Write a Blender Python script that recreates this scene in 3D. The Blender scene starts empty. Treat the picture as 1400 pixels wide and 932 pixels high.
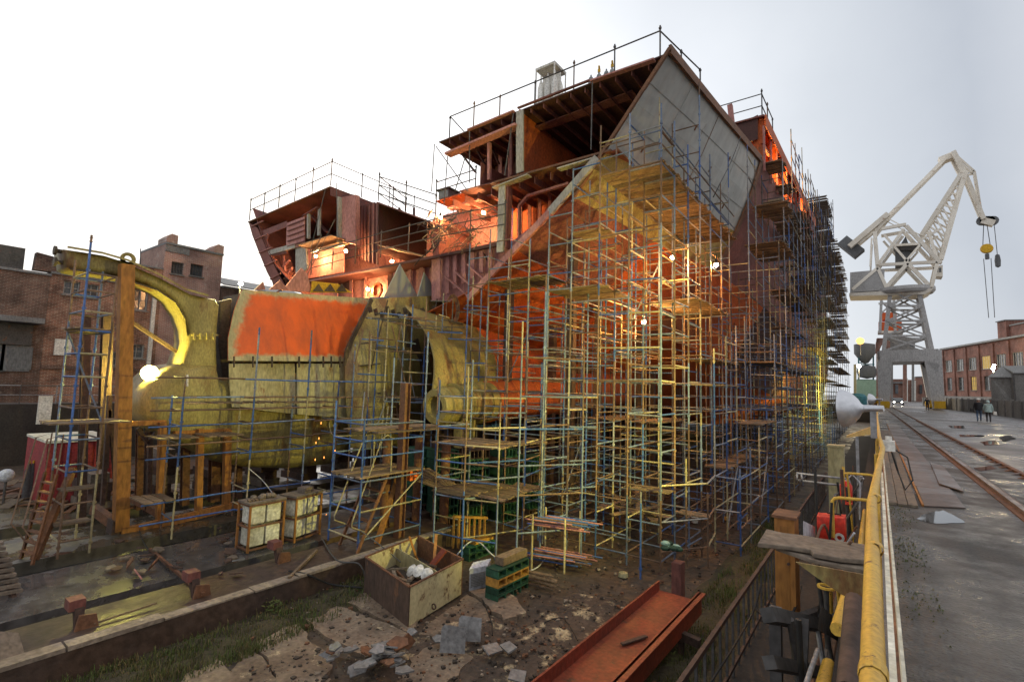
import bpy, bmesh, math, random
from mathutils import Vector as V, Matrix, Quaternion
random.seed(7)
R_ = random.random
def lerp(a, b, t): return a + (b - a) * t
def U(a, b): return a + (b - a) * random.random()
SC = bpy.context.scene
COL = SC.collection
# ---------------------------------------------------------------- camera
RW = Matrix(((0.80519948, 0.02981181, 0.59225422), (0.5923069, -0.08884603, -0.80079893), (0.02874617, 0.99559914, -0.08919652)))
CAM = V((0, 0, 1.8)); FPX = 676.0
cd = bpy.data.cameras.new('camera'); cam = bpy.data.objects.new('camera', cd); COL.objects.link(cam)
cd.sensor_width = 36; cd.lens = FPX / 1400 * 36; cd.clip_start = 0.05; cd.clip_end = 3000
cam.matrix_world = Matrix.Translation(CAM) @ RW.to_4x4()
SC.camera = cam
def P(px, py, X=None, Y=None, Z=None, D=None):
    """photo pixel + one known coordinate (or depth) -> point in the place"""
    c = V((px - 700, -(py - 466), -FPX)); r = RW @ c
    if X is not None: t = (X - CAM.x) / r.x
    elif Y is not None: t = (Y - CAM.y) / r.y
    elif Z is not None: t = (Z - CAM.z) / r.z
    else: t = D / FPX
    return CAM + r * t
# ---------------------------------------------------------------- world, sun, exposure
W = bpy.data.worlds.new('World'); SC.world = W; W.use_nodes = True
wn = W.node_tree.nodes; wl = W.node_tree.links; wn.clear()
SUN_EL, SUN_AZ = math.radians(24), math.radians(-62)      # azimuth from +Y towards +X
sky = wn.new('ShaderNodeTexSky'); sky.sky_type = 'NISHITA'; sky.sun_disc = False
sky.sun_elevation = SUN_EL; sky.sun_rotation = SUN_AZ; sky.air_density = 1.4; sky.dust_density = 3.0
tc = wn.new('ShaderNodeTexCoord')
dot = wn.new('ShaderNodeVectorMath'); dot.operation = 'DOT_PRODUCT'
dot.inputs[1].default_value = (-0.93, 0.36, -0.10)
wl.new(tc.outputs['Generated'], dot.inputs[0])
cn = wn.new('ShaderNodeTexNoise'); cn.inputs['Scale'].default_value = 2.6; cn.inputs['Detail'].default_value = 7
wl.new(tc.outputs['Generated'], cn.inputs['Vector'])
ad = wn.new('ShaderNodeMath'); ad.operation = 'MULTIPLY_ADD'; ad.inputs[1].default_value = 0.26
wl.new(cn.outputs['Fac'], ad.inputs[0]); wl.new(dot.outputs['Value'], ad.inputs[2])
rp = wn.new('ShaderNodeValToRGB'); rp.color_ramp.interpolation = 'LINEAR'
e = rp.color_ramp.elements
e[0].position = 0.0; e[0].color = (0.80, 0.81, 0.84, 1)
m_ = rp.color_ramp.elements.new(0.13); m_.color = (0.49, 0.52, 0.575, 1)
m_ = rp.color_ramp.elements.new(0.30); m_.color = (0.475, 0.51, 0.57, 1)
e[1].position = 1.0; e[1].color = (1.4, 1.4, 1.42, 1)
m_ = rp.color_ramp.elements.new(0.80); m_.color = (1.08, 1.09, 1.12, 1)
m_ = rp.color_ramp.elements.new(0.60); m_.color = (0.78, 0.81, 0.855, 1)
m_ = rp.color_ramp.elements.new(0.45); m_.color = (0.62, 0.655, 0.705, 1)
wl.new(ad.outputs[0], rp.inputs[0])
sc_ = wn.new('ShaderNodeMixRGB'); sc_.blend_type = 'MULTIPLY'; sc_.inputs[0].default_value = 1
SKYGAIN = 10.0
sc_.inputs[2].default_value = (SKYGAIN, SKYGAIN, SKYGAIN, 1)
wl.new(rp.outputs[0], sc_.inputs[1])
mx = wn.new('ShaderNodeMixRGB'); mx.inputs[0].default_value = 0.93      # overcast layer over the clear sky
wl.new(sky.outputs[0], mx.inputs[1]); wl.new(sc_.outputs[0], mx.inputs[2])
bg = wn.new('ShaderNodeBackground'); bg.inputs[1].default_value = 0.1
out = wn.new('ShaderNodeOutputWorld')
wl.new(mx.outputs[0], bg.inputs[0]); wl.new(bg.outputs[0], out.inputs[0])
sl = bpy.data.lights.new('sun', 'SUN'); sl.energy = 0.5; sl.angle = math.radians(25); sl.color = (1, 0.95, 0.88)
so = bpy.data.objects.new('sun', sl); COL.objects.link(so)
sdir = V((math.sin(SUN_AZ) * math.cos(SUN_EL), math.cos(SUN_AZ) * math.cos(SUN_EL), math.sin(SUN_EL)))
so.rotation_euler = sdir.to_track_quat('Z', 'Y').to_euler()
SC.view_settings.view_transform = 'Standard'; SC.view_settings.look = 'None'
SC.view_settings.exposure = 0.27; SC.view_settings.gamma = 1.0
SC.render.engine = 'CYCLES'
try:
    SC.cycles.use_denoising = True; SC.cycles.sample_clamp_indirect = 4.0; SC.cycles.max_bounces = 6
except Exception: pass
# ---------------------------------------------------------------- materials
def mat(name, base, dirt=None, amt=0.5, scale=1.5, rust=None, ramt=0.0, rscale=2.5, streak=1.0, rough=0.75, metal=0.0,
        bump=0.25, fine=14.0, spec=0.4, rough2=None, tint=0.12, fm=0.75):
    m = bpy.data.materials.new(name); m.use_nodes = True
    n = m.node_tree.nodes; l = m.node_tree.links
    b = n['Principled BSDF']
    g = n.new('ShaderNodeNewGeometry'); mp = n.new('ShaderNodeMapping')
    mp.inputs['Scale'].default_value = (1, 1, streak); l.new(g.outputs['Position'], mp.inputs['Vector'])
    n1 = n.new('ShaderNodeTexNoise'); n1.inputs['Scale'].default_value = scale; n1.inputs['Detail'].default_value = 8; n1.inputs['Roughness'].default_value = 0.62
    l.new(mp.outputs[0], n1.inputs['Vector'])
    r1 = n.new('ShaderNodeValToRGB'); r1.color_ramp.elements[0].position = 0.62 - amt * 0.42; r1.color_ramp.elements[1].position = 0.86 - amt * 0.3
    l.new(n1.outputs['Fac'], r1.inputs[0])
    mix = n.new('ShaderNodeMixRGB'); mix.inputs[1].default_value = (*base, 1); mix.inputs[2].default_value = (*(dirt or [x * 0.5 for x in base]), 1)
    l.new(r1.outputs[0], mix.inputs[0]); last = mix.outputs[0]
    n3 = n.new('ShaderNodeTexNoise'); n3.inputs['Scale'].default_value = fine; n3.inputs['Detail'].default_value = 6
    l.new(mp.outputs[0], n3.inputs['Vector'])
    if rust:
        n2 = n.new('ShaderNodeTexNoise'); n2.inputs['Scale'].default_value = rscale; n2.inputs['Detail'].default_value = 9; n2.inputs['Roughness'].default_value = 0.7
        mp2 = n.new('ShaderNodeMapping'); mp2.inputs['Location'].default_value = (13.7, 5.1, 2.2); mp2.inputs['Scale'].default_value = (1, 1, streak)
        l.new(g.outputs['Position'], mp2.inputs['Vector']); l.new(mp2.outputs[0], n2.inputs['Vector'])
        r2 = n.new('ShaderNodeValToRGB'); r2.color_ramp.elements[0].position = 0.74 - ramt * 0.46; r2.color_ramp.elements[1].position = 0.80 - ramt * 0.40
        l.new(n2.outputs['Fac'], r2.inputs[0])
        mx2 = n.new('ShaderNodeMixRGB'); mx2.inputs[2].default_value = (*rust, 1)
        l.new(r2.outputs[0], mx2.inputs[0]); l.new(last, mx2.inputs[1]); last = mx2.outputs[0]
    hs = n.new('ShaderNodeMixRGB'); hs.blend_type = 'MULTIPLY'; hs.inputs[0].default_value = fm
    r3 = n.new('ShaderNodeValToRGB'); r3.color_ramp.elements[0].position = 0.3; r3.color_ramp.elements[0].color = (0.5, 0.5, 0.5, 1); r3.color_ramp.elements[1].position = 0.7; r3.color_ramp.elements[1].color = (1.3, 1.3, 1.3, 1)
    l.new(n3.outputs['Fac'], r3.inputs[0]); l.new(r3.outputs[0], hs.inputs[2]); l.new(last, hs.inputs[1])
    oi = n.new('ShaderNodeObjectInfo'); mr = n.new('ShaderNodeMapRange')
    mr.inputs['To Min'].default_value = 1 - tint; mr.inputs['To Max'].default_value = 1 + tint
    l.new(oi.outputs['Random'], mr.inputs['Value'])
    ti = n.new('ShaderNodeMixRGB'); ti.blend_type = 'MULTIPLY'; ti.inputs[0].default_value = 1
    l.new(hs.outputs[0], ti.inputs[1]); l.new(mr.outputs[0], ti.inputs[2])
    l.new(ti.outputs[0], b.inputs['Base Color'])
    b.inputs['Roughness'].default_value = rough; b.inputs['Metallic'].default_value = metal
    b.inputs['Specular IOR Level'].default_value = spec
    if rough2 is not None:
        rr = n.new('ShaderNodeMapRange'); rr.inputs['From Min'].default_value = 0.42; rr.inputs['From Max'].default_value = 0.58
        rr.inputs['To Min'].default_value = rough2; rr.inputs['To Max'].default_value = rough
        l.new(n1.outputs['Fac'], rr.inputs['Value']); l.new(rr.outputs[0], b.inputs['Roughness'])
    if bump:
        bp = n.new('ShaderNodeBump'); bp.inputs['Strength'].default_value = bump; bp.inputs['Distance'].default_value = 0.03
        l.new(n3.outputs['Fac'], bp.inputs['Height']); l.new(bp.outputs[0], b.inputs['Normal'])
    return m
def emit(name, col, s):
    m = bpy.data.materials.new(name); m.use_nodes = True; n = m.node_tree.nodes; n.clear()
    e = n.new('ShaderNodeEmission'); e.inputs[0].default_value = (*col, 1); e.inputs[1].default_value = s
    o = n.new('ShaderNodeOutputMaterial'); m.node_tree.links.new(e.outputs[0], o.inputs[0]); return m
def brickmat(name, c1, c2, mortar, axis, stain=0.5):
    m = mat(name, c1, rough=0.9); n = m.node_tree.nodes; l = m.node_tree.links
    g = n.new('ShaderNodeNewGeometry'); sp = n.new('ShaderNodeSeparateXYZ'); cb = n.new('ShaderNodeCombineXYZ')
    l.new(g.outputs['Position'], sp.inputs[0]); l.new(sp.outputs[axis], cb.inputs[0]); l.new(sp.outputs[2], cb.inputs[1])
    bt = n.new('ShaderNodeTexBrick'); bt.inputs['Scale'].default_value = 1; bt.inputs['Brick Width'].default_value = 0.27; bt.inputs['Row Height'].default_value = 0.085
    bt.inputs['Mortar Size'].default_value = 0.012; bt.inputs['Color1'].default_value = (*c1, 1); bt.inputs['Color2'].default_value = (*c2, 1); bt.inputs['Mortar'].default_value = (*mortar, 1)
    l.new(cb.outputs[0], bt.inputs['Vector'])
    no = n.new('ShaderNodeTexNoise'); no.inputs['Scale'].default_value = 0.5; no.inputs['Detail'].default_value = 8; no.inputs['Roughness'].default_value = 0.7
    l.new(g.outputs['Position'], no.inputs['Vector'])
    r = n.new('ShaderNodeValToRGB'); r.color_ramp.elements[0].position = 0.35; r.color_ramp.elements[0].color = (0.16, 0.14, 0.14, 1); r.color_ramp.elements[1].position = 0.62; r.color_ramp.elements[1].color = (1.15, 1.1, 1.05, 1)
    l.new(no.outputs[0], r.inputs[0])
    no2 = n.new('ShaderNodeTexNoise'); no2.inputs['Scale'].default_value = 2.6; no2.inputs['Detail'].default_value = 6
    l.new(g.outputs['Position'], no2.inputs['Vector'])
    rr = n.new('ShaderNodeValToRGB'); rr.color_ramp.elements[0].position = 0.60; rr.color_ramp.elements[1].position = 0.72; rr.color_ramp.elements[1].color = (0.5, 0.5, 0.5, 1)
    l.new(no2.outputs[0], rr.inputs[0])
    mu = n.new('ShaderNodeMixRGB'); mu.blend_type = 'MULTIPLY'; mu.inputs[0].default_value = stain
    l.new(bt.outputs[0], mu.inputs[1]); l.new(r.outputs[0], mu.inputs[2])
    mp = n.new('ShaderNodeMixRGB'); mp.inputs[2].default_value = (*[x * 1.1 for x in mortar], 1)
    l.new(rr.outputs[0], mp.inputs[0]); l.new(mu.outputs[0], mp.inputs[1])
    b = n['Principled BSDF']; l.new(mp.outputs[0], b.inputs['Base Color']); return m
RUST = (0.16, 0.07, 0.03); DRUST = (0.07, 0.035, 0.02)
M = {}
M['oxide'] = mat('red oxide primer', (0.20, 0.07, 0.055), (0.10, 0.04, 0.033), 0.5, 0.9, RUST, 0.35, 1.6, 0.5)
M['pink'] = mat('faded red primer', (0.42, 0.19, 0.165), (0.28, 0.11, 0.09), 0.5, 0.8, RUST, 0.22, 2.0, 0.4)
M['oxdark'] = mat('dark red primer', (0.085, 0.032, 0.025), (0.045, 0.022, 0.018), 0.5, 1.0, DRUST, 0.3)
M['orange'] = mat('orange primer', (0.66, 0.105, 0.012), (0.50, 0.075, 0.012), 0.45, 0.5, (0.26, 0.10, 0.03), 0.24, 0.8, 0.5, rough=0.6, bump=.05, fine=5, fm=.35)
M['hullorange'] = mat('lamp lit red hull primer', (0.50, 0.11, 0.026), (0.30, 0.065, 0.022), 0.5, 0.7, RUST, 0.3, 1.5, 0.6)  # orange glow of the work lamps is put into the red primer colour
M['greyplate'] = mat('grey shop primer', (0.38, 0.38, 0.355), (0.28, 0.28, 0.26), 0.5, 0.5, (0.17, 0.12, 0.075), 0.22, 0.9, 0.25, rough=0.65, bump=0.05, fine=4, fm=.35)
M['cast'] = mat('yellow lit rusty cast steel', (0.32, 0.265, 0.095), (0.17, 0.125, 0.04), 0.6, 0.8, (0.155, 0.08, 0.028), 0.46, 1.0, 0.4, rough=0.6, rough2=.4, bump=.3, fine=24, fm=.7)  # olive yellow base carries the flood light falling on the rusty steel
M['castlight'] = mat('pale primed steel', (0.38, 0.34, 0.19), (0.26, 0.215, 0.10), 0.5, 1.2, (0.2, 0.10, 0.045), 0.30, 1.6, 0.35, rough=0.6)  # olive tint of this pale coat also holds the yellow flood light
M['primer'] = mat('pale grey primer', (0.36, 0.33, 0.28), (0.25, 0.22, 0.18), 0.5, 1.2, (0.2, 0.11, 0.06), 0.25, 1.6, 0.35, rough=0.6)
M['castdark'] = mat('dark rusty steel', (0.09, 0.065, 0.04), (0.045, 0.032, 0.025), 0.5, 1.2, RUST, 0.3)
M['post'] = mat('orange rust steel', (0.36, 0.16, 0.035), (0.24, 0.09, 0.025), 0.5, 1.4, RUST, 0.3, 2, 0.3)
M['rust'] = mat('rusted steel', (0.19, 0.085, 0.04), (0.09, 0.045, 0.028), 0.5, 1.6, (0.26, 0.11, 0.04), 0.25)
M['drust'] = mat('dark rust', (0.09, 0.05, 0.035), (0.045, 0.03, 0.025), 0.5, 1.6, RUST, 0.25)
M['redsteel'] = mat('red painted girder', (0.25, 0.045, 0.022), (0.14, 0.035, 0.02), 0.5, 1.3, DRUST, 0.3, 3.0, rough=0.5)
M['blue'] = mat('worn blue paint', (0.055, 0.125, 0.34), (0.04, 0.08, 0.20), 0.5, 2, (0.20, 0.15, 0.11), 0.32, 3, rough=0.55, bump=0, tint=0.3)
M['bluegrey'] = mat('worn blue grey paint', (0.15, 0.20, 0.29), (0.10, 0.12, 0.17), 0.5, 2, (0.20, 0.12, 0.08), 0.35, 3, rough=0.55, bump=0, tint=0.3)
M['brown'] = mat('rusty tube', (0.19, 0.115, 0.07), (0.11, 0.07, 0.05), 0.5, 2, (0.26, 0.13, 0.06), 0.3, 3, rough=0.7, bump=0, tint=0.3)
M['cream'] = mat('worn cream paint', (0.44, 0.38, 0.22), (0.28, 0.22, 0.12), 0.5, 2, (0.2, 0.10, 0.05), 0.35, 3, rough=0.6, bump=0, tint=0.3)
M['galv'] = mat('galvanised tube', (0.30, 0.30, 0.31), (0.2, 0.2, 0.2), 0.5, 2, (0.2, 0.13, 0.09), 0.25, 3, rough=0.5, metal=0.3, bump=0, tint=0.25)
M['darktube'] = mat('dark steel tube', (0.075, 0.07, 0.068), None, 0.4, 2, RUST, 0.3, 3, bump=0, tint=0.3)
M['plank'] = mat('weathered plank', (0.21, 0.145, 0.088), (0.12, 0.08, 0.05), 0.5, 2.5, (0.11, 0.07, 0.045), 0.25, rough=0.85, tint=0.35)
M['timber'] = mat('grey timber', (0.17, 0.135, 0.10), (0.13, 0.10, 0.08), 0.5, 3, (0.09, 0.07, 0.06), 0.3, rough=0.85, tint=0.2)
M['concrete'] = mat('stained concrete', (0.33, 0.265, 0.195), (0.16, 0.12, 0.09), 0.5, 0.8, (0.48, 0.39, 0.25), 0.30, 2.2, rough=0.85, bump=0.6, fine=11)
M['sandy'] = mat('sandy mud', (0.085, 0.06, 0.043), (0.05, 0.037, 0.028), 0.5, 1.2, (0.50, 0.40, 0.24), 0.44, 1.7, rough=0.85, bump=1.0, fine=10)
M['slab'] = mat('brown stained slab', (0.245, 0.185, 0.13), (0.12, 0.08, 0.055), 0.6, 1.1, (0.47, 0.37, 0.23), 0.3, 2.4, rough=0.8, rough2=0.5, bump=0.5, fine=12)
M['pit'] = mat('dirty pit floor', (0.105, 0.078, 0.056), (0.05, 0.037, 0.028), 0.55, 0.6, (0.28, 0.215, 0.13), 0.2, 1.1, rough=0.75, bump=0.8, fine=6, rough2=0.3)
M['mudstrip'] = mat('brown silt', (0.095, 0.06, 0.042), (0.055, 0.036, 0.028), 0.55, 0.6, (0.2, 0.17, 0.13), 0.14, 1.5, rough=0.75, rough2=0.4, bump=0.6, fine=7)
M['soil'] = mat('mossy soil', (0.07, 0.058, 0.03), (0.04, 0.03, 0.02), 0.5, 1.5, (0.085, 0.095, 0.03), 0.35, 2.5, rough=0.95, bump=1.0, fine=12)
M['wet'] = mat('wet concrete slab', (0.085, 0.08, 0.078), (0.045, 0.042, 0.04), 0.5, 0.8, rough=0.34, rough2=0.06, bump=0.03, fine=5, spec=0.7)
M['wetpatch'] = mat('patchy wet slab', (0.10, 0.085, 0.06), (0.05, 0.045, 0.035), 0.5, 1.1, rough=0.55, rough2=0.04, bump=0.06, fine=5, spec=0.7)
M['wetdark'] = mat('wet dark floor', (0.035, 0.03, 0.026), (0.02, 0.018, 0.016), 0.5, 0.8, rough=0.5, rough2=0.06, bump=0.15, fine=5, spec=0.7)
M['asphalt'] = mat('damp asphalt', (0.19, 0.172, 0.16), (0.125, 0.112, 0.105), 0.6, 0.22, (0.085, 0.07, 0.06), 0.28, 0.5, rough=0.6, rough2=0.22, bump=0.35, fine=38)
M['asphaltdark'] = mat('old rutted asphalt', (0.09, 0.078, 0.067), (0.05, 0.044, 0.038), 0.5, 0.7, (0.16, 0.135, 0.10), 0.2, 1.5, rough=0.7, rough2=0.22, bump=0.6, fine=34)
M['puddle'] = mat('puddle water', (0.03, 0.03, 0.03), None, 0.2, 1, rough=0.03, bump=0.0, spec=0.9)
M['wallconc'] = mat('grey wall concrete', (0.22, 0.21, 0.195), (0.14, 0.13, 0.12), 0.5, 0.5, (0.1, 0.085, 0.07), 0.25, 0.9, 0.4)
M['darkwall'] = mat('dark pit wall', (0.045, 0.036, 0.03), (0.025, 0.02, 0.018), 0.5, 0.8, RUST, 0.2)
M['walkplate'] = mat('steel walkway plate', (0.14, 0.105, 0.09), (0.10, 0.065, 0.05), 0.5, 0.7, (0.24, 0.10, 0.05), 0.16, 1.2, rough=0.55, rough2=0.3, bump=0.1)
M['railyel'] = mat('chipped yellow paint', (0.62, 0.38, 0.05), (0.48, 0.27, 0.05), 0.5, 2.2, (0.15, 0.075, 0.035), 0.38, 19, rough=0.5, bump=0.06, fine=55, fm=.45)
M['cranewhite'] = mat('cream crane paint', (0.80, 0.74, 0.64), (0.62, 0.55, 0.45), 0.4, 0.4, (0.36, 0.23, 0.15), 0.30, 1.1, rough=0.6, bump=0)
M['cranegrey'] = mat('grey crane paint', (0.42, 0.41, 0.40), (0.33, 0.32, 0.31), 0.45, 0.3, (0.24, 0.16, 0.11), 0.15, 0.6, 0.3, rough=0.6, bump=0)
M['yellow'] = mat('yellow machine paint', (0.62, 0.36, 0.02), (0.42, 0.24, 0.02), 0.4, 0.8, RUST, 0.15)
M['tin'] = mat('grey sheet metal', (0.27, 0.27, 0.265), (0.2, 0.2, 0.19), 0.5, 0.6, (0.2, 0.12, 0.08), 0.15, 1.0, 0.4)
M['roof'] = mat('roof sheet', (0.20, 0.20, 0.20), None, 0.5, 0.6, RUST, 0.2)
M['gate'] = mat('grey gate steel', (0.14, 0.145, 0.15), (0.09, 0.09, 0.09), 0.5, 0.5, (0.15, 0.09, 0.05), 0.2, 0.8, 0.4)
M['pane'] = mat('dark glass', (0.05, 0.055, 0.06), (0.10, 0.11, 0.12), 0.5, 0.9, rough=0.15, bump=0, spec=0.6, tint=0.5)
M['white'] = mat('white paint', (0.72, 0.70, 0.64), (0.55, 0.52, 0.45), 0.45, 2.0, (0.3, 0.2, 0.1), 0.15, 4)
M['dirtywhite'] = mat('dirty white cylinder', (0.68, 0.66, 0.56), (0.38, 0.35, 0.24), 0.5, 3.0, (0.25, 0.13, 0.06), 0.22, 5)
M['silver'] = mat('spun aluminium', (0.62, 0.63, 0.66), None, 0.2, 2, rough=0.38, metal=0.75, bump=0, fm=.15)
M['red'] = mat('bright red paint', (0.62, 0.035, 0.015), (0.45, 0.03, 0.015), 0.4, 4, DRUST, 0.12, 8, rough=0.45)
M['container'] = mat('red container paint', (0.30, 0.035, 0.035), (0.2, 0.03, 0.03), 0.4, 1)
M['green'] = mat('green painted block', (0.022, 0.088, 0.048), (0.02, 0.05, 0.03), 0.5, 2.5, DRUST, 0.25, 5, tint=0.4)
M['teal'] = mat('teal paint', (0.03, 0.14, 0.17), None, 0.4, 1)
M['yelblock'] = mat('ochre block', (0.42, 0.22, 0.04), (0.28, 0.13, 0.03), 0.5, 3, RUST, 0.25, 5)
M['sign'] = mat('orange sign', (0.80, 0.16, 0.03), None, 0.15, 2, bump=0)
M['black'] = mat('black rubber', (0.018, 0.017, 0.016), None, 0.3, 2, rough=0.6, bump=0)
M['ropeg'] = mat('grey cable', (0.10, 0.095, 0.09), None, 0.3, 2, bump=0)
M['hosebrown'] = mat('old hose', (0.15, 0.08, 0.05), None, 0.3, 2, bump=0)
M['scrap'] = mat('cut steel plate', (0.23, 0.225, 0.22), (0.15, 0.14, 0.135), 0.5, 2.5, (0.2, 0.09, 0.04), 0.25, 4, rough=0.5, metal=0.2)
M['skiprust'] = mat('rust brown skip steel', (0.10, 0.06, 0.042), (0.06, 0.04, 0.03), 0.5, 1.6, (0.20, 0.09, 0.04), 0.3, 2.2, 0.4)
M['skipcream'] = mat('peeling cream skip paint', (0.50, 0.44, 0.25), (0.40, 0.34, 0.19), 0.5, 1.6, (0.11, 0.05, 0.022), 0.42, 3.2, 0.8, rough=0.6, fm=.4)
M['heater'] = mat('pale grey enamel', (0.52, 0.54, 0.58), None, 0.25, 2, rough=0.45, bump=0)
M['teal2'] = mat('mint panel', (0.30, 0.46, 0.37), (0.22, 0.34, 0.28), 0.4, 0.4, RUST, 0.1)
M['leaf'] = mat('grass green', (0.07, 0.10, 0.022), (0.11, 0.10, 0.03), 0.5, 1.2, bump=0, rough=0.9)
M['leafdry'] = mat('dry grass', (0.16, 0.12, 0.05), (0.07, 0.08, 0.02), 0.5, 2, bump=0, rough=0.9)
M['skin'] = mat('skin', (0.45, 0.27, 0.2), None, 0.2, 4, bump=0)
M['jeans'] = mat('blue jeans', (0.10, 0.15, 0.24), None, 0.4, 3, bump=0)
M['coat'] = mat('black jacket', (0.02, 0.02, 0.024), None, 0.3, 3, bump=0)
M['raincoat'] = mat('pale green raincoat', (0.36, 0.46, 0.44), (0.28, 0.36, 0.34), 0.4, 5, bump=0.1)
M['trousers'] = mat('dark trousers', (0.05, 0.04, 0.04), None, 0.3, 3, bump=0)
M['rockdark'] = mat('dark debris', (0.06, 0.045, 0.035), None, 0.5, 3)
M['carblack'] = mat('dark car paint', (0.02, 0.022, 0.025), None, 0.1, 1, rough=0.2, bump=0)
M['bulb'] = emit('warm bulb', (1.0, 0.50, 0.19), 1900)
M['bulbpale'] = emit('pale bulb', (1.0, 0.80, 0.45), 500)
M['flood'] = emit('yellow floodlamp', (1.0, 0.88, 0.18), 2300)
M['floodb'] = emit('yellow pole lamp', (1.0, 0.9, 0.35), 3200)
M['bulbhot'] = emit('strong warm bulb', (1.0, 0.46, 0.12), 2500)
M['headlamp'] = emit('headlamp', (1, 0.95, 0.8), 30)
M['litpane'] = emit('lit window pane', (1.0, 0.66, 0.2), 0.45)
M['spark'] = emit('hot spark', (1.0, 0.32, 0.06), 5)
DISHW = 3600
M['sodium'] = emit('sodium lamp', (1.0, 0.42, 0.08), 4)
M['brickL'] = brickmat('old factory brick', (0.31, 0.125, 0.078), (0.18, 0.08, 0.055), (0.40, 0.33, 0.26), 1, 0.9)
M['brickD'] = brickmat('sooty factory brick', (0.17, 0.09, 0.065), (0.11, 0.062, 0.048), (0.23, 0.19, 0.16), 1, 0.9)
M['brickT'] = brickmat('pale red tower brick', (0.42, 0.21, 0.16), (0.33, 0.155, 0.12), (0.45, 0.4, 0.36), 1, 0.6)
M['brickR'] = brickmat('red brick', (0.36, 0.11, 0.06), (0.28, 0.085, 0.05), (0.34, 0.26, 0.2), 0, 0.6)
def painted(name, base_args, paint, paint2, ur, vr):
    """bare plate with a brushed field of paint that thins out raggedly at its border (mask from the plate's own UV)"""
    m = mat(name, *base_args[0], **base_args[1]); n = m.node_tree.nodes; l = m.node_tree.links; b = n['Principled BSDF']; src = b.inputs['Base Color'].links[0].from_socket
    uv = n.new('ShaderNodeUVMap'); sp = n.new('ShaderNodeSeparateXYZ'); l.new(uv.outputs[0], sp.inputs[0])
    def mth(op, a, c):
        q = n.new('ShaderNodeMath'); q.operation = op
        for i, x in enumerate((a, c)):
            if isinstance(x, (int, float)): q.inputs[i].default_value = x
            else: l.new(x, q.inputs[i])
        return q.outputs[0]
    g = n.new('ShaderNodeNewGeometry')
    no = n.new('ShaderNodeTexNoise'); no.inputs['Scale'].default_value = 2.2; no.inputs['Detail'].default_value = 8; no.inputs['Roughness'].default_value = .7; l.new(g.outputs['Position'], no.inputs['Vector'])
    d = mth('MINIMUM', mth('MINIMUM', mth('SUBTRACT', sp.outputs[1], ur[0]), mth('SUBTRACT', ur[1], sp.outputs[1])), mth('MINIMUM', mth('SUBTRACT', sp.outputs[0], vr[0]), mth('SUBTRACT', vr[1], sp.outputs[0])))
    d = mth('ADD', d, mth('MULTIPLY', mth('SUBTRACT', no.outputs[0], .5), .22))
    mr = n.new('ShaderNodeMapRange'); mr.interpolation_type = 'SMOOTHSTEP'; mr.inputs['From Min'].default_value = -.02; mr.inputs['From Max'].default_value = .06; l.new(d, mr.inputs['Value'])
    no2 = n.new('ShaderNodeTexNoise'); no2.inputs['Scale'].default_value = 1.1; no2.inputs['Detail'].default_value = 9; no2.inputs['Roughness'].default_value = .65
    mp = n.new('ShaderNodeMapping'); mp.inputs['Scale'].default_value = (1, 1, .45); l.new(g.outputs['Position'], mp.inputs['Vector']); l.new(mp.outputs[0], no2.inputs['Vector'])
    rp2 = n.new('ShaderNodeValToRGB'); rp2.color_ramp.elements[0].position = .36; rp2.color_ramp.elements[0].color = (*paint2, 1); rp2.color_ramp.elements[1].position = .6; rp2.color_ramp.elements[1].color = (*paint, 1); l.new(no2.outputs[0], rp2.inputs[0])
    mx_ = n.new('ShaderNodeMixRGB'); l.new(mr.outputs[0], mx_.inputs[0]); l.new(src, mx_.inputs[1]); l.new(rp2.outputs[0], mx_.inputs[2]); l.new(mx_.outputs[0], b.inputs['Base Color']); return m
M['paintedplate'] = painted('orange brushed plate', ((0,), {}) if 0 else (((0.38, 0.34, 0.19), (0.26, 0.215, 0.10), 0.5, 1.2, (0.2, 0.10, 0.045), 0.30, 1.6, 0.35), dict(rough=0.6, fm=.5)), (0.66, 0.105, 0.012), (0.40, 0.075, 0.018), (.05, .93), (.05, 1.02))
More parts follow.
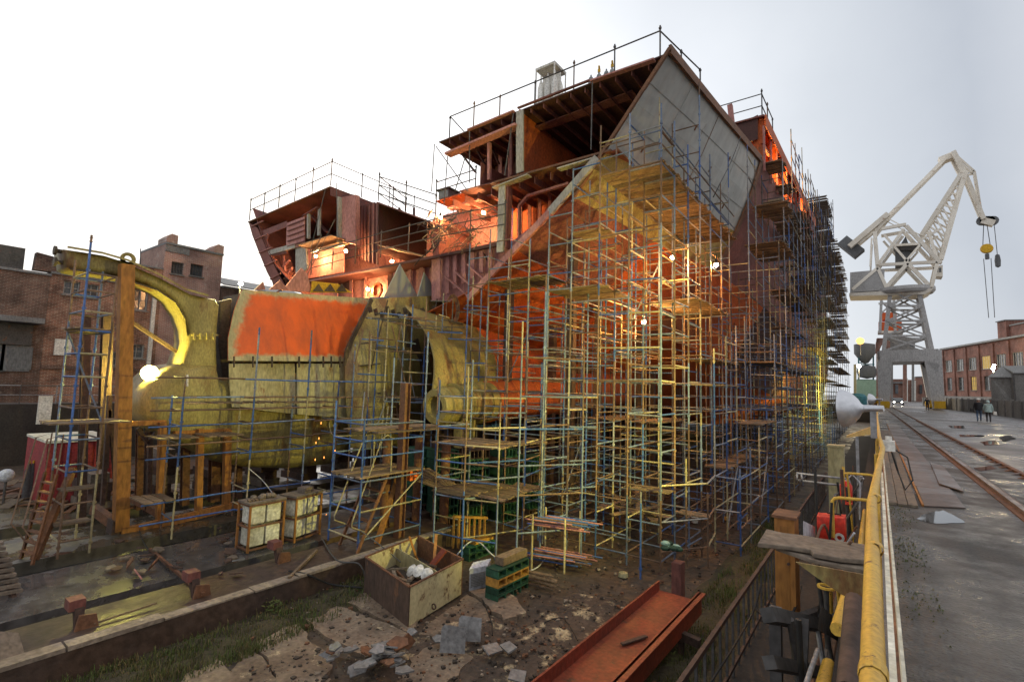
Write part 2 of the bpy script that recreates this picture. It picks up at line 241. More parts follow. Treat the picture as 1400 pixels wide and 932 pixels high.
# ---------------------------------------------------------------- mesh builder
class MB:
    def __init__(s): s.v = []; s.f = []; s.mi = []; s.m = 0
    def add(s, vs, fs):
        o = len(s.v); s.v += [tuple(x) for x in vs]
        for f in fs: s.f.append([o + i for i in f]); s.mi.append(s.m)
        return s
    def box(s, lo, hi):
        (a, b, c), (d, e, f) = lo, hi
        if a > d: a, d = d, a
        if b > e: b, e = e, b
        if c > f: c, f = f, c
        return s.add([(a, b, c), (d, b, c), (d, e, c), (a, e, c), (a, b, f), (d, b, f), (d, e, f), (a, e, f)],
                     [(3, 2, 1, 0), (4, 5, 6, 7), (0, 1, 5, 4), (1, 2, 6, 5), (2, 3, 7, 6), (3, 0, 4, 7)])
    def frame(s, p0, p1, up=(0, 0, 1)):
        p0, p1 = V(p0), V(p1); d = (p1 - p0).normalized(); u = V(up)
        if abs(d.dot(u)) > 0.98: u = V((0, 1, 0)) if abs(d.y) < 0.9 else V((1, 0, 0))
        a = d.cross(u).normalized(); b = a.cross(d).normalized(); return p0, p1, a, b
    def beam(s, p0, p1, w, h, up=(0, 0, 1), w1=None, h1=None):
        p0, p1, a, b = s.frame(p0, p1, up); w1 = w if w1 is None else w1; h1 = h if h1 is None else h1
        vs = [p0 + a * x * w / 2 + b * y * h / 2 for x, y in ((-1, -1), (1, -1), (1, 1), (-1, 1))] + [p1 + a * x * w1 / 2 + b * y * h1 / 2 for x, y in ((-1, -1), (1, -1), (1, 1), (-1, 1))]
        return s.add(vs, [(0, 1, 2, 3), (7, 6, 5, 4), (4, 5, 1, 0), (5, 6, 2, 1), (6, 7, 3, 2), (7, 4, 0, 3)])
    def ibeam(s, p0, p1, w, h, t=0.03, up=(0, 0, 1)):
        p0, p1, a, b = s.frame(p0, p1, up)
        for k in (-1, 1): s.beam(p0 + b * k * (h / 2 - t / 2), p1 + b * k * (h / 2 - t / 2), w, t, b)
        return s.beam(p0, p1, t, h - 2 * t, b)
    def tube(s, p0, p1, r, n=6, r1=None):
        p0, p1, a, b = s.frame(p0, p1); r1 = r if r1 is None else r1
        vs = []
        for p, q in ((p0, r), (p1, r1)):
            for i in range(n):
                t = 2 * math.pi * i / n; vs.append(p + a * math.cos(t) * q + b * math.sin(t) * q)
        fs = [(i, i + n, (i + 1) % n + n, (i + 1) % n) for i in range(n)] + [tuple(range(n)), tuple(range(2 * n - 1, n - 1, -1))]
        return s.add(vs, fs)
    def path(s, pts, r, n=6):
        pts = [V(p) for p in pts]; vs = []; N = len(pts); a = None
        for i, p in enumerate(pts):
            d = (pts[min(i + 1, N - 1)] - pts[max(i - 1, 0)]).normalized()
            if a is None:
                u = V((0, 0, 1)) if abs(d.z) < 0.9 else V((1, 0, 0)); a = d.cross(u).normalized()
            a = (a - d * a.dot(d)).normalized(); b = d.cross(a)
            for k in range(n):
                t = 2 * math.pi * k / n; vs.append(p + (a * math.cos(t) + b * math.sin(t)) * r)
        fs = [(i * n + k, i * n + (k + 1) % n, (i + 1) * n + (k + 1) % n, (i + 1) * n + k) for i in range(N - 1) for k in range(n)]
        fs += [tuple(range(n - 1, -1, -1)), tuple(range((N - 1) * n, N * n))]
        return s.add(vs, fs)
    def prism(s, pts, vec):
        pts = [V(p) for p in pts]; vec = V(vec); n = len(pts)
        return s.add(pts + [p + vec for p in pts], [tuple(range(n)), tuple(range(2 * n - 1, n - 1, -1))] + [(i, i + n, (i + 1) % n + n, (i + 1) % n) for i in range(n)])
    def lathe(s, prof, o, axis, n=16):
        o = V(o); _, _, a, b = s.frame(o, o + V(axis)); d = V(axis).normalized(); vs = []
        for r, h in prof:
            for k in range(n):
                t = 2 * math.pi * k / n; vs.append(o + d * h + (a * math.cos(t) + b * math.sin(t)) * r)
        return s.add(vs, [(i * n + k, i * n + (k + 1) % n, (i + 1) * n + (k + 1) % n, (i + 1) * n + k) for i in range(len(prof) - 1) for k in range(n)])
    def ball(s, c, r, n=8, m=6, sc=(1, 1, 1)):
        c = V(c); vs = []
        for j in range(m + 1):
            for k in range(n):
                t = math.pi * j / m; q = 2 * math.pi * k / n
                vs.append(c + V((math.sin(t) * math.cos(q) * r * sc[0], math.sin(t) * math.sin(q) * r * sc[1], math.cos(t) * r * sc[2])))
        return s.add(vs, [(j * n + k, (j + 1) * n + k, (j + 1) * n + (k + 1) % n, j * n + (k + 1) % n) for j in range(m) for k in range(n)])
    def grid(s, rows):
        n = len(rows[0]); vs = [p for r in rows for p in r]
        return s.add(vs, [(i * n + k, i * n + k + 1, (i + 1) * n + k + 1, (i + 1) * n + k) for i in range(len(rows) - 1) for k in range(n - 1)])
    def thick(s, rows, vec):
        """a sheet with thickness"""
        vec = V(vec); n = len(rows[0]); m = len(rows)
        s.grid(rows); s.grid([[V(p) + vec for p in r] for r in rows])
        edge = [rows[0][k] for k in range(n)] + [rows[i][n - 1] for i in range(1, m)] + [rows[m - 1][k] for k in range(n - 2, -1, -1)] + [rows[i][0] for i in range(m - 2, 0, -1)]
        for i in range(len(edge)):
            a, b = V(edge[i]), V(edge[(i + 1) % len(edge)]); s.add([a, b, b + vec, a + vec], [(0, 1, 2, 3)])
        return s
    def slab(s, pts, vec, bev=0.15):
        """extruded outline with rounded rims"""
        pts = [V(p) for p in pts]; vec = V(vec); n = len(pts); nv = vec.normalized()
        inn = []
        for i in range(n):
            e1 = (pts[i] - pts[i - 1]).normalized(); e2 = (pts[(i + 1) % n] - pts[i]).normalized()
            m = (e1 + e2).normalized().cross(nv); inn.append(m)
        ar = sum(((pts[i] - pts[0]).cross(pts[(i + 1) % n] - pts[0])).dot(nv) for i in range(n)); sg = -1 if ar > 0 else 1
        rings = []
        for q in (0, 30, 60, 90):
            t = math.radians(q); off = bev * (1 - math.sin(t)); dp = bev * (1 - math.cos(t))
            rings.append([pts[i] + inn[i] * sg * off + nv * dp for i in range(n)])
        L = vec.length
        for q in (90, 45, 0):
            t = math.radians(q); off = bev * (1 - math.sin(t)); dp = L - bev * (1 - math.cos(t))
            rings.append([pts[i] + inn[i] * sg * off + nv * dp for i in range(n)])
        vs = [p for r in rings for p in r]; k = len(rings)
        fs = [(j * n + i, j * n + (i + 1) % n, (j + 1) * n + (i + 1) % n, (j + 1) * n + i) for j in range(k - 1) for i in range(n)]
        fs += [tuple(range(n)), tuple(range(k * n - 1, (k - 1) * n - 1, -1))]
        return s.add(vs, fs)
    def mesh(s, name, mats, smooth=False):
        me = bpy.data.meshes.new(name); me.from_pydata(s.v, [], s.f)
        if not isinstance(mats, (list, tuple)): mats = [mats]
        for m in mats: me.materials.append(M[m] if isinstance(m, str) else m)
        if len(mats) > 1: me.polygons.foreach_set('material_index', s.mi)
        if smooth: me.polygons.foreach_set('use_smooth', [True] * len(me.polygons))
        bm = bmesh.new(); bm.from_mesh(me); bmesh.ops.recalc_face_normals(bm, faces=bm.faces); bm.to_mesh(me); bm.free()
        me.update(); return me
    def build(s, name, mats, parent=None, smooth=False, angle=40):
        me = s.mesh(name, mats, smooth)
        if smooth:
            try: me.set_sharp_from_angle(angle=math.radians(angle))
            except Exception: pass
        return link(name, me, parent)
def link(name, me, parent=None):
    o = bpy.data.objects.new(name, me); COL.objects.link(o)
    if parent: adopt(o, parent)
    return o
WM = {}
def wm(o):
    """world matrix without a depsgraph update"""
    b = Matrix.LocRotScale(o.location, o.rotation_euler if o.rotation_mode != 'QUATERNION' else o.rotation_quaternion, o.scale)
    return wm(o.parent) @ o.matrix_parent_inverse @ b if o.parent else b
def adopt(o, parent):
    o.parent = parent; o.matrix_parent_inverse = wm(parent).inverted(); return o
def tag(o, label=None, cat=None, group=None, kind=None):
    if label: o['label'] = label
    if cat: o['category'] = cat
    if group: o['group'] = group
    if kind: o['kind'] = kind
    return o
def thing(name, label, cat, loc=(0, 0, 0), group=None):
    o = bpy.data.objects.new(name, None); COL.objects.link(o); o.location = loc; o.empty_display_size = 0.2
    return tag(o, label, cat, group)
def struct(mb, name, mats): return tag(mb.build(name, mats), kind='structure')
def B(lo, hi): return MB().box(lo, hi)
def kids(o): return [c for c in COL.objects if c.parent is o]
def copy_tree(o, parent=None):
    c = o.copy(); COL.objects.link(c)
    if parent: c.parent = parent
    for k in kids(o): copy_tree(k, c)
    return c
# ================================================================ SETTING: ground, pit, quay
ZF = -3.3      # near pit floor
ZP = -2.8      # raised berth strip
# one sheet to the horizon, with the pit cut out of it as a real hollow
g = MB()
X0, X1, Y0, Y1 = -38.0, -0.12, -14.0, 118.0
for lo, hi in (((X1, -60, -0.5), (1500, 2500, 0)), ((-1500, -60, -0.5), (X0, 2500, 0)), ((X0, Y1, -0.5), (X1, 2500, 0)), ((X0, -60, -0.5), (X1, Y0, 0))): g.box(lo, hi)
struct(g, 'ground', 'asphalt')
struct(B((X0 - 1, Y0 - 1, ZF - 0.6), (X1 + 1, Y1 + 1, ZF)), 'pit_floor', 'pit')
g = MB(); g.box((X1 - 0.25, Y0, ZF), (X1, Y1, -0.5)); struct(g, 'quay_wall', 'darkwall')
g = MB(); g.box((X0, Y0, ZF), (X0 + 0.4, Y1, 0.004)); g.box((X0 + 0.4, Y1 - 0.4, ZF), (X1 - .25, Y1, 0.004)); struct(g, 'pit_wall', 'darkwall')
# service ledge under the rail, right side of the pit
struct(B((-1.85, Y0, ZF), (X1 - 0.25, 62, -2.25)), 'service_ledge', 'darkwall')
# berth: long strips parallel to the ship with drain channels between them
g = MB()
def strip(x0, x1, y0, y1, z0, z1): return B((x0, y0, z0), (x1, y1, z1))
struct(strip(-12.6, -10.95, -6, 12.3, ZF, ZP), 'berth_step', 'mudstrip')
struct(strip(-13.1, -12.6, -6, 12.3, ZF, ZP - 0.32), 'drain_channel', 'drust')
struct(strip(-15.7, -13.1, -6, 8.6, ZF, ZP - 0.02), 'berth_slab', 'wet'); struct(strip(-15.7, -13.1, 8.6, 14, ZF, ZP - 0.03), 'berth_slab', 'mudstrip')
struct(strip(-16.6, -15.7, -6, 9, ZF, ZP - 0.25), 'drain_channel', 'wetdark')
struct(strip(-19.2, -16.6, -6, 11, ZF, ZP + 0.05), 'berth_slab', 'wetpatch'); struct(strip(-19.2, -16.6, 11, 60, ZF, ZP - .1), 'berth_slab', 'pit')
struct(strip(-20.6, -19.2, -6, 11, ZF, ZP - 0.3), 'drain_channel', 'wetdark')
struct(strip(-26, -20.6, -6, 11, ZF, ZP + 0.02), 'berth_slab', 'wetpatch'); struct(strip(-26, -20.6, 11, 60, ZF, ZP - .12), 'berth_slab', 'pit')
struct(strip(-30, -27, -6, 40, ZF, ZP + 0.1), 'berth_slab', 'mudstrip')
# broken edge stones of the berth step
es = thing('berth_kerb', 'row of pale broken edge stones along the raised berth strip', 'kerb', (-11, 0, ZP))
y = -2.0
while y < 11.8:
    L = U(0.9, 1.7); h = U(0.03, 0.08)
    b = MB(); b.box((-11.22 + U(-.03, .03), y, ZP), (-10.93 + U(-.02, .03), y + L - 0.03, ZP + h)); b.build('stone', 'concrete', es); y += L
# puddles on the berth strips and quay: thin water sheets with ragged outline
def puddle(pts, z=0.004, name='puddle', zz=None):
    z = max(z, .013)
    cx = sum(p.x for p in pts) / len(pts); cy = sum(p.y for p in pts) / len(pts)
    out = []; n = len(pts)
    for i in range(n):
        a, b = pts[i], pts[(i + 1) % n]
        for k in range(5):
            t = k / 5; q = a.lerp(b, t); s = U(0.9, 1.08); out.append(V((cx + (q.x - cx) * s, cy + (q.y - cy) * s, 0)))
    m = MB(); top = [V((p.x, p.y, z)) for p in out]; m.add(top, [tuple(range(len(top)))])
    return struct(m, name, 'puddle')
for q in (((1365, 598), (1380, 595), (1390, 600), (1372, 604)), ((1340, 604), (1362, 602), (1366, 608), (1346, 609)), ((1262, 703), (1290, 698), (1322, 716), (1270, 716), (1252, 710)),
          ((1296, 582), (1318, 582), (1320, 586), (1300, 585)), ((1310, 594), (1346, 595), (1346, 597), (1312, 597)), ((1330, 640), (1356, 637), (1362, 641), (1340, 645))):
    puddle([P(*p, Z=0) for p in q])
# concrete slabs with open joints on the near floor
sl_ = thing('slab_paving', 'broken concrete slabs lying in the mud before the skip', 'paving', P(470, 880, Z=ZF))
for q in (((350, 880), (402, 858), (452, 905), (446, 940), (380, 940)), ((418, 848), (462, 832), (556, 868), (560, 885), (500, 905), (452, 880)), ((474, 826), (500, 812), (570, 850), (566, 872), (545, 862)),
          ((575, 868), (640, 815), (672, 838), (672, 850), (600, 880)), ((330, 900), (348, 888), (384, 945), (300, 945)), ((250, 930), (300, 905), (340, 950), (230, 950)), ((560, 905), (600, 880), (650, 905), (600, 945), (540, 945)), ((645, 812), (690, 800), (720, 840), (690, 852))):
    pts = []
    w = [P(*p, Z=ZF) for p in q]
    for i in range(len(w)):
        a, b_ = w[i], w[(i + 1) % len(w)]
        for k in range(7): pts.append(a.lerp(b_, k / 7) + V((U(-.06, .06), U(-.06, .06), 0)))
    m = MB(); m.prism([p + V((0, 0, 0.0)) for p in pts], (0, 0, U(0.05, 0.085))); m.build('concrete_slab', 'slab', sl_)
# moss bank under the berth step and mud heaps (uneven ground)
def mound(name, xs, ys, h, m, seed):
    rnd = random.Random(seed); b = MB(); nx, ny = 14, 40; rows = []
    for j in range(ny + 1):
        r = []
        for i in range(nx + 1):
            u, v = i / nx, j / ny
            e = math.sin(math.pi * u) ** 0.7 * min(1, v * 8, (1 - v) * 8)
            r.append(V((xs[0] + (xs[1] - xs[0]) * u, ys[0] + (ys[1] - ys[0]) * v, ZF - 0.03 + e * h * rnd.uniform(0.3, 1.0))))
        rows.append(r)
    b.grid(rows); return tag(b.build(name, m, smooth=True), kind='structure')
mound('moss_bank', (-11.1, -9.4), (-1, 10.6), 0.16, 'soil', 1)
mound('mud', (-4.0, -1.9), (2, 26), 0.22, 'soil', 2)
mound('mud', (-9.4, -4.8), (9.2, 14), 0.09, 'pit', 3)
mound('mud', (-6.6, -4.6), (6.5, 12), 0.11, 'sandy', 6)
mound('mud', (-8.6, -4.9), (5.4, 9.3), 0.10, 'sandy', 4)
# ---------------------------------------------------------------- grass and weeds
def grass(name, n, xr, yr, z, hmax, mats, dens=None, seed=3):
    rnd = random.Random(seed); b = MB(); cl = [(rnd.uniform(*xr), rnd.uniform(*yr)) for _ in range(max(6, n // 90))]
    for _ in range(n):
        c = rnd.choice(cl); x = rnd.gauss(c[0], 0.14); y = rnd.gauss(c[1], 0.28)
        if not (xr[0] <= x <= xr[1]): continue
        h = rnd.uniform(0.25, 1) * hmax; a = rnd.uniform(0, 6.28); w = 0.008; dx, dy = math.cos(a), math.sin(a); le = rnd.uniform(0.1, 0.6) * h
        b.m = 0 if rnd.random() < 0.65 else 1
        p = V((x, y, z)); q = V((x + dx * le * .35, y + dy * le * .35, z + h * .6)); t = V((x + dx * le, y + dy * le, z + h * .95)); s = V((-dy, dx, 0)) * w
        b.add([p - s, p + s, q + s * .8, q - s * .8, t], [(0, 1, 2, 3), (3, 2, 4)])
    return tag(b.build(name, mats), kind='stuff')
grass('grass', 9000, (-10.95, -9.3), (0.5, 10), ZF + .05, 0.16, ['leaf', 'leafdry'])
grass('grass', 9000, (-3.6, -1.95), (4, 24), ZF + .08, 0.24, ['leaf', 'leafdry'], seed=5)
grass('grass', 1500, (0.1, 0.4), (1.5, 10.5), 0.0, 0.028, ['leaf', 'leafdry'], seed=8)
def weed(p, s, seed):
    rnd = random.Random(seed); b = MB()
    for k in range(int(60 * s)):
        a = rnd.uniform(0, 6.28); r = rnd.uniform(0, .22) * s; c = p + V((math.cos(a) * r, math.sin(a) * r, rnd.uniform(.02, .22) * s)); d = V((rnd.gauss(0, 1), rnd.gauss(0, 1), rnd.gauss(0.4, .5))).normalized() * 0.05
        e = d.cross(V((0.3, 0.2, 1))).normalized() * 0.022
        b.add([c - d, c + e, c + d, c - e], [(0, 1, 2, 3)])
    return b
for i, (px, py, lab) in enumerate(((545, 785, 'leafy green weed against the berth step left of the skip'), (432, 800, 'small weed on the moss bank below the berth step'), (372, 835, 'low weed among grass at the bank foot'), (905, 905, 'bushy weed beside the red girder'))):
    tag(weed(P(px, py, Z=ZF + .08), 1.0, i).build('weed', 'leaf'), lab, 'weed', 'weeds on the pit floor')
# ================================================================ SHIP HULL
ship = thing('ship_hull', 'huge unfinished red primed ship hull with open stern and grey flared side plate', 'ship', (-20, 16, ZP))
CX = -20.0
# starboard shell lofted from sections at several stations (x from centreline outward, z)
SEC = [(16.0, [(-20, 4.6), (-17, 5.0), (-14.3, 5.8), (-11.7, 7.3), (-9.1, 9.0), (-7.7, 10.5), (-6.6, 11.9), (-5.44, 13.5)]),
       (21.0, [(-20, 3.2), (-17, 3.5), (-14.0, 4.2), (-10.6, 5.9), (-7.9, 8.4), (-6.6, 10.2), (-5.7, 11.8), (-4.95, 13.45)]),
       (26.4, [(-20, 1.9), (-17, 2.1), (-13.2, 2.8), (-9.2, 4.8), (-6.6, 8.0), (-5.6, 9.9), (-4.9, 11.6), (-4.36, 13.4)]),
       (33.0, [(-20, 0.4), (-17, 0.5), (-12, 0.9), (-7.6, 3.2), (-5.4, 7.0), (-4.9, 9.3), (-4.5, 11.6), (-4.3, 13.6)]),
       (42.0, [(-20, -1.0), (-17, -1.0), (-11, -.9), (-6.2, 1.4), (-4.8, 5.6), (-4.6, 8.6), (-4.5, 11.6), (-4.35, 15.8)]),
       (56.0, [(-20, -1.3), (-17, -1.3), (-10.4, -1.2), (-5.6, 0.4), (-4.7, 5.0), (-4.7, 9.0), (-4.7, 13), (-4.6, 18.0)]),
       (78.0, [(-20, -1.3), (-17, -1.3), (-10.6, -1.2), (-6.0, .6), (-5.2, 5.0), (-5.2, 10), (-5.2, 15), (-5.2, 21.0)]),
       (104.0, [(-20, -1.3), (-19, -1), (-17, .2), (-15, 2.4), (-13, 8), (-11, 13), (-9.5, 18), (-8.5, 24)])]
def sect(i, j): y, p = SEC[i]; return V((p[j][0], y, p[j][1]))
def shell(i, j, name, m, nu=4, nv=4, mirror=False):
    rows = []
    for a in range(nu + 1):
        r = []
        for b in range(nv + 1):
            u, v = a / nu, b / nv
            p = sect(i, j).lerp(sect(i + 1, j), u).lerp(sect(i, j + 1).lerp(sect(i + 1, j + 1), u), v)
            n = (sect(i, j + 1) - sect(i, j)).cross(sect(i + 1, j) - sect(i, j)).normalized()
            p = p + n * (0.05 if 0 else 0)
            if mirror: p.x = 2 * CX - p.x
            r.append(p)
        rows.append(r)
    c = sum((p for r in rows for p in r), V()) / ((nu + 1) * (nv + 1))
    rows = [[c + (p - c) * 0.9985 for p in r] for r in rows]
    n = (rows[0][-1] - rows[0][0]).cross(rows[-1][0] - rows[0][0]).normalized()
    ins = V((CX, rows[0][0].y, 9)) - c
    if n.dot(ins) < 0: n = -n
    return MB().thick(rows, n * 0.04).build(name, m, ship)
for i in range(len(SEC) - 1):
    for j in range(7):
        m = 'hullorange' if j < 4 else 'oxide'
        if i < 2 and j >= 4: m = 'greyplate'
        if i == 1 and j == 4: m = 'hullorange'
        if i < 2 and j == 4: m = 'cast'  # olive tone paints the yellow lamp light below the flare
        if i == 0 and j == 3: m = 'oxide'
        if i >= 3 and j >= 3: m = 'oxdark' if (i + j) % 3 == 0 else 'oxide'
        o = shell(i, j, 'hull_plate', m)
        if m == 'greyplate': o['label'] = 'grey primed plate of the flared starboard side'
            
    for j in range(7): shell(i, j, 'hull_plate', 'oxide', mirror=True)
# rusty rim along the flare plate's top and back edge
b = MB()
for i in range(2): b.beam(sect(i, 7) + V((0.02, 0, 0.0)), sect(i + 1, 7) + V((0.02, 0, 0.0)), 0.10, 0.34)
b.beam(sect(0, 7) + V((0.03, -.03, 0)), sect(0, 4) + V((.03, -.03, 0)), 0.12, 0.12)
b.build('plate_rim', 'rust', ship)
def flare(u, w):      # point on the flare plate, u aft to forward 0..2, w low to high 4..7
    i = min(1, int(u)); j = min(6, int(w)); a = sect(i, j).lerp(sect(i + 1, j), u - i); c = sect(i, j + 1).lerp(sect(i + 1, j + 1), u - i); return a.lerp(c, w - j) + V((.012, 0, -.004))
for u in (.45, .98, 1.5): MB().path([flare(u, 5 + k * .19) for k in range(11)], .012, 4).build('weld_seam', 'rust' if u == .98 else 'greyplate', ship)
for w in (5.62, 6.4): MB().path([flare(k * .2, w) for k in range(11)], .011, 4).build('weld_seam', 'greyplate', ship)
for k in range(7): MB().beam(flare(.3 + k * .22, 5.3 + (k % 3) * .5), flare(.3 + k * .22, 5.42 + (k % 3) * .5), .05, .06).build('lug', 'rust', ship)
b = MB()
for j in range(4, 7): b.beam(sect(2, j) + V((0.06, .03, 0)), sect(2, j + 1) + V((0.06, .03, 0)), 0.05, 0.5, (0, 1, 0))
b.build('seam_strip', 'rust', ship)
# frames on the underside seen through the staging
for y in (17.5, 19, 20.5, 22, 23.5, 25):
    i = 0 if y < 21 else 1; t = (y - SEC[i][0]) / (SEC[i + 1][0] - SEC[i][0]); b = MB()
    for j in range(1, 3):
        a = sect(i, j).lerp(sect(i + 1, j), t); c = sect(i, j + 1).lerp(sect(i + 1, j + 1), t)
        b.beam(a + V((0, 0, -.06)), c + V((0, 0, -.06)), 0.03, 0.12)
    b.build('shell_frame', 'hullorange', ship)
# --- helpers for the open stern end (everything stands in planes of its own depth)
def poly(name, px, Y, d, m, bev=None, parent=ship):
    pts = [P(*p, Y=Y) for p in px]
    return MB().prism(pts, (0, d, 0)).build(name, m, parent)
def bar(name, a, b, Y, w, h, m, Yb=None, up=(0, 1, 0)):
    return MB().beam(P(*a, Y=Y), P(*b, Y=Yb or Y), w, h, up).build(name, m, ship)
def wallx(name, px, y0, y1, m, t=0.04):      # longitudinal bulkhead from a vertical pixel edge, running back
    a, b = P(*px[0], Y=y0), P(*px[1], Y=y0); x = (a.x + b.x) / 2
    return B((x - t / 2, y0, min(a.z, b.z)), (x + t / 2, y1, max(a.z, b.z))).build(name, m, ship)
def deck(name, a, b, y0, y1, m, t=0.05):     # level deck sheet whose aft edge runs from pixel a to pixel b
    A, Bq = P(*a, Y=y0), P(*b, Y=y0)
    q = [A, Bq, V((Bq.x, y1, Bq.z)), V((A.x, y1, A.z))]
    return MB().prism(q, (0, 0, t)).build(name, m, ship)
def rib(x0, x1, y0, y1, z, n, h, m, name='deck_beam', axis='y'):
    for k in range(n):
        t = (k + .5) / n
        if axis == 'y': q = B((x0 + (x1 - x0) * t - .02, y0, z - h), (x0 + (x1 - x0) * t + .02, y1, z))
        else: q = B((x0, y0 + (y1 - y0) * t - .02, z - h), (x1, y0 + (y1 - y0) * t + .02, z))
        q.build(name, m, ship)
# ---- upper starboard block
zt = 13.36
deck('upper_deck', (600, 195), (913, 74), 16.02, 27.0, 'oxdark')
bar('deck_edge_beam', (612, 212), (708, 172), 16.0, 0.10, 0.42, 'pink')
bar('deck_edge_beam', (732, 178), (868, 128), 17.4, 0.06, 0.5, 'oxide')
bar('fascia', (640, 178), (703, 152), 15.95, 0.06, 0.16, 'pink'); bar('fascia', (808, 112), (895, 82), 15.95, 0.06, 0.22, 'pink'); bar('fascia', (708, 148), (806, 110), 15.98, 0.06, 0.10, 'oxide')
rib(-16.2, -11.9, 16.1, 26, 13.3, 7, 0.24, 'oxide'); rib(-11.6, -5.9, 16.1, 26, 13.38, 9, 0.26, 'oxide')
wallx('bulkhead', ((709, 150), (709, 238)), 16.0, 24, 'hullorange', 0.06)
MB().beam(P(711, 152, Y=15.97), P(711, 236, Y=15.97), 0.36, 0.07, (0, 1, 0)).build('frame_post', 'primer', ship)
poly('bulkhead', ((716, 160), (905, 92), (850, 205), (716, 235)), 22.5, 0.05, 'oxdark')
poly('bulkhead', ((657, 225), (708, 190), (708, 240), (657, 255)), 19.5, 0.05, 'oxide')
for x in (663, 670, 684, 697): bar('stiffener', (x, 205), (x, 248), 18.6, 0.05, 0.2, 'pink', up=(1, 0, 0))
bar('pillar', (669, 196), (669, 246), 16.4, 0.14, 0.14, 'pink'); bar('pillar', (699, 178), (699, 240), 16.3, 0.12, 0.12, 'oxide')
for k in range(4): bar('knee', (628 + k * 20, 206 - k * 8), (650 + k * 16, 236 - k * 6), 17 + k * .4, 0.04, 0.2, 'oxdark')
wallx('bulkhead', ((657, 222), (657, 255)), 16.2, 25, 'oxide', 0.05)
# ---- lower edge of the big dark opening and the second deck
deck('second_deck', (628, 262), (845, 205), 16.05, 26, 'oxide')
bar('deck_edge_beam', (676, 250), (836, 206), 16.0, 0.08, 0.16, 'rust')
bar('bracket_plate', (676, 258), (724, 240), 15.93, 0.05, 0.34, 'primer'); bar('bracket_plate', (764, 232), (812, 218), 15.93, 0.05, 0.30, 'primer')
rib(-16, -8.4, 16.2, 24, 10.35, 10, 0.3, 'oxide')
# grey web frame post and the portal frame behind it
MB().beam(P(687, 252, Y=15.9), P(684, 345, Y=15.9), 0.34, 0.10, (0, 1, 0)).build('frame_post', 'primer', ship)
MB().beam(P(697, 256, Y=16.05), P(694, 340, Y=16.05), 0.07, 0.3, (0, 1, 0)).build('frame_flange', 'oxide', ship)
poly('bulkhead', ((692, 250), (830, 208), (800, 260), (700, 345), (692, 345)), 18.6, 0.05, 'hullorange')
for k, x in enumerate((712, 724, 738, 752)): bar('stiffener', (x, 262 - k * 3), (x, 320 - k * 9), 18.2, 0.05, 0.18, 'oxide', up=(1, 0, 0))
bar('portal_frame', (710, 330), (710, 282), 16.9, 0.1, 0.16, 'pink'); bar('portal_frame', (710, 282), (722, 268), 16.9, 0.1, 0.16, 'pink'); bar('portal_frame', (722, 268), (778, 251), 16.9, 0.1, 0.16, 'pink')
poly('web_plate', ((735, 300), (752, 285), (752, 292), (744, 308)), 16.6, 0.04, 'primer')
# diagonal heavy stiffener along the V of the stern
MB().beam(P(817, 216, Y=15.85), P(752, 290, Y=15.85), 0.30, 0.14, (0, 1, 0)).build('diagonal_stiffener', 'primer', ship)
MB().beam(P(752, 290, Y=15.85), P(640, 408, Y=15.85), 0.26, 0.14, (0, 1, 0)).build('diagonal_stiffener', 'pink', ship)
# third deck flange and the ribbed pink bulkhead below
deck('third_deck', (425, 385), (690, 330), 16.1, 23, 'oxide', 0.04)
bar('deck_flange', (425, 384), (520, 366), 16.0, 0.10, 0.20, 'pink'); bar('deck_flange', (520, 366), (690, 333), 16.0, 0.10, 0.14, 'oxdark')
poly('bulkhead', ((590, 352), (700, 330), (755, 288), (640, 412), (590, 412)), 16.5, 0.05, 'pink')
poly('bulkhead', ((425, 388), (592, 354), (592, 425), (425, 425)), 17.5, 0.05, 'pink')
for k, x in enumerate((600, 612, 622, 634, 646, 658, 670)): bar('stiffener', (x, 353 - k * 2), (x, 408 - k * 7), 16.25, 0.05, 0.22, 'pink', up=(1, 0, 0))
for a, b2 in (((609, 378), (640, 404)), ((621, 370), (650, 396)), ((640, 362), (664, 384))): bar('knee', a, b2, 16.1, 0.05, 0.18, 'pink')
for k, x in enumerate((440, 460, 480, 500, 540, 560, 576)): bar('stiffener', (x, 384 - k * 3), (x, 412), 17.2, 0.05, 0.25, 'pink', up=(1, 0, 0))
for a in (((462, 380), (482, 377), (482, 398), (462, 398)), ((530, 366), (552, 362), (552, 400), (530, 400))): poly('recess_shade', a, 17.42, 0.03, 'oxdark')  # flat dark sheets paint the shade of recesses on the bulkhead
MB().lathe([(0.02, 0), (0.42, 0), (0.42, 0.12), (0.30, 0.12), (0.30, 0.02), (0.02, 0.02)], P(517, 397, Y=17.0), (0, -1, 0), 18).build('manhole_ring', 'orange', ship)
# ---- middle bay: lit wall, set-back deck and beams with lamp glow put into their colour
poly('bulkhead', ((600, 296), (675, 275), (690, 335), (600, 352)), 19.0, 0.05, 'pink')
poly('bulkhead', ((592, 300), (600, 296), (600, 360), (592, 362)), 16.6, 2.4, 'oxide')
deck('bay_deck', (596, 276), (676, 252), 17.2, 24, 'hullorange')
for k in range(6): bar('deck_beam', (604 + k * 12, 276 - k * 3.6), (602 + k * 12 + 14, 268 - k * 3.6), 17.3, 0.06, 0.22, 'orange', Yb=20)
bar('deck_edge_beam', (615, 286), (676, 268), 17.0, 0.08, 0.40, 'pink')
